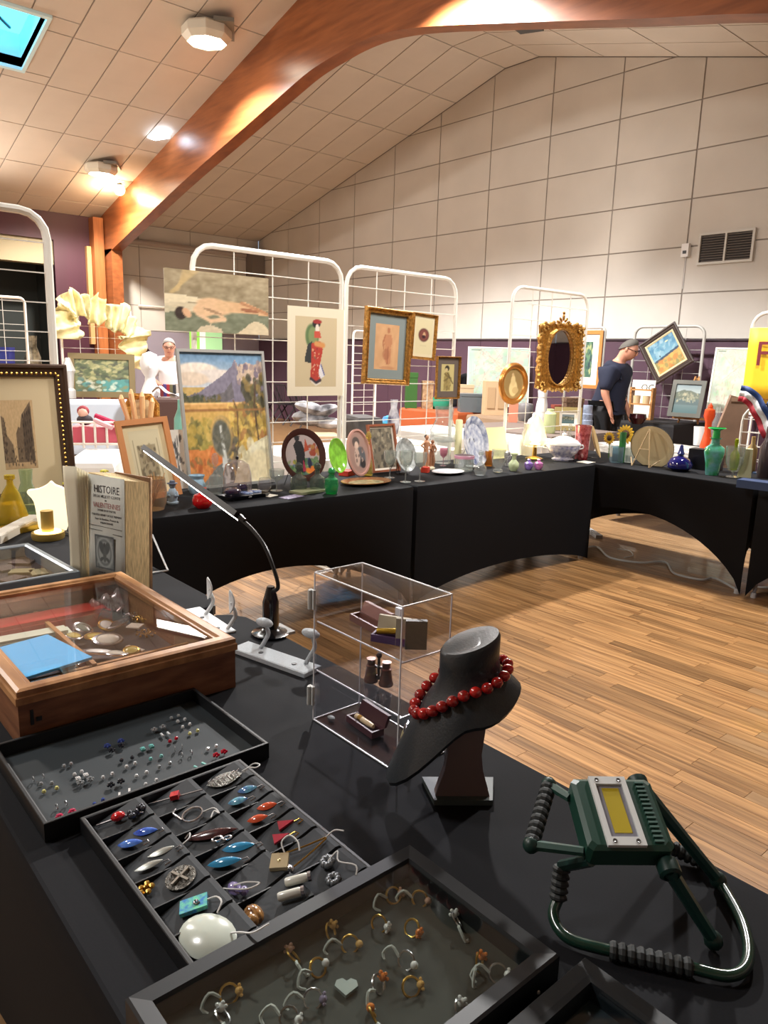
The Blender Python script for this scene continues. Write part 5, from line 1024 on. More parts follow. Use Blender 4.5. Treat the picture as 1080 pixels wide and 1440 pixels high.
# ================================================================ PICTURES STANDING ON THE TABLES
def standing(name, lab, Xb, quad, fw, style, fm, art, tilt=R(12), rz=FACE_E, z=.7405, **k):
    l, r, tp_, bt = quad; cxp = (l+r)/2; a, b_ = PX(l, (tp_+bt)/2, Xb), PX(r, (tp_+bt)/2, Xb); zt = PX(cxp, tp_, Xb-.05).z; c = Vector((Xb, (a.y+b_.y)/2, z))
    W0 = (b_.y-a.y)/abs(math.cos(rz-FACE_E)); return framed(name, lab, W0, (zt-z)/math.cos(tilt), fw, style, fm, art, c, rz, tilt, **k)
standing('painting', 'large mountain and stone bridge painting in a thin silvery frame', -3.74, (262, 384, 493, 684), .016, 'flat', mat('silver_frame', (200, 200, 196), .35, .5), a_mountain(), tilt=R(9))
lf = standing('framed_print', 'large sepia street print in a dark frame with gold beading', -3.80, (-52, 103, 512, 700), .06, 'ornate', mat('dark_walnut', (70, 48, 34), .4), a_street(), tilt=R(6), mw=.11, mm=mat('buff_mount', (226, 206, 166), .8), beads=(GOLD, .022, .008, .045))
standing('framed_print', 'small print in a light orange wood frame tilted on the table', -3.60, (176, 250, 590, 690), .028, 'flat', mat('orange_wood', (206, 138, 84), .45), a_print(), tilt=R(14), mw=.03, mm=mat('cream_mount2', (228, 212, 170), .8), roll=R(-4))
standing('floral_card', 'white card with a dark flower stem drawing beside the mountain painting', -3.80, (240, 266, 604, 690), 0, 'flat', None, Art(.1, .25, 50, (244, 242, 236)).line([(.5, .1), (.45, .5), (.55, .9)], .012, (60, 64, 70)).dabs(26, [(70, 74, 80), (110, 112, 116)], (.25, .15, .75, .85), .05, .8), tilt=R(8), cat='card')
standing('framed_print', 'dark woodland print in a red brown frame behind the wine glasses', -3.70, (524, 562, 597, 664), .014, 'flat', mat('red_frame', (150, 84, 56), .45), Art(.1, .2, 50, (120, 110, 92)).dabs(90, [(60, 56, 50), (140, 130, 108), (90, 84, 72), (180, 168, 140)], (0, 0, 1, 1), .06, .7), tilt=R(14), mw=.014)
standing('yellow_card', 'pale yellow sheet leaning behind the clear glass cups', -3.78, (690, 716, 601, 652), 0, 'flat', None, Art(.2, .3, 20, (240, 236, 170)), tilt=R(14), cat='card')
standing('white_card', 'white sheet leaning at the back between platter and grid', -3.86, (655, 672, 608, 650), 0, 'flat', None, Art(.2, .3, 12, (238, 238, 234)), tilt=R(8), cat='card')
standing('white_card', 'white sheet leaning left of the glowing glass lamp', -3.84, (716, 734, 616, 650), 0, 'flat', None, Art(.2, .3, 12, (236, 238, 240)), tilt=R(8), cat='card')
# ================================================================ TABLEWARE
def base_at(px, py, z=.7405): return T(px, py, z)
def vessel(name, lab, cat, px, py, ytop, wpx, prof, ma, n=20, grp=None, parts=(), sy=1, z=.7405, rz=0, shell=True):
    """prof = [(radius 0..1, height 0..1)], real size read off the photograph"""
    p = T(px, py, z); H_ = hgt(p, ytop); r = wpx*mpp(p)/2; t = thing(name, lab, cat, p, rz, grp)
    def mk(nm, pf, m_):
        pr_ = [(max(.0004, a*r), b*H_) for a, b in pf]; MB().lathe(pr_, n=n, sy=sy, cap=False).build(nm, m_, t, smooth=True)
    mk('body', prof, ma)
    for nm, pf, m_ in parts: mk(nm, pf, m_)
    return t, r, H_
CY = glass('iridescent', (238, 226, 150), .45, .05, .22); TEAL = glass('green_glass', (90, 205, 140), .45, .05, .25); GRG = glass('grey_glass', (176, 186, 176), .5, .05, .12)
wine = [(0, 0), (.78, 0), (.80, .015), (.15, .04), (.09, .10), (.09, .42), (.2, .46), (.75, .58), (.96, .75), (.98, 1.0), (.93, 1.0), (.90, .76), (.68, .60), (.12, .50), (0, .5)]
for px, py, yt, w, l in ((548, 672, 634, 19, 'clear wine glass on the table edge, leftmost of the three beside the platter'), (570, 678, 634, 20, 'clear cut wine glass, foremost of the three by the table edge'), (590, 677, 636, 19, 'clear wine glass by the red cube, rightmost of the three')):
    vessel('wine_glass', l, 'wine glass', px, py, yt, w, wine, CLR, grp='wine glasses at the table edge')
vessel('wine_glass', 'tall clear goblet standing in front of the mountain painting corner', 'wine glass', 389, 690, 660, 22, wine, CLR)
vessel('wine_glass', 'small tulip glass with pink tint behind the white oval plate', 'wine glass', 623, 655, 630, 12, wine, glass('pink_glass', (235, 205, 215), .45, .05, .1))
vessel('stoppered_bottle', 'yellow iridescent pinched bottle with a tall glass stopper', 'bottle', 517, 668, 606, 19, [(0, 0), (1, 0), (1, .08), (.92, .22), (.7, .36), (.3, .48), (.26, .68), (.34, .72), (.5, .74)], CY, n=4, parts=[('stopper', [(.2, .72), (.2, .78), (.55, .84), (.6, .9), (.35, .97), (0, 1)], CY)])
vessel('decanter', 'slim clear decanter with a pointed stopper left of the glass dome', 'decanter', 303, 694, 637, 20, [(0, 0), (.9, 0), (1, .05), (1, .35), (.85, .44), (.3, .50), (.26, .62), (.45, .66)], CLR, n=8, parts=[('stopper', [(.2, .62), (.2, .7), (.45, .76), (.5, .9), (.3, .98), (0, 1)], CLR)])
vessel('glass_dome', 'tall clear glass dome on a dark base in front of the mountain painting', 'glass dome', 334, 694, 646, 40, [(.98, .08), (1, .3), (.97, .6), (.8, .85), (.4, .97), (.08, 1.0)], glass('dome_glass', (236, 228, 228), .6, .03, .08), n=26, parts=[('base', [(0, 0), (1.0, 0), (1.02, .05), (.95, .09), (0, .10)], mat('dark_base', (40, 36, 38), .3)), ('knob', [(.05, 1), (.12, 1.03), (.1, 1.08), (0, 1.1)], BPLA)])
for px, py, w, l in ((420, 690, 24, 'grey green ribbed cruet with stopper before the round plate, left one'), (446, 690, 22, 'grey green ribbed cruet with stopper before the round plate, right one')):
    vessel('cruet', l, 'cruet', px, py, 650, w, [(0, 0), (.85, 0), (.95, .06), (1, .3), (.9, .46), (.5, .54), (.3, .60), (.32, .7)], GRG, n=12, parts=[('stopper', [(.25, .66), (.25, .72), (.45, .8), (.42, .92), (.1, 1), (0, 1)], GRG)])
vessel('cruet', 'small bright green glass bottle with stopper near the green plate', 'cruet', 466, 694, 657, 20, [(0, 0), (.75, 0), (.85, .05), (1, .3), (.9, .55), (.5, .62), (.45, .7)], TEAL, n=12, parts=[('stopper', [(.3, .66), (.3, .72), (.55, .82), (.4, .96), (0, 1)], TEAL)])
for px, py, yt, w, c, l in ((457, 688, 672, 12, (200, 225, 200), 'tiny clear green beaker between cruet and green bottle'), (372, 690, 672, 20, (235, 235, 240), 'round clear glass ball jar behind the black tray'),):
    vessel('small_jar', l, 'jar', px, py, yt, w, [(0, 0), (.6, 0), (.95, .25), (1, .5), (.8, .85), (.7, 1), (.65, 1)], glass('j%d' % px, c, .5, .05, .1))
vessel('blue_jug', 'small pale blue glass jug behind the red bottle', 'jug', 277, 694, 668, 24, [(0, 0), (.7, 0), (.95, .2), (1, .5), (.75, .8), (.95, 1), (.9, 1)], mat('pale_blue', (170, 205, 226), .3, coat=.5))
vessel('red_bottle', 'squat bright red glass bottle shaped like an apple', 'bottle', 285, 714, 686, 29, [(0, 0), (.6, 0), (.95, .2), (1, .42), (.8, .66), (.35, .76), (.28, .84), (.4, .88), (.4, 1), (.3, 1.02), (0, 1.02)], mat('red_glass', (205, 22, 26), .08, coat=1))
vessel('round_bottle', 'clear round bellied bottle with a long neck on the table edge', 'bottle', 675, 668, 636, 18, [(0, 0), (.7, 0), (1, .18), (.95, .34), (.5, .50), (.25, .58), (.22, .85), (.35, .9), (.3, 1)], CLR, parts=[('stopper', [(.3, .88), (.45, .94), (.4, 1.05), (0, 1.1)], CLR)])
vessel('amber_glass', 'small amber tinted tumbler behind the round bellied bottle', 'tumbler', 687, 655, 634, 12, [(0, 0), (.85, 0), (.9, .05), (1, 1), (.93, 1), (.85, .08)], glass('amber_glass', (226, 176, 84), .45, .05, .2))
vessel('glass_cup', 'clear footed glass cup with a ring base by the yellow sheet', 'cup', 700, 664, 632, 20, [(0, 0), (.55, 0), (.7, .03), (.65, .12), (.3, .16), (.55, .22), (.85, .4), (1, .7), (.98, 1), (.92, 1), (.9, .7)], CLR)
vessel('pepper_mill', 'small black and white patterned shaker on the table', 'shaker', 713, 655, 634, 10, [(0, 0), (.9, 0), (1, .1), (.7, .4), (1, .6), (.8, .9), (0, 1)], mat('checker_white_black', (210, 210, 210), .3, noise=(90, .9), c2=(20, 20, 22)))
vessel('green_vase', 'small pale green round vase near the glowing glass lamp', 'vase', 722, 662, 638, 15, [(0, 0), (.6, 0), (1, .25), (.95, .45), (.4, .65), (.4, .85), (.75, 1), (.7, 1)], mat('celadon', (200, 214, 170), .3, coat=.4))
vessel('candle', 'tall pale yellow column candle behind the glass decanter', 'candle', 643, 652, 590, 10, [(0, 0), (1, 0), (1, .98), (.8, 1), (0, .99)], mat('candle_wax', (226, 220, 170), .5))
vessel('crystal_decanter', 'large square crystal decanter stack behind the figurine', 'decanter', 622, 651, 572, 38, [(0, 0), (.62, 0), (.62, .38), (.95, .42), (1, .6), (.7, .72), (.62, .8), (.7, 1), (.6, 1)], CLR, n=8, parts=[('rim', [(.62, .38), (1.02, .40), (1.02, .43), (.62, .45)], CLR)])
vessel('glass_mug', 'clear pink rimmed glass mug behind the white oval plate', 'mug', 652, 662, 640, 28, [(0, 0), (.9, 0), (.95, .05), (1, 1), (.93, 1), (.9, .1), (0, .06)], CLR, parts=[('rim_band', [(1.0, .8), (1.02, .8), (1.03, .98), (1.0, 1)], mat('pink_rim', (196, 140, 160), .3))])
vessel('red_vase', 'tall cylindrical ruby red cut glass vase beside the tureen', 'vase', 817, 646, 598, 23, [(0, 0), (.75, 0), (.78, .04), (.85, .4), (1, 1), (.92, 1), (.78, .42), (.6, .08)], mat('ruby', (120, 14, 24), .1, noise=(34, .6), c2=(205, 110, 110), coat=.9))
for px, py, yt, w, l in ((799, 640, 596, 13, 'tall slim clear cruet between the tureen and the red vase'), (792, 634, 602, 11, 'second slim clear cruet behind the tureen lid')):
    vessel('tall_cruet', l, 'cruet', px, py, yt, w, [(0, 0), (.9, 0), (1, .1), (.95, .45), (.4, .62), (.3, .8), (.5, .84), (.3, 1), (0, 1)], CLR)
vessel('spray_bottle', 'white glass jar with a metal collar behind the glowing lamp', 'jar', 742, 640, 596, 20, [(0, 0), (.95, 0), (1, .1), (1, .7), (.8, .8), (.8, 1), (0, 1)], glass('milk_glass', (230, 228, 215), .4, .1, .4))
# tureen
t, r, H_ = vessel('tureen', 'white lidded oval tureen with blue decoration on the table corner', 'tureen', 791, 647, 608, 48, [(0, 0), (.62, 0), (.66, .05), (.5, .12), (.8, .26), (1, .5), (.98, .55), (0, .55)], mat('blue_white', (236, 232, 236), .18, noise=(40, .35), c2=(150, 150, 190), coat=.6), sy=.7, rz=R(50), parts=[('lid', [(1.02, .55), (1.02, .6), (.8, .72), (.4, .84), (.12, .88), (.16, .94), (0, 1)], WHT)])
for s in (-1, 1): MB().tube(bez([(s*r*.92, 0, H_*.4), (s*r*1.15, 0, H_*.45), (s*r*1.12, 0, H_*.55), (s*r*.95, 0, H_*.52)], 4), .006, 6).build('handle', WHT, t, smooth=True)
# glowing glass lamp
t, r, H_ = vessel('glass_lamp', 'brightly glowing glass shade lamp at the back by the tureen', 'lamp', 751, 646, 583, 34, [(.95, .34), (.9, .5), (.6, .78), (.25, .95), (.1, 1)], glass('shade_glass', (250, 236, 205), .4, .2, .3), parts=[('base', [(0, 0), (.7, 0), (.72, .03), (.2, .08), (.15, .34)], GOLD), ('crystal_ring', [(.2, .30), (.92, .30), (.95, .36), (.2, .38)], CLR)])
MB().ell((0, 0, H_*.48), r*.42, 12, 8).build('bulb', mat('bulb_glow', (255, 238, 200), .3, emit=12), t, smooth=True)
light('table_lamp_light', 'POINT', tuple(t.location+Vector((.0, 0, H_*.48))), 7, (1, .85, .62), .05)
# ---- plates
def plate(name, lab, p, D, rot, m1, m2=None, art=None, cat='plate', deep=.02, n=32, sy=1):
    """disc whose axis is local +Z, rot = euler"""
    t = thing(name, lab, cat, p, rot=rot); r = D/2
    MB().lathe([(.0005, -.004), (r*.55, -.004), (r*.62, -.002), (r, deep-.003), (r, deep), (r*.97, deep+.001), (r*.72, .004), (r*.6, .001), (.0005, .001)], n=n, sy=sy, cap=False).build('rim', m1, t, smooth=True)
    if m2: MB().lathe([(r*.7, .0035), (r*.6, .0015), (.0005, .0015)], n=n, sy=sy, cap=False).build('well', m2, t, smooth=True)
    if art: art.w = art.h = D*.86; o = art.build('picture', t, (0, -D*.43, .0065), (R(-90), 0, 0), oval=True); o.scale = (1, 1, 1)
    return t
def stood(px, py, ytop, wpx, lean=R(15), az=R(0), sy=1):
    p = T(px, py, .742); H_ = hgt(p, ytop); return p, H_
def easel(name, lab, p, rz, w=.09, h=.12, ma=None, d=.07):
    b = MB()
    for s in (-1, 1): b.tube([(s*w/2, -.035, .03), (s*w/2, -.035, .004), (s*w/2, 0, .003), (s*w*.12, .02, h), (s*w*.45, d, .004)], .0022, 5)
    b.tube([(-w/2, 0, .004), (w/2, 0, .004)], .0022, 5); return solo(b, name, ma or mat('wire_dark', (50, 48, 46), .4, .6), lab, 'plate stand', p, rz)
# round plate with figures
pc = PX(425, 640, -3.50); D = 2*(pc-PX(425, 602.5, -3.50)).length; aa = Art(.3, .3, 90, (176, 160, 156))
aa.vg(0, .25, (60, 100, 60), (90, 124, 84)).dabs(60, [(70, 110, 60), (170, 150, 50), (60, 90, 120), (120, 140, 90)], (.1, .1, .95, .4), .05, .7).poly([(.3, .14), (.33, .5), (.28, .72), (.36, .82), (.5, .80), (.56, .6), (.52, .12)], (24, 22, 26)).ell(.39, .86, .06, .05, (28, 24, 28)).ell(.38, .90, .09, .02, (24, 22, 24)).poly([(.5, .14), (.58, .5), (.56, .7), (.66, .5), (.66, .14)], (150, 34, 60), .0).poly([(.46, .14), (.5, .42), (.56, .14)], (160, 40, 66)).poly([(.54, .56), (.60, .86), (.68, .6)], (170, 70, 40)).dabs(20, [(170, 120, 60), (150, 60, 40)], (.7, .5, .92, .7), .05, .8).ell(.66, .30, .05, .12, (30, 30, 60)).dabs(10, [(226, 120, 40), (240, 200, 60)], (.58, .06, .8, .2), .05, .9)
plate('picture_plate', 'large round plate painted with black coated figures and a dark rim', pc, D, Matrix.Rotation(R(90), 3, 'Z').to_euler() if 0 else (R(78), 0, R(90)), mat('dark_rim', (62, 34, 28), .25, coat=.5), None, aa)
easel('plate_stand', 'thin wire stand holding the round figure plate', (pc.x-.02, pc.y, .7405), FACE_E, .14, .2)
# leaning plates
def lean_plate(name, lab, Xp, cpx, cpy, hpx, m1, m2=None, art=None, rz=90, lean=74, sy=1, n=30, deep=.018, stand=None):
    c = PX(cpx, cpy, Xp); D = 2*(PX(cpx, cpy-hpx/2, Xp).z-c.z); c.z = max(c.z, .7405+D/2*math.sin(R(lean))); plate(name, lab, c, D, (R(lean), 0, R(rz)), m1, m2, art, n=n, deep=deep, sy=1).scale = (sy, 1, 1)
    if stand: easel('plate_stand', stand, (c.x-.03, c.y, .7405), R(rz), .09, D*.62)
CRY = mat('crystal_plate', (225, 230, 228), .12, noise=(26, .3), c2=(150, 155, 152), coat=.8)
lean_plate('green_plate', 'bright lime green glass plate behind the cruets', -3.62, 473, 641, 50, mat('lime_glass', (140, 205, 70), .15, noise=(20, .35), coat=.8), sy=.62)
aq = Art(.3, .4, 70, (198, 150, 138)).ell(.5, .5, .42, .44, (170, 136, 124)).ell(.42, .74, .16, .11, (92, 80, 76)).ell(.44, .66, .09, .09, (226, 196, 176)).ell(.6, .40, .2, .22, (96, 96, 100)).ell(.42, .4, .12, .2, (206, 176, 160)).ell(.66, .25, .12, .1, (52, 44, 44)).dabs(14, [(110, 90, 84), (210, 180, 164)], (.25, .3, .7, .7), .04, .7)
c = PX(508, 628, -3.62); t = thing('portrait_plaque', 'oval pink porcelain plaque of a lady leaning behind the yellow bottle', 'plaque', (c.x, c.y, .745), rot=(R(-12), 0, R(90))); Wp, Hp = .19, .30
oval_frame(MB(), Wp, Hp, [(0, 0), (0, .012), (.012, .014), (.016, .006)]).build('rim', mat('pink_rim2', (200, 150, 136), .3, coat=.5), t, smooth=True); aq.w, aq.h = Wp-.022, Hp-.022; aq.build('picture', t, (0, -.006, .011), oval=True)
lean_plate('crystal_plate', 'small cut crystal plate leaning behind the middle wine glass', -3.56, 569, 640, 48, CRY, sy=.8, stand='wire stand behind the small crystal plate')
bw_ = mat('blue_white2', (232, 235, 240), .15, noise=(16, .5), c2=(84, 98, 140), coat=.6)
c = PX(668, 607, -3.60); D = .36
p_ = plate('oval_platter', 'large blue and white oval platter standing upright on a black stand', (c.x, c.y, .742+D*.49), D, (R(76), 0, R(90)), bw_, mat('blue_white3', (238, 240, 243), .15, noise=(24, .35), c2=(150, 160, 190), coat=.6)); p_.scale = (.72, 1, 1)
easel('platter_stand', 'black wire stand under the blue and white platter', (c.x+.02, c.y-.03, .7405), FACE_E, .16, .2, BPLA)
def flat_plate(name, lab, px, py, wpx, m1, m2, sy=.8, rz=0, z=.7455, deep=.014):
    p = T(px, py, z); D = wpx*mpp(p); t = plate(name, lab, p, D, (0, 0, rz), m1, m2, deep=deep, sy=sy); return t
flat_plate('gilt_platter', 'oval gilt platter with a painted well lying flat at the table edge', 515, 679, 80, mat('copper_gilt', (176, 118, 66), .25, .6), mat('cream_pattern', (214, 200, 150), .3, noise=(28, .4), c2=(110, 110, 60), coat=.5), sy=.7, rz=R(90))
flat_plate('oval_plate', 'white oval plate with blue sprigs lying at the table edge', 630, 665, 52, WHT, mat('sprig', (240, 240, 240), .2, noise=(60, .2), c2=(150, 160, 190), coat=.5), sy=.75, rz=R(90))
flat_plate('saucer', 'white saucer behind the clear glass mug', 664, 658, 20, WHT, None, sy=.9)
# red boxes, booklets, papers
def bx(name, lab, cat, px, py, d, ma, rz=0, z=.7405, grp=None):
    p = T(px, py, z); return solo(MB().b2((-d[0]/2, -d[1]/2, 0), (d[0]/2, d[1]/2, d[2])).b2((-d[0]/2*.96, -d[1]/2*.96, d[2]), (d[0]/2*.96, d[1]/2*.96, d[2]+.0008)), name, ma, lab, cat, p, R(rz), smooth=False, group=grp)
REDB = mat('red_box', (205, 62, 44), .5)
bx('red_box', 'small red box behind the gilt platter', 'box', 488, 668, (.07, .09, .03), REDB, 20); bx('red_box', 'small red cube behind the rightmost wine glass', 'box', 598, 664, (.05, .05, .035), REDB, 30)
bx('booklet', 'thin olive green booklet lying before the two cruets', 'booklet', 433, 692, (.10, .19, .012), mat('olive_cover', (140, 142, 108), .6), 8)
bx('leaflet', 'small printed leaflet lying at the table edge near the booklet', 'leaflet', 410, 699, (.07, .13, .002), mat('leaflet_print', (170, 165, 185), .6, noise=(60, .4), c2=(90, 70, 110)), 15)
bx('paper_slip', 'white paper slip in front of the black tray of jars', 'paper', 378, 697, (.07, .07, .002), PAPER, 20)
bx('paper_slip', 'white paper slip lying in front of the red vase', 'paper', 824, 650, (.10, .12, .002), PAPER, 5)
p = T(343, 700); t = thing('jar_tray', 'black footed tray with raised edge holding blue lidded jars', 'tray', (p.x, p.y, .7405), R(96))
MB().rings([[(-.12, -.05, .004), (.12, -.05, .004), (.12, .05, .004), (-.12, .05, .004)], [(-.13, -.06, .022), (.13, -.06, .022), (.13, .06, .022), (-.13, .06, .022)], [(-.125, -.055, .022), (.125, -.055, .022), (.125, .055, .022), (-.125, .055, .022)], [(-.115, -.045, .008), (.115, -.045, .008), (.115, .045, .008), (-.115, .045, .008)]]).build('tray_body', mat('lacquer', (20, 20, 24), .15, coat=.7), t)
for sx in (-1, 1):
    for sy_ in (-1, 1): MB().b2((sx*.10-.008, sy_*.04-.008, 0), (sx*.10+.008, sy_*.04+.008, .005)).build('foot', BPLA, t)
BLJ = mat('cobalt_lid', (30, 50, 120), .15, coat=.8, noise=(80, .4), c2=(150, 170, 200))
for i, (dx_, dy_, r_, h_, l) in enumerate(((-.075, -.01, .042, .05, 'dark square jar at the left of the black tray'), (.0, -.022, .036, .028, 'low blue lidded jar at the front of the black tray'), (.062, -.012, .036, .028, 'low blue lidded jar at the right of the black tray'), (.01, .026, .028, .062, 'tall dark jar at the back of the black tray'))):
    v = Matrix.Rotation(R(96), 3, 'Z') @ Vector((dx_, dy_, 0)); j = thing('lidded_jar', l, 'jar', (p.x+v.x, p.y+v.y, .7405+.0085), 0, 'jars on the black tray')
    MB().lathe([(.0005, 0), (r_*.9, 0), (r_, .006), (r_, h_*.65), (r_*.95, h_*.68)], n=16, cap=False).build('body', mat('jar_dark', (34, 32, 44), .12, coat=.8) if i in (0, 3) else WHT, j, smooth=True)
    MB().lathe([(r_*1.02, h_*.62), (r_*1.02, h_*.85), (r_*.8, h_), (.0005, h_*1.02)], n=16, cap=False).build('lid', BLJ if i in (1, 2) else mat('jar_lid_dark', (44, 36, 60), .15, coat=.8), j, smooth=True)
# figurine of two figures
p = T(601, 660); t = thing('figurine', 'painted figurine of two bare backed figures on a cream base', 'figurine', (p.x, p.y, .7405), R(90)); FL = mat('figurine_skin', (190, 138, 104), .4)
H_ = hgt(p, 610); s_ = H_/.24
def fig(b, x, arm):
    b.tube([(x-.012, 0, .015), (x-.012, -.004, .06), (x-.008, 0, .115)], [.009, .011, .014], 8).tube([(x+.014, 0, .015), (x+.014, -.006, .065), (x+.008, 0, .115)], [.009, .012, .014], 8)
    b.tube([(x, 0, .11), (x, -.002, .15), (x, 0, .185), (x, 0, .2)], [.019, .017, .022, .008], 10).ell((x, -.004, .215), (.012, .013, .016), 9, 6).tube([(x-.018, 0, .185), (x-.045*arm, -.01, .165), (x-.02*arm, -.02, .14)], [.008, .007, .005], 7).tube([(x+.018, 0, .185), (x+.03, -.012, .155), (x+.012, -.02, .135)], [.008, .007, .005], 7)
b = MB(); fig(b, -.02, 1.2); b.v = [(x*s_, y*s_, z*s_) for x, y, z in b.v]; b.build('standing_figure', FL, t, smooth=True)
b = MB(); fig(b, .035, .4); b.v = [(x*s_, y*s_, z*s_*.86) for x, y, z in b.v]; b.build('leaning_figure', mat('figurine_dark', (150, 104, 74), .4), t, smooth=True)
MB().lathe([(.0005, 0), (.06*s_, 0), (.062*s_, .01*s_), (.045*s_, .018*s_), (.0005, .02*s_)], n=16, sy=.6, cap=False).build('base', mat('cream_base', (222, 210, 180), .4), t, smooth=True)
MB().ell((-.02*s_, .004*s_, .222*s_), (.013*s_, .013*s_, .013*s_), 8, 5).build('hair', mat('dark_hair', (30, 26, 24), .6), t, smooth=True)
# blue grey child statuette, basket with dried grass
p = T(243, 708); t = thing('statuette', 'small blue grey statuette of a child with a hat', 'statuette', (p.x, p.y, .7405), R(60)); BG = mat('blue_grey', (158, 176, 190), .5)
MB().lathe([(.0005, 0), (.028, 0), (.03, .008), (.022, .012), (.026, .04), (.018, .07), (.012, .078)], n=14, cap=False).build('robe', BG, t, smooth=True); MB().ell((0, 0, .092), .017, 10, 7).build('head', BG, t, smooth=True)
MB().lathe([(.0005, .10), (.026, .100), (.026, .103), (.014, .106), (.012, .116), (.0005, .118)], n=14, cap=False).build('hat', mat('slate_blue', (84, 92, 112), .6), t, smooth=True); MB().tube([(-.02, -.005, .06), (-.028, -.016, .04), (-.01, -.024, .045)], .006, 6).tube([(.02, -.005, .06), (.028, -.016, .04), (.01, -.024, .045)], .006, 6).build('arms', BG, t, smooth=True)
t, r, H_ = vessel('glass_bowl', 'rounded clear glass bowl with dried grasses by the orange frame', 'bowl', 213, 716, 672, 44, [(0, 0), (.8, 0), (.98, .3), (1, .6), (.9, 1), (.85, 1), (.92, .6)], glass('smoke_glass', (225, 205, 180), .45, .05, .18))
b = MB()
for k in range(26): a = k*2.4; b.tube([(0, 0, .01), (r*.5*math.cos(a), r*.5*math.sin(a), H_*.6), (r*.9*math.cos(a+.3), r*.9*math.sin(a+.3), H_*random.uniform(.8, 1.15))], .0016, 4)
b.build('dried_grass', mat('straw', (206, 158, 104), .8), t)['kind'] = 'stuff'
p = T(750, 662)
for k, (px, c, l) in enumerate(((743, (150, 120, 200), 'violet glass perfume stopper ball beside the pale green vase'), (757, (210, 130, 190), 'pink glass perfume stopper ball beside the violet one'))):
    vessel('perfume_flacon', l, 'flacon', px, 660, 645, 13, [(0, 0), (.6, 0), (1, .3), (.9, .6), (.3, .75), (.4, .9), (0, 1)], mat('flacon%d' % k, c, .1, noise=(40, .4), coat=.9))
# cream cloth covered plate on stand at the corner
lean_plate('cream_plate', 'cream fabric covered plate standing side on beside the red vase', -3.42, 836, 622, 46, mat('cream_cloth', (214, 184, 132), .7), sy=.34, rz=110, lean=72)
# ================================================================ LEFT CLUSTER ON THE LEFT TABLE
t = thing('jug_lamp', 'glowing white jug shaped lamp with a handle at the left', 'lamp', T(76, 745), R(68)); p = t.location; H_ = hgt(p, 672); GLW = mat('glow_white', (255, 240, 205), .4, emit=.55)
s_ = H_/.22; w_ = 70*mpp(p)
pts = [(-.045, 0), (.045, 0)]+[(v.x, v.z) for v in bez([(.052, 0, .02), (.055, 0, .10), (.052, 0, .155), (.040, 0, .178), (.015, 0, .190), (0, 0, .206), (-.015, 0, .192), (-.045, 0, .176), (-.078, 0, .172), (-.082, 0, .160), (-.062, 0, .125), (-.055, 0, .06), (-.052, 0, .02)], 3)]
MB().prism([(x*s_*1.1, 0, z*s_) for x, z in pts], (0, -.018, 0), (0, .018, 0)).build('body', GLW, t)
MB().tube(bez([(.05*s_, 0, .155*s_), (.085*s_, 0, .16*s_), (.092*s_, 0, .12*s_), (.08*s_, 0, .075*s_), (.054*s_, 0, .06*s_)], 5), .009*s_, 8).build('handle', GLW, t, smooth=True)
t, r, H_ = vessel('touch_lamp', 'small gold touch lamp, a cylinder on a disc, before the glowing jug', 'lamp', 68, 757, 718, 44, [(0, 0), (.95, 0), (1, .1), (.98, .24), (.38, .26), (.38, 1), (0, 1)], mat('brushed_gold', (196, 164, 88), .35, .6))
MB().lathe([(r*.8, H_*.25), (r*.8, H_*.27), (.001, H_*.27)], n=20, cap=False).build('light_ring', mat('warm_ring', (255, 226, 170), .4, emit=3), t)
solo(MB().tube(bez([T(85, 745, .748), T(105, 752, .748), T(125, 748, .748), T(160, 760, .745)], 5), .003, 5), 'lamp_cord', mat('dark_cord', (60, 56, 50), .5), 'thin dark cord of the gold touch lamp lying on the left table', 'cord')
vessel('cone_bottle', 'conical yellow green bottle lit from behind at the left edge', 'bottle', 18, 735, 668, 46, [(0, 0), (.95, 0), (1, .06), (.5, .62), (.2, .8), (.18, .9), (.3, .92), (.3, 1), (0, 1)], glass('yellow_glass', (222, 200, 70), .45, .05, .3), parts=[('liquid', [(0, .03), (.86, .03), (.9, .08), (.62, .42), (0, .42)], mat('yellow_liquid', (206, 180, 60), .15))])
vessel('glass_carafe', 'pale green glass carafe with a wire handle behind the cone bottle', 'carafe', 40, 722, 660, 30, [(0, 0), (.9, 0), (1, .1), (.8, .5), (.5, .7), (.6, 1), (.55, 1)], glass('pale_green_glass', (205, 220, 190), .45, .05, .2))
bx('perfume_box', 'grey box with a red square label behind the bottles at left', 'box', 42, 700, (.04, .12, .12), mat('box_grey', (150, 135, 118), .6), 10)
p = T(45, 703)+Vector((.03, .0, .06)); solo(MB().b2((0, -.03, -.03), (.003, .03, .03)), 'red_label', mat('label_red', (190, 40, 36), .5), 'square red card leaning on the grey box at left', 'card', (p.x+.02, p.y+.015, .7405+.034), R(8), smooth=False)
bx('gold_tray', 'shallow brass tray under the cone bottle at the left', 'tray', 30, 745, (.10, .16, .02), mat('brass', (200, 165, 60), .25, .7), 25)
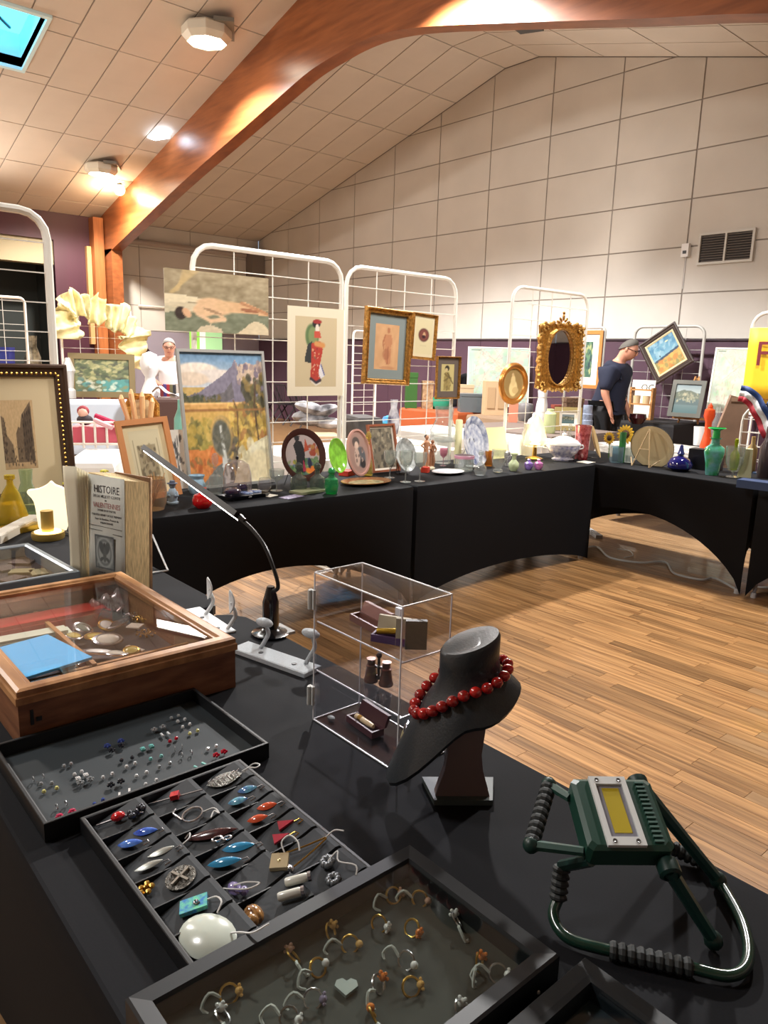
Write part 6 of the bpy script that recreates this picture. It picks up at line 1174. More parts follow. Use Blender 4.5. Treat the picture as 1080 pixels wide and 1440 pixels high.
# potted viola
p = T(119, 712); t = thing('potted_viola', 'potted plant with dark purple and yellow flowers behind the book', 'plant', (p.x, p.y, .7405))
MB().lathe([(.0005, 0), (.035, 0), (.05, .08), (.046, .08), (.04, .06), (.0005, .06)], n=14, cap=False).build('pot', mat('pot_dark', (70, 34, 40), .5), t, smooth=True)
b = MB(); c_ = MB(); y_ = MB(); PT = [(random.uniform(-.06, .06), random.uniform(-.12, .12), random.uniform(.08, .16)) for _ in range(20)]
for x, y, z in PT:
    c_.tube([(0, 0, .06), (x*.6, y*.6, z*.8), (x, y, z)], .002, 4)
    tgt = b if random.random() < .7 else y_
    for k in range(5): a = k*1.257; tgt.ell((x+.012*math.cos(a), y+.012*math.sin(a), z+.004), (.012, .009, .005), 7, 4, (0, .4, a))
b.build('purple_petals', mat('petal_purple', (88, 22, 42), .6), t, smooth=True); y_.build('yellow_petals', mat('petal_yellow', (206, 196, 70), .6), t, smooth=True)
for k in range(24): x, y, z = random.choice(PT); q = leafmb(.05, .012, .003, rz=k); c_.add([(v[0]+x*.8, v[1]+y*.8, v[2]+z*.6) for v in q.v], q.f)
c_.build('leaves', mat('leaf_green', (96, 116, 50), .6), t, smooth=True)
# grey framed flat cases at left edge
def flatcase(lab, c4, h, fm, fw, z=.79, name='glass_topped_case'):
    pts = [T(x, y, z) for x, y in c4]; ctr = sum(pts, Vector())/4; ex = (pts[1]-pts[0]).normalized(); ang = math.atan2(ex.y, ex.x); Lx = (pts[1]-pts[0]).length; ey = Vector((-ex.y, ex.x, 0)); Ly = abs((pts[2]-pts[1]).dot(ey))
    t = thing(name, lab, 'display case', (ctr.x, ctr.y, .7405), ang); hx, hy = Lx/2, Ly/2; hh = z-.7405
    rectframe(MB(), hx, hy, [(fw, .004), (fw, hh-.004), (fw*.7, hh), (.002, hh), (0, hh-.003), (0, 0), (.01, 0)]).build('case_frame', fm, t)
    MB().b2((-hx+.008, -hy+.008, .001), (hx-.008, hy-.008, .008)).build('case_floor', mat('brown_velvet', (70, 48, 40), .8), t); MB().b2((-hx+fw*.6, -hy+fw*.6, hh-.006), (hx-fw*.6, hy-fw*.6, hh-.004)).build('pane', PANE, t)
    return t, hx, hy
ALU = mat('aluminium', (150, 160, 168), .3, .5)
t, hx, hy = flatcase('flat glass topped case with a grey metal frame at the left edge', [(-60, 790), (6, 838), (103, 799), (20, 748)], .05, ALU, .022)
for k, (x, y) in enumerate(((-.3, 0), (0, .2), (.3, -.2), (.2, .5), (-.5, .5))): MB().box((x*hx, y*hy, .012), (.07, .05, .008), (0, 0, k)).build('card_insert', mat('insert%d' % (k % 2), ((96, 70, 56), (150, 130, 80))[k % 2], .6), t)
solo(MB().b2((-.2, -.03, 0), (.2, .03, .03)).b2((-.19, -.025, .03), (.19, .025, .032)), 'white_box', mat('white_card_box', (222, 216, 204), .6), 'long low white box behind the grey framed case', 'box', T(28, 752)+Vector((-.06, .0, 0)), R(-38), smooth=False)
# ================================================================ THINGS ON THE FAR TABLE (right)
lean_plate('cream_dish', 'round cream dish with a dark rim on a wooden stand', -3.0, 918, 632, 10, mat('x', (1, 1, 1))) if 0 else None
c = PY(918, 628, 5.22); D = 2*(PY(890, 628, 5.22)-c).length
t = plate('cream_dish', 'round cream dish with a thin dark rim seen from behind, on a stand', (c.x, 5.22, c.z), D, (R(104), 0, R(8)), mat('cream_enamel', (222, 204, 160), .5), mat('cream_enamel2', (214, 194, 150), .5), deep=.014)
MB().lathe([(D*.5, .012), (D*.507, .016), (D*.5, .019)], n=32, cap=False).build('dark_rim', BPLA, t); MB().lathe([(D*.18, -.004), (D*.17, -.012), (D*.14, -.012), (D*.13, -.004)], n=24, cap=False).build('foot_ring', mat('cream_dark', (150, 120, 84), .5), t)
b = MB(); z0 = c.z-D/2-.741
for s in (-1, 1): b.tube([(0, .02, D*.85), (s*.07, -.06, .004)], .005, 5).tube([(s*.07, -.06, .004), (s*.12, .0, .06)], .004, 5)
b.tube([(-.04, -.03, D*.4), (.04, -.03, D*.4)], .003, 5); solo(b, 'dish_stand', mat('bamboo', (176, 150, 110), .6), 'thin bamboo coloured stand carrying the round cream dish', 'plate stand', (c.x, 5.13, .7405))
vessel('green_vase', 'bright green marbled glass vase with a fluted neck on the right table', 'vase', 1001, 668, 616, 28, [(0, 0), (.62, 0), (.66, .05), (.74, .3), (1, .62), (.92, .74), (.42, .84), (.38, .95), (.6, 1.0), (.55, 1)], mat('green_marble', (60, 176, 96), .1, noise=(18, .5), c2=(120, 190, 200), coat=.9), sy=.6, rz=R(40), parts=[('neck', [(.38, .84), (.34, 1.2), (.9, 1.26), (.8, 1.28)], mat('green_neck', (48, 190, 96), .1, coat=.9))])
vessel('blue_bottle', 'squat cobalt blue perfume bottle with a long pointed stopper', 'bottle', 955, 662, 626, 34, [(0, 0), (.6, 0), (.95, .12), (1, .28), (.75, .48), (.25, .58), (.2, .64)], mat('cobalt', (16, 20, 90), .06, coat=1), parts=[('stopper', [(.18, .6), (.3, .66), (.2, .8), (.12, 1), (0, 1.02)], mat('cobalt2', (40, 50, 110), .1, coat=1))])
vessel('glass_block', 'small clear ribbed glass tumbler right of the cobalt bottle', 'tumbler', 977, 655, 634, 18, [(0, 0), (.9, 0), (1, .1), (1, 1), (.9, 1), (.85, .15)], CLR, n=6)
bx('black_box', 'matt black box standing behind the green vase', 'box', 991, 660, (.22, .12, .15), BPLA, 8)
vessel('glass_goblet', 'tall clear goblet holding the small yellow green bottle', 'goblet', 1030, 671, 628, 26, [(0, 0), (.7, 0), (.7, .02), (.12, .06), (.1, .16), (.6, .24), (.9, .5), (1, 1), (.95, 1), (.85, .5), (.5, .28)], CLR)
p = T(1030, 671); H_ = hgt(p, 628); t = thing('stoppered_bottle', 'small yellow green glass bottle with a stopper inside the goblet', 'bottle', (p.x, p.y, .7405+H_*.235))
MB().lathe([(.0005, 0), (.022, 0), (.032, .05), (.030, .11), (.012, .14), (.010, .175), (.016, .18)], n=14, cap=False).build('body', glass('lime_bottle', (196, 210, 50), .45, .05, .35), t, smooth=True); MB().lathe([(.008, .175), (.014, .19), (.012, .215), (.0005, .22)], n=10, cap=False).build('stopper', glass('lime_bottle', (0, 0, 0)), t, smooth=True)
p = T(1046, 671); solo(MB().prism([(-.045, 0, 0), (.045, 0, 0), (.035, 0, .20), (-.012, 0, .20)], (0, -.02, 0), (0, .02, 0)), 'cone_stand', mat('pale_cream', (220, 218, 176), .5), 'pale cream tapered slab stand right of the goblet', 'stand', p, R(20), smooth=False)
bx('blue_book', 'blue box lid lying flat at the right edge of the table', 'box', 1072, 688, (.28, .12, .05), mat('blue_card', (44, 66, 104), .5), 6)
bx('brown_box', 'small brown wooden box behind the blue box lid', 'box', 1024, 660, (.10, .10, .10), BRN, 15) if 0 else None
vessel('tall_bottle', 'dark bottle at the right edge behind the blue box lid', 'bottle', 1073, 672, 600, 18, [(0, 0), (.9, 0), (1, .05), (1, .6), (.4, .75), (.35, 1), (0, 1)], mat('smoky', (70, 60, 62), .15, coat=.8))
vessel('tan_bottle', 'tan bottle standing between the cone slab and the dark bottle', 'bottle', 1054, 664, 614, 14, [(0, 0), (.9, 0), (1, .05), (1, .65), (.4, .8), (.4, 1), (0, 1)], mat('tan_glaze', (170, 140, 86), .3))
vessel('square_vase', 'short pale blue square glass left of the sunflowers', 'tumbler', 866, 650, 628, 22, [(0, 0), (.95, 0), (1, .05), (1, 1), (.93, 1), (.9, .1)], glass('ice_blue', (200, 220, 228), .45, .05, .2), n=4)
vessel('green_tube', 'tall green glass tube vase beside the sunflowers', 'vase', 873, 650, 608, 9, [(0, 0), (1, 0), (1, 1), (.85, 1)], glass('mid_green', (90, 160, 100), .4, .05, .4))
vessel('frosted_glass', 'frosted pale tumbler just right of the green tube vase', 'tumbler', 884, 650, 630, 13, [(0, 0), (.9, 0), (1, 1), (.9, 1)], glass('frosted', (225, 230, 225), .4, .3, .35))
vessel('clear_tumbler', 'clear tumbler between the sunflowers and the cream dish', 'tumbler', 893, 646, 628, 13, [(0, 0), (.9, 0), (1, 1), (.9, 1)], CLR)
def sunflower(px, py, r, lab, ybase=5.36):
    p = PY(px, py, ybase); t = thing('sunflower', lab, 'flower', (p.x, ybase, .7405)); h = p.z-.7405
    MB().tube([(0, 0, 0), (0, 0, h)], .004, 5).build('stem', mat('stem_green', (70, 110, 50), .6), t); pet = None
    for k in range(16):
        if pet is None:
            q = leafmb(r*.55, r*.13, .004); q.v = [(x, 0-z*.5, y+r*.62) for x, y, z in q.v]; pet = q.build('petal', mat('sun_yellow', (236, 190, 50), .6), t, (0, -.012, h), True)
        else: copy_part(pet, t, (0, -.012, h), (0, k*2*PI/16, 0))
    MB().ell((0, -.012, h), (r*.36, .012, r*.36), 12, 6).build('seed_head', mat('seed_brown', (70, 44, 24), .8), t, smooth=True)
sunflower(881, 611, .09, 'large yellow sunflower left of the round cream dish'); sunflower(858, 616, .06, 'smaller yellow sunflower behind the pale blue square glass')
solo(MB().tube(bez([T(800, 648, .748), T(826, 643, .748), T(842, 645, .748)], 5), .004, 5), 'loose_cable', BPLA, 'short black cable crossing the corner where the two tables meet', 'cord')
# ================================================================ STALLS IN THE HALL BEHIND
DKC = mat('dark_cloth', (26, 24, 26), .8); 
def stall(px0, px1, py, depth, ma, lab, z=.75, py1=None, drop=.02):
    """table whose front top edge was photographed from (px0,py) to (px1,py1)"""
    a, c = T(px0, py, z), T(px1, py1 or py, z); d = (c-a); L_ = d.length; ang = math.atan2(d.y, d.x); m_ = (a+c)/2
    t = thing('stall_table', lab, 'table', (m_.x, m_.y, 0), ang)
    MB().rings([[(-L_/2-.03, -.03, drop), (L_/2+.03, -.03, drop), (L_/2+.03, depth+.03, drop), (-L_/2-.03, depth+.03, drop)], [(-L_/2, 0, z-.03), (L_/2, 0, z-.03), (L_/2, depth, z-.03), (-L_/2, depth, z-.03)], [(-L_/2+.01, .01, z), (L_/2-.01, .01, z), (L_/2-.01, depth-.01, z), (-L_/2+.01, depth-.01, z)]]).build('tablecloth', ma, t)
    for sx in (-1, 1): MB().tube([(sx*(L_/2-.08), depth*.5, 0), (sx*(L_/2-.08), depth*.5, z-.05)], .02, 6).build('leg', mat('leg_grey', (0, 0, 0)), t)
    return t, z
def stallbox(x0, x1, y0, y1, z, ma, lab):
    t = thing('stall_table', lab, 'table', ((x0+x1)/2, y0, 0)); L_, depth = x1-x0, y1-y0
    MB().rings([[(-L_/2-.02, -.02, .02), (L_/2+.02, -.02, .02), (L_/2+.02, depth+.02, .02), (-L_/2-.02, depth+.02, .02)], [(-L_/2, 0, z-.03), (L_/2, 0, z-.03), (L_/2, depth, z-.03), (-L_/2, depth, z-.03)], [(-L_/2+.01, .01, z), (L_/2-.01, .01, z), (L_/2-.01, depth-.01, z), (-L_/2+.01, depth-.01, z)]]).build('tablecloth', ma, t)
    for sx in (-1, 1): MB().tube([(sx*(L_/2-.08), depth*.5, 0), (sx*(L_/2-.08), depth*.5, z-.05)], .02, 6).build('leg', mat('leg_grey', (0, 0, 0)), t)
def far(px, py, z=.75): return T(px, py, z)
def item(name, lab, cat, px, py, yt, w, prof, ma, z=.75, **k): return vessel(name, lab, cat, px, py, yt, w, prof, ma, z=z+.0015, n=k.pop('n', 12), **k)
def boxi(name, lab, cat, px, py, yt, w, ma, d=.2, z=.75, rz=None, detail=True):
    p = T(px, py, z+.001); h = hgt(p, yt); ww = w*mpp(p); rz = R(52) if rz is None else rz
    t = thing(name, lab, cat, p, rz); MB().b2((-ww/2, 0, 0), (ww/2, d, h*.97)).build('body', ma, t)
    if detail: MB().b2((-ww/2-.006, -.006, h*.86), (ww/2+.006, d+.006, h)).build('lid', ma, t)
    return t
JUG = [(0, 0), (.7, 0), (1, .25), (.9, .5), (.5, .75), (.6, 1), (.5, 1)]
# white covered table just behind the grids
folding = folding_table(-5.3, -4.35, 3.05, 4.7, 'white covered table directly behind the wire grids', (.05, .05, .05, .05), .03)
for ch in folding.children:
    if ch.name.startswith('stretch'): ch.data.materials[0] = mat('white_cloth', (228, 226, 222), .8)
MB().b2((-.5, .2, .742), (.1, .8, .76)).build('paper_pile', PAPER, folding)
# left part of the hall
stall(80, 190, 566, .8, mat('pale_blue_cloth', (176, 186, 198), .8), 'stall table with pale blue cloth far behind the street print')
q = far(150, 560)
framed('framed_painting', 'dark woodland painting in an olive frame on the far pale blue stall', .98, .68, .09, 'flat', mat('olive_frame', (112, 96, 62), .5), a_forest(), (q.x-.15, q.y, .752), R(66), R(8))
t = grid_panel(-12.2, PX(84, 430, -12.2).y, PX(183, 430, -12.2).y, PX(130, 428, -12.2).z, 'distant white grid draped with a cream frilly scarf', nm='scarf_grid', dh=.17, dv=.3, r=.02)
b = MB(); a0, a1, zt_ = PX(84, 430, -12.2).y, PX(183, 430, -12.2).y, PX(130, 428, -12.2).z
W_ = a1-a0; path = bez([(-W_/2, -.04, zt_-.55), (-W_/2+.02, -.04, zt_-.1), (-W_/4, -.05, zt_-.05), (0, -.05, zt_-.12), (W_/4, -.05, zt_-.2), (W_/2-.03, -.05, zt_-.45), (W_/2-.12, -.04, zt_-.95)], 7)
def frill(u, v):
    f = u*(len(path)-1); i = min(int(f), len(path)-2); q = path[i].lerp(path[i+1], f-i); d = (path[i+1]-path[i]).normalized(); nr = Vector((-d.z, 0, d.x))
    w = (.19+.05*math.sin(u*31)+.03*math.sin(u*77))*(v-.5)*2; return q+nr*w+Vector((0, -.05-.07*math.sin(u*95+v*5)*(.3+abs(v-.5)*1.6)-.04*math.sin(u*40), .02*math.sin(u*60)))
b.grid(frill, 260, 8)
solo(b, 'frilly_scarf', mat('cream_frill', (226, 214, 160), .8, noise=(5, .25), bump=.5), 'cream frilly scarf wound along the top of the distant white grid', 'scarf', (-12.10, (a0+a1)/2, 0), R(90), solid=.01)
a0 = PX(3, 420, -9.5).y; grid_panel(-9.5, PX(-30, 420, -9.5).y, PX(34, 420, -9.5).y, PX(15, 418, -9.5).z, 'small white grid seen through the tall left grid', nm='grid_panel', dh=.15, r=.016)
stallbox(-13.6, -12.3, 2.1, 3.6, 1.0, mat('pale_shelf', (200, 205, 205), .5), 'pale stall table seen through the tall left grid')
boxi('blue_crate', 'blue box on the stall seen through the tall left grid', 'box', 6, 532, 488, 18, mat('deep_blue', (34, 40, 110), .5), z=1.0)
item('tinsel_jar', 'glass jar stuffed with silvery tinsel seen through the tall left grid', 'jar', 48, 532, 472, 24, JUG, mat('tinsel', (150, 140, 120), .3, .7, noise=(9, .8), bump=.8), z=1.0)
item('silver_lantern', 'small silver lantern ornament beside the woodland painting', 'lantern', 98, 560, 503, 22, [(0, 0), (.8, 0), (.8, .2), (.55, .25), (.7, .6), (.9, .68), (.3, 1), (0, 1)], mat('pale_silver', (200, 196, 190), .35, .4))
stall(88, 160, 652, .8, mat('white_cloth', (0, 0, 0)), 'white stall table under the pink doll cot')
ct = thing('doll_cot', 'pink doll cot with white rails behind the street print', 'cot', far(135, 630)+Vector((0, 0, .0015)), R(62)); s_ = mpp(ct.location)
wv_ = 62*s_; hv = 36*s_
MB().b2((-wv_/2, 0, .02), (wv_/2, .3, hv*.8)).build('mattress', mat('pink_satin', (196, 84, 100), .5), ct)
for k in range(5): MB().tube([(-wv_/2+wv_*k/4, -.01, 0), (-wv_/2+wv_*k/4, -.01, hv)], .010, 6).build('rail_post', WPLA, ct)
MB().tube([(-wv_/2, -.01, hv), (wv_/2, -.01, hv)], .010, 6).tube([(-wv_/2, -.01, .03), (wv_/2, -.01, .03)], .010, 6).build('rail', WPLA, ct)
dl = thing('rag_doll', 'small rag doll with a red hood and magenta legs lying on the pink cot', 'doll', ct.location+Vector((0, 0, hv*.82)), R(62))
MB().ell((-.09, .06, .10), (.038, .035, .038), 10, 7).build('head', mat('doll_face', (226, 180, 160), .6), dl, smooth=True); MB().ell((-.09, .072, .112), (.045, .035, .042), 10, 7).build('hood', mat('hood_red', (150, 50, 60), .7), dl, smooth=True)
MB().ell((-.08, .07, .045), (.06, .05, .042), 10, 7).build('dress', mat('dress_dark', (52, 44, 50), .8), dl, smooth=True)
for k, (c1, c2) in enumerate((((.0, .04, .08), (.14, .0, .03)), ((-.0, .0, .05), (.13, -.06, .0)))): MB().tube([c1, c2], .02, 7).build('leg', mat(('leg_magenta', 'leg_pink')[k], ((176, 30, 74), (222, 176, 180))[k], .7), dl, smooth=True)
stall(190, 262, 632, .5, mat('grey_cloth', (150, 140, 134), .8), 'grey clothed stall table behind the small orange framed print')
for k, (px, yt, an) in enumerate(((182, 556, -.25), (192, 548, -.12), (199, 552, .0), (208, 560, .12))):
    p = far(190+k*6, 622, .75); h = hgt(p, yt)
    solo(MB().tube([(0, 0, 0), (math.sin(an)*h*.5, 0, h*.5), (math.sin(an)*h, 0, h*.92), (math.sin(an)*h, .02, h)], [.022, .018, .022, .010], 8), 'wooden_shoe_tree', mat('pale_wood', (206, 162, 112), .5), ('leftmost of the upright pale wooden forms behind the orange frame', 'second pale wooden form, tallest of the row', 'third pale wooden form, beside the tallest', 'rightmost pale wooden form beside the octagonal frame')[k], 'wooden form', p, R(66), smooth=True, group='wooden forms')
p = far(222, 624); h = hgt(p, 556); W_ = 48*mpp(p); t = thing('octagonal_frame', 'octagonal gilt framed picture on the grey stall', 'picture', (p.x-.24, p.y-.02, .7515), rot=(R(-8), 0, R(64)))
oc = lambda w, hh, d, i: [((w/2-i)*sx*(1 if q else .55), -d, hh/2+(hh/2-i)*sz*(.55 if q else 1)) for sx, sz, q in ((1, -1, 1), (1, 1, 1), (1, 1, 0), (-1, 1, 0), (-1, 1, 1), (-1, -1, 1), (-1, -1, 0), (1, -1, 0))]
MB().rings([oc(W_, h, 0, 0), oc(W_, h, .03, 0), oc(W_, h, .03, .02), oc(W_, h, .01, .05)], cap=False).build('frame', GILT, t); MB().rings([oc(W_, h, .001, .03), oc(W_, h, .009, .04)]).build('picture', mat('brown_floral', (130, 96, 66), .6, noise=(14, .6), c2=(220, 196, 150)), t)
item('teal_bottle', 'slim pale teal bottle left of the mountain painting', 'bottle', 255, 628, 562, 20, [(0, 0), (.8, 0), (1, .1), (.9, .6), (.4, .8), (.35, 1), (0, 1)], mat('teal_glaze', (120, 176, 160), .3))
# far stall with books and the woman behind it
ST, zz = stall(196, 268, 562, .45, mat('brown_cloth', (70, 46, 40), .8), 'brown stall table with books before the person in white', z=.92)
BK = [(120, 40, 44), (70, 50, 110), (150, 30, 40), (96, 90, 60), (40, 40, 46), (190, 180, 170), (130, 60, 60), (60, 70, 60)]
for k in range(8):
    px = 228+k*4.4; p = far(px, 558, .92); h = hgt(p, 540+random.uniform(-1, 2)); w = 4.0*mpp(p)
    solo(MB().b2((-w/2, 0, 0), (w/2, .16, h)).b2((-w/2+.004, .004, .004), (w/2-.004, .165, h-.004)), 'book', mat('spine%d' % k, BK[k], .6), ('dark red', 'violet', 'bright red', 'olive', 'black', 'cream', 'dusty red', 'grey green')[k]+' book upright in the row on the brown stall', 'book', p+Vector((0, 0, .0015)), R(68), group='books before the person in white', smooth=False)
hd = thing('foam_head', 'white foam wig head with a white cloth on the far book stall', 'wig head', far(212, 556, .92)+Vector((0, 0, .0015)), R(65)); h = hgt(hd.location, 494); hs = h/.62
MB().lathe([(.0005, 0), (.15*hs, 0), (.11*hs, h*.18), (.075*hs, h*.32), (.07*hs, h*.42), (.12*hs, h*.55), (.135*hs, h*.75), (.10*hs, h*.93), (.0005, h)], n=16, sy=1.1, cap=False).build('head', mat('foam_white', (228, 230, 232), .7), hd, smooth=True); MB().ell((0, -.13*hs, h*.66), (.02, .03, .04), 8, 6).build('nose', mat('foam_white', (0, 0, 0)), hd, smooth=True)
box_ = MB().grid(lambda u, v: ((u-.5)*.45, (v-.5)*.12-.02, .03+.10*math.exp(-((u-.2)*5)**2)+.02*math.sin(u*14+v*4)), 16, 6)
solo(box_, 'white_shawl', mat('shawl_white', (230, 228, 226), .8), 'crumpled white lace shawl on the brown book stall', 'cloth', far(240, 559, .92)+Vector((0, .0, .0015)), R(65), solid=.004)
# green and white sheets with an added glow, handrail on the left wall
a, c = PX(266, 466, XL), PX(312, 494, XL)
gp_ = thing('self_lit_banner', 'green and white banner with an added glow on the far left wall', 'banner', (XL+.012, (a.y+c.y)/2, c.z))
for k, (f0, f1, cc) in enumerate(((0, .3, (150, 220, 90)), (.3, .48, (235, 240, 235)), (.48, 1, (180, 232, 170)))): MB().b2((0, (f0-.5)*(c.y-a.y), 0), (.01, (f1-.5)*(c.y-a.y), a.z-c.z)).build('panel', mat('banner%d' % k, cc, .6, emit=.35), gp_)  # panels given a faint glow of their own for window-like brightness
a, c = PX(184, 470, -16.14), PX(222, 512, -16.14); solo(MB().tube([a, c], .07, 6), 'handrail', mat('dark_rail', (52, 30, 30), .5), 'thick dark sloping handrail by the left wall behind the wig head', 'handrail', smooth=True)
# dark folding chairs by the gable wall
def chair(px, lab, Yc=9.2, rz=R(180), c=(40, 36, 40)):
    x = PY(px, 560, Yc).x; t = thing('folding_chair', lab, 'chair', (x, Yc, 0), rz, 'dark chairs by the gable wall'); m_ = mat('chair_dark', c, .5)
    MB().b2((-.21, -.2, .43), (.21, .2, .46)).build('seat', m_, t)
    for s in (-1, 1):
        MB().tube([(s*.2, -.22, 0), (s*.2, .2, .86)], .014, 6).build('leg', m_, t); MB().tube([(s*.18, .24, 0), (s*.18, -.16, .46)], .014, 6).build('leg', m_, t)
    for k in range(5): MB().tube([(-.16+.08*k, .17, .48), (-.16+.08*k, .21, .86)], .010, 5).build('back_slat', m_, t)
    MB().tube([(-.2, .2, .86), (.2, .2, .86)], .014, 6).build('top_rail', m_, t)
chair(383, 'dark slatted chair against the purple wall, nearest the mountain painting'); chair(404, 'dark slatted chair against the purple wall, right beside the first'); chair(428, 'dark slatted chair against the purple wall, seen under the kimono print')
stall(440, 484, 614, .55, mat('tan_cloth', (176, 146, 116), .8), 'tan stall table seen between the kimono print and the table edge')
p = far(460, 606); b = MB()
for k in range(6): b.ell((random.uniform(-.22, .22), random.uniform(-.1, .1), .08+.03*k), (.16, .12, .06), 9, 6, (0, random.uniform(-.4, .4), 0))
solo(b, 'clothes_pile', mat('black_white_cloth', (205, 205, 210), .8, noise=(5, .9), c2=(30, 26, 34)), 'pile of black and white folded clothes on the tan stall', 'clothes', p, R(50))
grid_panel(-8.2, PX(497, 470, -8.2).y, PX(530, 470, -8.2).y, PX(512, 466, -8.2).z, 'narrow distant white grid behind the gilt framed drawing', nm='grid_panel', dh=.1, dv=.2, r=.014)
ga_ = stall(504, 538, 588, .5, mat('charcoal_cloth', (70, 67, 67), .85, noise=(8, .25)), 'charcoal clothed stall behind the second white grid', z=.9)
stallbox(-6.15, -4.4, 5.45, 6.1, .75, mat('white_cloth', (0, 0, 0)), 'white clothed stall table behind the grid with the gilt framed drawing')
item('painted_bottle', 'navy and white bottle shape with bright stripes behind the red brown frame', 'bottle', 553, 610, 562, 18, JUG, mat('navy_white', (230, 230, 236), .3, noise=(9, .9), c2=(30, 34, 80)))
item('toy_ball', 'green and blue toy ball just above the red brown framed print', 'ball', 545, 606, 584, 22, [(0, 0), (.6, .1), (1, .5), (.6, .9), (0, 1)], mat('toy_green', (60, 176, 140), .4, noise=(8, .5), c2=(60, 120, 200)))
stall(562, 644, 573, .8, mat('orange_brown_wood', (168, 84, 44), .5), 'orange brown wooden table in the hall behind the second grid', py1=581)
item('teal_bowl', 'teal green bowl on the orange brown table', 'bowl', 620, 575, 559, 30, [(0, 0), (.7, 0), (.95, .3), (1, 1), (.93, 1)], mat('teal', (40, 170, 140), .3)); item('green_cup', 'small bright green cup left of the teal bowl', 'cup', 606, 574, 560, 12, [(0, 0), (.7, 0), (1, 1), (.9, 1)], mat('leaf_green2', (60, 180, 90), .4))
item('white_figurine', 'small white animal figurine on the orange brown table', 'figurine', 579, 572, 553, 14, [(0, 0), (1, 0), (.8, .4), (.5, .6), (.6, .8), (.3, 1), (0, 1)], WHT)
boxi('green_crate', 'dark green crate behind the small gilt medallion frame', 'crate', 578, 574, 524, 16, mat('crate_green', (50, 96, 40), .5))
boxi('patterned_box', 'tan patterned box left of the small sepia drawing', 'box', 601, 575, 536, 15, mat('patterned_tan', (196, 166, 126), .6, noise=(20, .4), c2=(120, 84, 60)))
stall(656, 736, 583, .7, mat('beige_top', (140, 116, 92), .7), 'beige stall table with cardboard cabinet behind the blue platter', py1=590)
cb2 = boxi('cardboard_cabinet', 'tan cardboard cabinet with two outlined doors left of the oval plaque', 'cabinet', 697, 584, 535, 32, mat('cardboard', (196, 166, 130), .7), d=.25, detail=False)
w2_ = 32*mpp(cb2.location); h2_ = hgt(cb2.location, 535)
for s in (-1, 1): MB().b2((s*w2_*.24-w2_*.17, -.012, h2_*.2), (s*w2_*.24+w2_*.17, -.001, h2_*.8)).build('door', mat('cardboard_door', (180, 150, 114), .7), cb2)
boxi('glass_tank', 'grey glass tank left of the cardboard cabinet', 'tank', 664, 580, 554, 34, glass('tank_glass', (130, 140, 146), .4, .05, .5), d=.3)
boxi('beige_carton', 'small beige carton behind the grey glass tank', 'box', 655, 575, 541, 20, mat('carton', (206, 182, 146), .7), d=.15)
# chair with a black jacket
p = PX(665, 570, -8.4); t = thing('jacket_chair', 'chair draped with a black jacket, white collar, behind the tank', 'chair', (p.x, p.y, 0), R(70)); zt_ = PX(665, 525, -8.4).z
MB().b2((-.22, -.2, .43), (.22, .2, .47)).build('seat', BRN, t)
for sx in (-1, 1):
    for sy_ in (-1, 1): MB().tube([(sx*.19, sy_*.17, 0), (sx*.19, sy_*.17, .45 if sy_ < 0 else zt_-.05)], .015, 6).build('leg', BRN, t)
MB().grid(lambda u, v: ((u-.5)*(.62-.1*v), .18+.07*math.sin(v*PI)-.03*math.cos(u*9), zt_-.55+.55*v-.12*(abs(u-.5)*2)**2*v), 10, 8).build('jacket', mat('jacket_black', (20, 19, 24), .8), t, smooth=True, solid=.02); MB().tube([(.1, .17, zt_-.03), (.28, .13, zt_-.08)], .04, 7).build('collar', WHT, t, smooth=True)
# map boards
def board(lab, X0, quad, art, rz=R(50), along='x'):
    l, r, tp_, bt = quad; a, c, = PX(l, bt, X0), PX(r, bt, X0); zt = PX(l, tp_, X0).z; w = (c-a).length
    w = (r-l)*mpp(a)*.98; t = thing('map_board', lab, 'map', ((a.x+c.x)/2, (a.y+c.y)/2, a.z), rot=(R(-10), 0, rz)); art.w, art.h = w, zt-a.z
    art.build('printed_map', t, (0, -.012, 0)); rectxz(MB(), w+.03, zt-a.z+.03, [(0, 0), (0, .018), (.02, .018), (.02, .008)]).build('frame', WPLA, t).location = (0, 0, -.015)
    MB().b2((-w/2, -.008, 0), (w/2, 0, zt-a.z)).build('backing_board', WHT, t)
    for s in (-1, 1): MB().tube([(s*w*.4, .01, 0), (s*w*.4, .1, -a.z+.02)], .015, 6).build('leg', WPLA, t)
    return t
board('pale green map on a leaning white board behind the cardboard cabinet', -7.95, (652, 742, 486, 572), a_map((168, 190, 176)), R(48))
# stall behind the mirror grid
stallbox(-6.1, -4.6, 6.25, 7.5, .75, mat('grey_brown_cloth', (112, 98, 90), .8), 'grey brown stall table seen through the mirror grid')
item('enamel_jug', 'tall white enamel jug seen under the ornate mirror', 'jug', 760, 600, 549, 20, [(0, 0), (.9, 0), (1, .1), (.8, .6), (.6, .8), (.7, 1), (.6, 1)], WHT); item('green_flask', 'pale green flask with a ribbed lid under the ornate mirror', 'flask', 772, 609, 575, 17, [(0, 0), (.9, 0), (1, .1), (1, .8), (.6, .9), (.6, 1), (0, 1)], mat('pale_green_enamel', (196, 206, 150), .4))
item('white_teapot', 'small white teapot left of the pale green flask', 'teapot', 750, 606, 580, 20, [(0, 0), (.7, 0), (1, .35), (.8, .6), (.3, .75), (.3, .9), (0, 1)], WHT); item('grey_pot', 'grey round cooking pot left of the enamel jug', 'pot', 738, 592, 565, 22, [(0, 0), (.8, 0), (1, .3), (1, .8), (.9, .9), (.2, .95), (0, 1)], mat('grey_pot', (130, 128, 130), .4, .4))
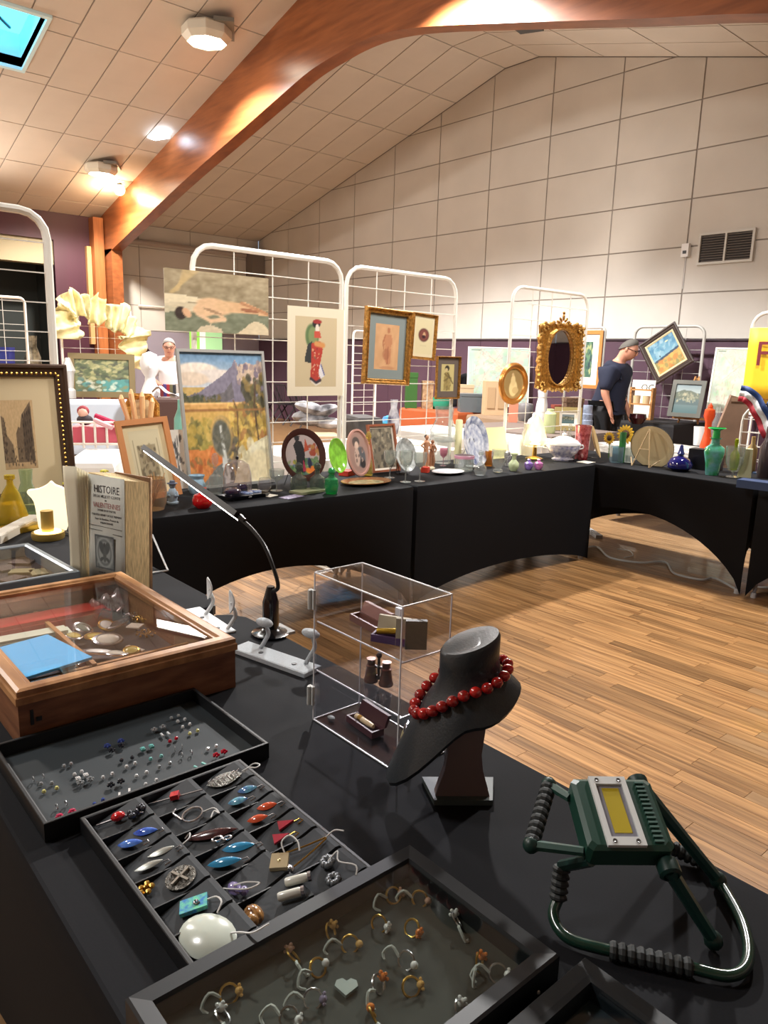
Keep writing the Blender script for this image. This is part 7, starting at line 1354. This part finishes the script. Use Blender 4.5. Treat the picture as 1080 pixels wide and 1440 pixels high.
boxi('rust_box', 'small rust coloured box right of the enamel jug', 'box', 787, 600, 570, 18, mat('rust', (130, 54, 40), .6), d=.15); boxi('brown_basket', 'brown wicker basket at the right of the mirror grid', 'basket', 806, 603, 560, 24, mat('wicker', (96, 70, 50), .8, noise=(40, .4), bump=.6), d=.2)
p = far(798, 606, .75); framed('framed_print', 'little teal landscape in a pale gold frame seen through the mirror grid', .3, .26, .05, 'flat', mat('pale_gold_frame', (176, 156, 100), .4, .4), a_harbour(), (p.x, p.y, .752), R(50), R(10), mw=.03)
boxi('orange_sheet', 'salmon coloured card hanging at the left post of the mirror grid', 'card', 721, 594, 566, 13, mat('salmon', (222, 140, 112), .7), d=.01, detail=False)
item('tin_set', 'stacked pale blue tins right of the mirror grid', 'tins', 824, 600, 570, 18, [(0, 0), (1, 0), (1, .3), (.9, .32), (.9, .6), (.8, .62), (.8, 1), (0, 1)], mat('tin_blue', (150, 160, 180), .4, noise=(14, .4)))
t = grid_panel(9.05, PY(800, 470, 9.05).x, PY(851, 470, 9.05).x, PY(830, 461, 9.05).z, 'distant grey wire grid holding the green framed poster', along='x', dh=.14, r=.016, ma=mat('grey_enamel', (176, 174, 168), .4))
def onY(name, lab, quad, Y, fw, style, fm, art, roll=0, **k):
    l, r, tp_, bt = quad; cxp, cyp = (l+r)/2, (tp_+bt)/2; a, c = PY(l, cyp, Y), PY(r, cyp, Y); zt, zb = PY(cxp, tp_, Y).z, PY(cxp, bt, Y).z
    return framed(name, lab, c.x-a.x, zt-zb, fw, style, fm, art, ((a.x+c.x)/2, Y-.03, zb), 0, 0, roll, **k)
onY('framed_poster', 'orange framed poster with green artwork behind the ornate mirror', (806, 848, 465, 546), 9.055, .05, 'flat', mat('orange_frame', (180, 120, 62), .4), Art(.3, .4, 50, (60, 96, 80)).dabs(70, [(40, 70, 60), (96, 130, 96), (176, 176, 120), (30, 44, 60)], (0, 0, 1, 1), .07, .7), mw=.10)
# stall behind the man: dark cloth with grid, diamond painting, easel picture
stallbox(-5.85, -4.5, 8.5, 9.38, .80, DKC, 'long black stall table behind the person in navy and the tilted seascape')
grid_panel(9.45, PY(893, 470, 9.45).x, PY(991, 470, 9.45).x, PY(940, 459, 9.45).z, 'distant white grid carrying the tilted seascape', along='x', dh=.15, r=.02, ma=mat('grey_enamel', (0, 0, 0)))
q = PY(936, 497, 9.35); 
framed('tilted_seascape', 'seascape in a dark frame hung on one corner like a diamond', .58, .60, .07, 'step', mat('dark_brown_frame', (52, 38, 32), .4), a_sea(), (q.x, 9.36, q.z-.30), 0, 0, R(-33), slip=(.025, mat('cream_slip', (196, 180, 140), .6)))
def easelpic(px, py, yt, w, lab):
    p = far(px, py, .80); h = hgt(p, yt); W_ = w*mpp(p); framed('framed_painting', lab, W_, h, .05, 'flat', mat('grey_frame', (84, 84, 76), .5), a_harbour(), (p.x, p.y, .88), R(8), R(14))
    b = MB()
    for s in (-1, 1): b.tube([(s*.12, -.06, 0), (s*.02, .1, h*1.25)], .012, 5)
    b.tube([(0, .3, 0), (0, .1, h*1.2)], .012, 5).b2((-.2, -.06, .05), (.2, -.02, .08)); solo(b, 'table_easel', OAK, 'small wooden easel holding the grey framed landscape', 'easel', (p.x, p.y+.17, .802), R(8), smooth=False)
easelpic(960, 596, 543, 46, 'grey framed misty landscape on a small wooden easel')
rk = thing('spice_rack', 'little wooden rack with cups on the black stall behind the man', 'rack', far(898, 590, .80)+Vector((0, 0, .002)), R(10)); h = hgt(rk.location, 545); W_ = 30*mpp(rk.location)
for z in (0.0, h*.45, h*.9): MB().b2((-W_/2, 0, z), (W_/2, .12, z+.02)).build('shelf', OAK, rk)
for s in (-1, 1): MB().b2((s*W_/2-.012, 0, 0), (s*W_/2+.012, .12, h)).build('side', OAK, rk)
for k, x in enumerate((-.25, .2)): MB().lathe([(.0005, 0), (.045, 0), (.05, .1), (.046, .1)], (x*W_, .05, h*.45+.02), 10, cap=False).build('cup', mat('cup_tan', (206, 180, 140), .4), rk, smooth=True)
item('dark_statue', 'black ornate statuette on the stall just right of the man', 'statuette', 876, 590, 552, 16, [(0, 0), (1, 0), (.8, .15), (.6, .3), (.9, .45), (.5, .6), (.3, .7), (.4, .85), (.15, 1), (0, 1)], mat('black_gloss', (24, 22, 22), .15, coat=.6), z=.80)
item('dark_dish', 'dark wine coloured round dish in front of the little rack', 'dish', 896, 596, 582, 24, [(0, 0), (.6, 0), (1, .6), (.9, 1), (0, .8)], mat('wine_dish', (56, 20, 26), .2), z=.80)
p = far(878, 588, .80); sg = thing('white_sign', 'white sign reading OC half hidden behind the person in navy', 'sign', (p.x, 9.25, .802), rot=(R(-8), 0, R(6))); h = hgt(sg.location, 534)
MB().b2((-.16, 0, 0), (.16, .01, h)).build('board', PAPER, sg); text('OC', .12, BPLA, sg, (.06, -.003, h*.8), (R(90), 0, 0))
# table with a white lace cloth between
t, zz = stall(838, 992, 622, .7, mat('lace_cloth', (206, 204, 196), .8, noise=(16, .35), c2=(120, 114, 108), stretch=(1, 1, 5)), 'table with a white mottled lace cloth behind the cream dish', z=.745, py1=642, drop=.5)
# right edge group
stall(985, 1100, 617, .6, mat('grey_cloth2', (120, 116, 112), .8), 'grey clothed table at the right carrying the brown wedge', z=.80, py1=630) if 0 else None
item('orange_mill', 'orange red turned wooden pepper mill at the right', 'pepper mill', 992, 634, 566, 17, [(0, 0), (.95, 0), (1, .1), (.75, .25), (.5, .4), (.55, .6), (.9, .72), (.8, .85), (.4, .88), (.4, .93), (0, 1)], mat('orange_red', (206, 70, 24), .35, coat=.3), z=.745)
item('clear_bottle', 'large clear bottle right of the orange pepper mill', 'bottle', 1004, 632, 572, 22, [(0, 0), (.95, 0), (1, .05), (1, .5), (.6, .7), (.3, .78), (.3, 1), (.25, 1)], CLR, z=.745)
item('white_cup', 'small white cup left of the orange pepper mill', 'cup', 982, 626, 600, 17, [(0, 0), (.8, 0), (1, 1), (.92, 1)], WHT, z=.745)
p = T(1024, 641, .747); h = hgt(p, 556); w = 44*mpp(p)
wd = thing('brown_wedge', 'tall brown paper covered wedge stand at the right', 'stand', p, R(30)); KR = mat('kraft', (132, 104, 84), .8, noise=(6, .15))
MB().prism([(-w*.62, 0, 0), (w*.5, 0, 0), (w*.42, 0, h*.93), (-w*.12, 0, h)], (0, 0, 0), (0, .14, 0)).build('body', KR, wd); MB().b2((-w*.1, -.01, h*.9), (w*.4, .15, h*.96)).build('fold', mat('kraft2', (150, 120, 96), .8), wd)
grid_panel(-1.86, 5.75, 6.6, .99+.75, 'white grid at the right edge holding the yellow poster', dh=.12, r=.014) if 0 else None
a = PY(1062, 440, 6.9); gx0 = PY(1057, 470, 6.9).x
grid_panel(6.9, gx0, gx0+1.0, a.z, 'white grid at the right edge holding the yellow poster', along='x', dh=.13, r=.016)
yp = thing('yellow_poster', 'bright yellow poster with dark red FM lettering at the right edge', 'poster', (gx0+.5, 6.86, PY(1062, 566, 6.86).z)); hh = PY(1062, 461, 6.86).z-yp.location.z
MB().grid(lambda u, v: ((u-.5)*1.0, .006*math.sin(u*9), hh*v), 12, 4).build('sheet', mat('poster_yellow', (238, 190, 30), .6), yp, smooth=True, solid=.003)
DR = mat('poster_red', (110, 24, 30), .6)
text('FM', .30, DR, yp, (-.24, -.012, hh*.64), (R(90), 0, 0)); text('XXI', .05, DR, yp, (-.42, -.012, hh*.2), (R(90), 0, 0)) if 0 else None
MB().b2((-.48, -.011, hh*.05), (.45, -.009, hh*.056)).b2((-.49, -.011, hh*.17), (-.42, -.009, hh*.18)).build('printed_rule', DR, yp)
board('pale map board with a printed list beside the yellow poster', -4.15, (992, 1062, 486, 582), a_map((176, 186, 168)), R(12))
grid_panel(5.85, PY(1043, 600, 5.85).x, PY(1043, 600, 5.85).x+.8, PY(1043, 570, 5.85).z, 'small white wire grid under the tricolour sash', along='x', dh=.10, dv=.13, r=.010)
# tricolour sash
sa = thing('tricolour_sash', 'blue white and red sash hung in an arc at the right edge', 'sash', (0, 0, 0)); cpts = [(1040, 553), (1052, 556), (1064, 570), (1074, 590), (1084, 612)]
c3 = [PY(x, y, 5.55) for x, y in cpts]; sa.location = c3[0]; c3 = bez([p-c3[0] for p in c3], 6)
for k, (nm, cc) in enumerate((('blue_stripe', (30, 62, 120)), ('white_stripe', (225, 225, 228)), ('red_stripe', (176, 40, 56)))):
    vs = []
    for i, p in enumerate(c3):
        d = (c3[min(i+1, len(c3)-1)]-c3[max(i-1, 0)]); nrm = Vector((d.z, 0, -d.x)).normalized(); nrm = nrm if nrm.z > 0 or nrm.x > 0 else -nrm
        for f in (1-k*.667, .333-k*.667): vs.append(p+nrm*(.058*f)+Vector((0, .01*math.sin(i*.8), 0)))
    MB().add(vs, [(2*i, 2*i+1, 2*i+3, 2*i+2) for i in range(len(c3)-1)]).build(nm, mat('sash_'+nm, cc, .6), sa, smooth=True, solid=.003)
solo(MB().lathe([(.0005, 0), (.06, 0), (.06, .01), (.008, .02), (.008, .46), (.03, .48), (.0005, .5)], n=12, cap=False).ell((0, 0, .5), .03, 8, 6), 'sash_stand', mat('navy_stand', (40, 60, 84), .5), 'blue grey stand on the table holding up the tricolour sash', 'stand', (T(1068, 664).x+.05, 5.58, .7405))
# ================================================================ PEOPLE
def figure(name, lab, loc, rz, J, E_, parts, head, skin, s=1.0):
    """one skinned body from joints J {name:(x,y,z,r)}, clothes are children grown from the same joints"""
    root = None
    def grow(nm, keys, edges, ma, infl, parent):
        ks = list(keys); me = bpy.data.meshes.new(nm); me.from_pydata([Vector(J[k][:3])*s for k in ks], [(ks.index(a), ks.index(b)) for a, b in edges if a in ks and b in ks], [])
        o = bpy.data.objects.new(nm, me); COL.objects.link(o); md = o.modifiers.new('k', 'SKIN'); md.use_smooth_shade = True
        for i, k in enumerate(ks): r = (J[k][3]+infl)*s; q = J[k][4] if len(J[k]) > 4 else 1; me.skin_vertices[0].data[i].radius = (r*q, r)
        me.skin_vertices[0].data[0].use_root = True; sb = o.modifiers.new('s', 'SUBSURF'); sb.levels = sb.render_levels = 2
        dg = bpy.context.evaluated_depsgraph_get(); m2 = bpy.data.meshes.new_from_object(o.evaluated_get(dg)); bpy.data.objects.remove(o)
        m2.materials.clear(); m2.materials.append(ma); q = bpy.data.objects.new(nm, m2); COL.objects.link(q); q.parent = parent; return q
    body = grow(name, J.keys(), E_, skin, 0, None); body.location = loc; body.rotation_euler = (0, 0, rz); tag(body, lab, 'person')
    for nm, keys, ma, infl in parts: grow(nm, keys, E_, ma, infl, body)
    head(body, s); return body
SK1 = mat('skin', (196, 138, 112), .5); SK2 = mat('skin_pale', (206, 150, 126), .5)
def hand(J, E_, side, w, d):    # five fingers from the wrist w along direction d
    wv = Vector(J[w][:3]); d = Vector(d).normalized(); sd = Vector((0, 1, 0)) if abs(d.y) < .6 else Vector((1, 0, 0)); palm = wv+d*.055; J[side+'palm'] = (*palm, .026); E_.append((w, side+'palm'))
    for k, (o, l) in enumerate(((-.030, .055), (-.011, .078), (.010, .084), (.029, .072), (.044, .055))):
        b0 = palm+sd*o*.8+d*(.025 if k else -.01); J[side+'f%da' % k] = (*b0, .011); J[side+'f%db' % k] = (*(b0+d*l*.55+sd*o*.1), .009); J[side+'f%dc' % k] = (*(b0+d*l+Vector((.012, 0, 0))), .007)
        E_ += [(side+'palm', side+'f%da' % k), (side+'f%da' % k, side+'f%db' % k), (side+'f%db' % k, side+'f%dc' % k)]
# local +X is the way the body faces
def body_joints(lean=.0, hx=.0):
    J = {'pelvis': (0, 0, .95, .155, .85), 'waist': (.01+lean*.15, 0, 1.08, .16, .85), 'chest': (.02+lean*.4, 0, 1.27, .16, .82), 'upper': (.01+lean*.6, 0, 1.40, .12, .9), 'collar': (.015+lean*.72, 0, 1.455, .075), 'neck': (.02+lean*.8, 0, 1.485, .060), 'skull': (.05+lean*.95+hx, 0, 1.57, .082), 'crown': (.055+lean+hx, 0, 1.645, .07)}
    E_ = [('pelvis', 'waist'), ('waist', 'chest'), ('chest', 'upper'), ('upper', 'collar'), ('collar', 'neck'), ('neck', 'skull'), ('skull', 'crown')]
    for s, y in (('l', 1), ('r', -1)):
        J[s+'hip'] = (0, y*.09, .90, .105); J[s+'knee'] = (.02, y*.10, .50, .062); J[s+'ankle'] = (-.02, y*.10, .09, .042); J[s+'toe'] = (.13, y*.11, .035, .034); J[s+'heel'] = (-.05, y*.10, .04, .034)
        E_ += [('pelvis', s+'hip'), (s+'hip', s+'knee'), (s+'knee', s+'ankle'), (s+'ankle', s+'toe'), (s+'ankle', s+'heel')]
    return J, E_
LEGK = ['pelvis', 'lhip', 'lknee', 'lankle', 'rhip', 'rknee', 'rankle']
def headparts(hx, hz, hairm, skin, glasses, bald=False, tilt=0):
    def f(body, s):
        g = thing('head_features', None, None, (hx*s, 0, hz*s), rot=(0, tilt, 0)) if 0 else None
        def A_(mb, nm, ma):
            M4 = Matrix.Translation((hx*s, 0, hz*s)) @ Matrix.Rotation(tilt, 4, 'Y') @ Matrix.Scale(s, 4); mb.v = [tuple(M4 @ Vector(v)) for v in mb.v]; return mb.build(nm, ma, body, smooth=True)
        A_(MB().ell((.012, 0, -.01), (.094, .076, .115), 16, 12), 'face', skin)
        A_(MB().ell((.104, 0, -.012), (.016, .012, .026), 8, 6), 'nose', skin)
        for y in (-1, 1):
            A_(MB().ell((.088, y*.032, .014), (.012, .014, .008), 8, 6), 'eye', mat('eye_dark', (40, 34, 32), .3)); A_(MB().ell((.0, y*.078, -.004), (.016, .010, .028), 8, 6), 'ear', skin)
        A_(MB().ell((.092, 0, -.058), (.010, .026, .007), 8, 5), 'mouth', mat('lips', (150, 80, 76), .5))
        b = MB(); n_ = 14
        b.grid(lambda u, v: ((-.012-.1*math.cos(2*PI*u)*math.cos(v*PI/2)*(-1)) if 0 else (-.012+.098*math.cos(2*PI*u)*math.cos(v*PI/2)*(1 if math.cos(2*PI*u) < 0 else .88), .086*math.sin(2*PI*u)*math.cos(v*PI/2), .02+.100*math.sin(v*PI/2)-(.07*max(0, -math.cos(2*PI*u))*(1-v))+.065*max(0, math.cos(2*PI*u))*(1-v))), 20, 8)
        A_(b, 'hair', hairm)
        if glasses:
            b = MB()
            for y in (-1, 1): b.tube([(.106, y*.034+.024*math.cos(a), .012+.018*math.sin(a)) for a in np.linspace(0, 2*PI, 12, False)], .003, 5, True).tube([(.104, y*.058, .016), (0, y*.082, .016)], .003, 5)
            b.tube([(.108, -.010, .014), (.108, .010, .014)], .003, 5); A_(b, 'glasses', BPLA)
    return f
J, E_ = body_joints(.12, .01)
for s, y in (('l', 1), ('r', -1)):
    J[s+'sh'] = (.07, y*.19, 1.385, .07); J[s+'elb'] = (.05, y*.25, 1.12, .050); J[s+'wri'] = (.13 if y < 0 else .16, y*.24, .93, .030); E_ += [('upper', s+'sh'), (s+'sh', s+'elb'), (s+'elb', s+'wri')]
    hand(J, E_, s, s+'wri', (.25, 0, -1))
NAVY = mat('navy_wool', (22, 28, 50), .85); TRO = mat('black_trousers', (20, 19, 22), .8)
mp = PY(868, 560, 8.0); hx_, hz_ = .055+.12*.97+.025, 1.605
for k in J: pass
figure('person', 'grey haired person in a navy sweater and glasses looking down at a stall', (mp.x-.13, 8.0, 0), R(12), J, E_, [('sweater', ['waist', 'pelvis', 'chest', 'upper', 'collar', 'lsh', 'lelb', 'rsh', 'relb'], NAVY, .03), ('trousers', LEGK, TRO, .018)], headparts(hx_, hz_, mat('grey_hair', (84, 80, 74), .8), SK1, True, tilt=R(22)), SK1, s=1.04)
J, E_ = body_joints(.12, .0)
for s, y in (('l', 1), ('r', -1)):
    J[s+'sh'] = (.05, y*.175, 1.40, .06); J[s+'elb'] = (.06, y*.27, 1.16, .042); J[s+'wri'] = (.24, y*.10, 1.05, .028); E_ += [('upper', s+'sh'), (s+'sh', s+'elb'), (s+'elb', s+'wri')]
    hand(J, E_, s, s+'wri', (1, 0, -.35))
WSH = mat('white_blouse', (225, 225, 230), .8); pw_ = T(240, 545, .9); Xw = -9.9; pw_ = PX(238, 500, Xw)
figure('person', 'grey haired person in a white blouse and dark glasses behind a far stall', (Xw, pw_.y, 0), R(-25), J, E_, [('blouse', ['waist', 'pelvis', 'chest', 'upper', 'lsh', 'lelb', 'rsh', 'relb'], WSH, .045), ('trousers', LEGK, TRO, .012)], headparts(.055+.12*.97+.015, 1.60, mat('silver_hair', (176, 172, 168), .8), SK2, True, tilt=R(12)), SK2, s=.97)
for m_ in list(bpy.data.meshes):
    if m_.users == 0: bpy.data.meshes.remove(m_)
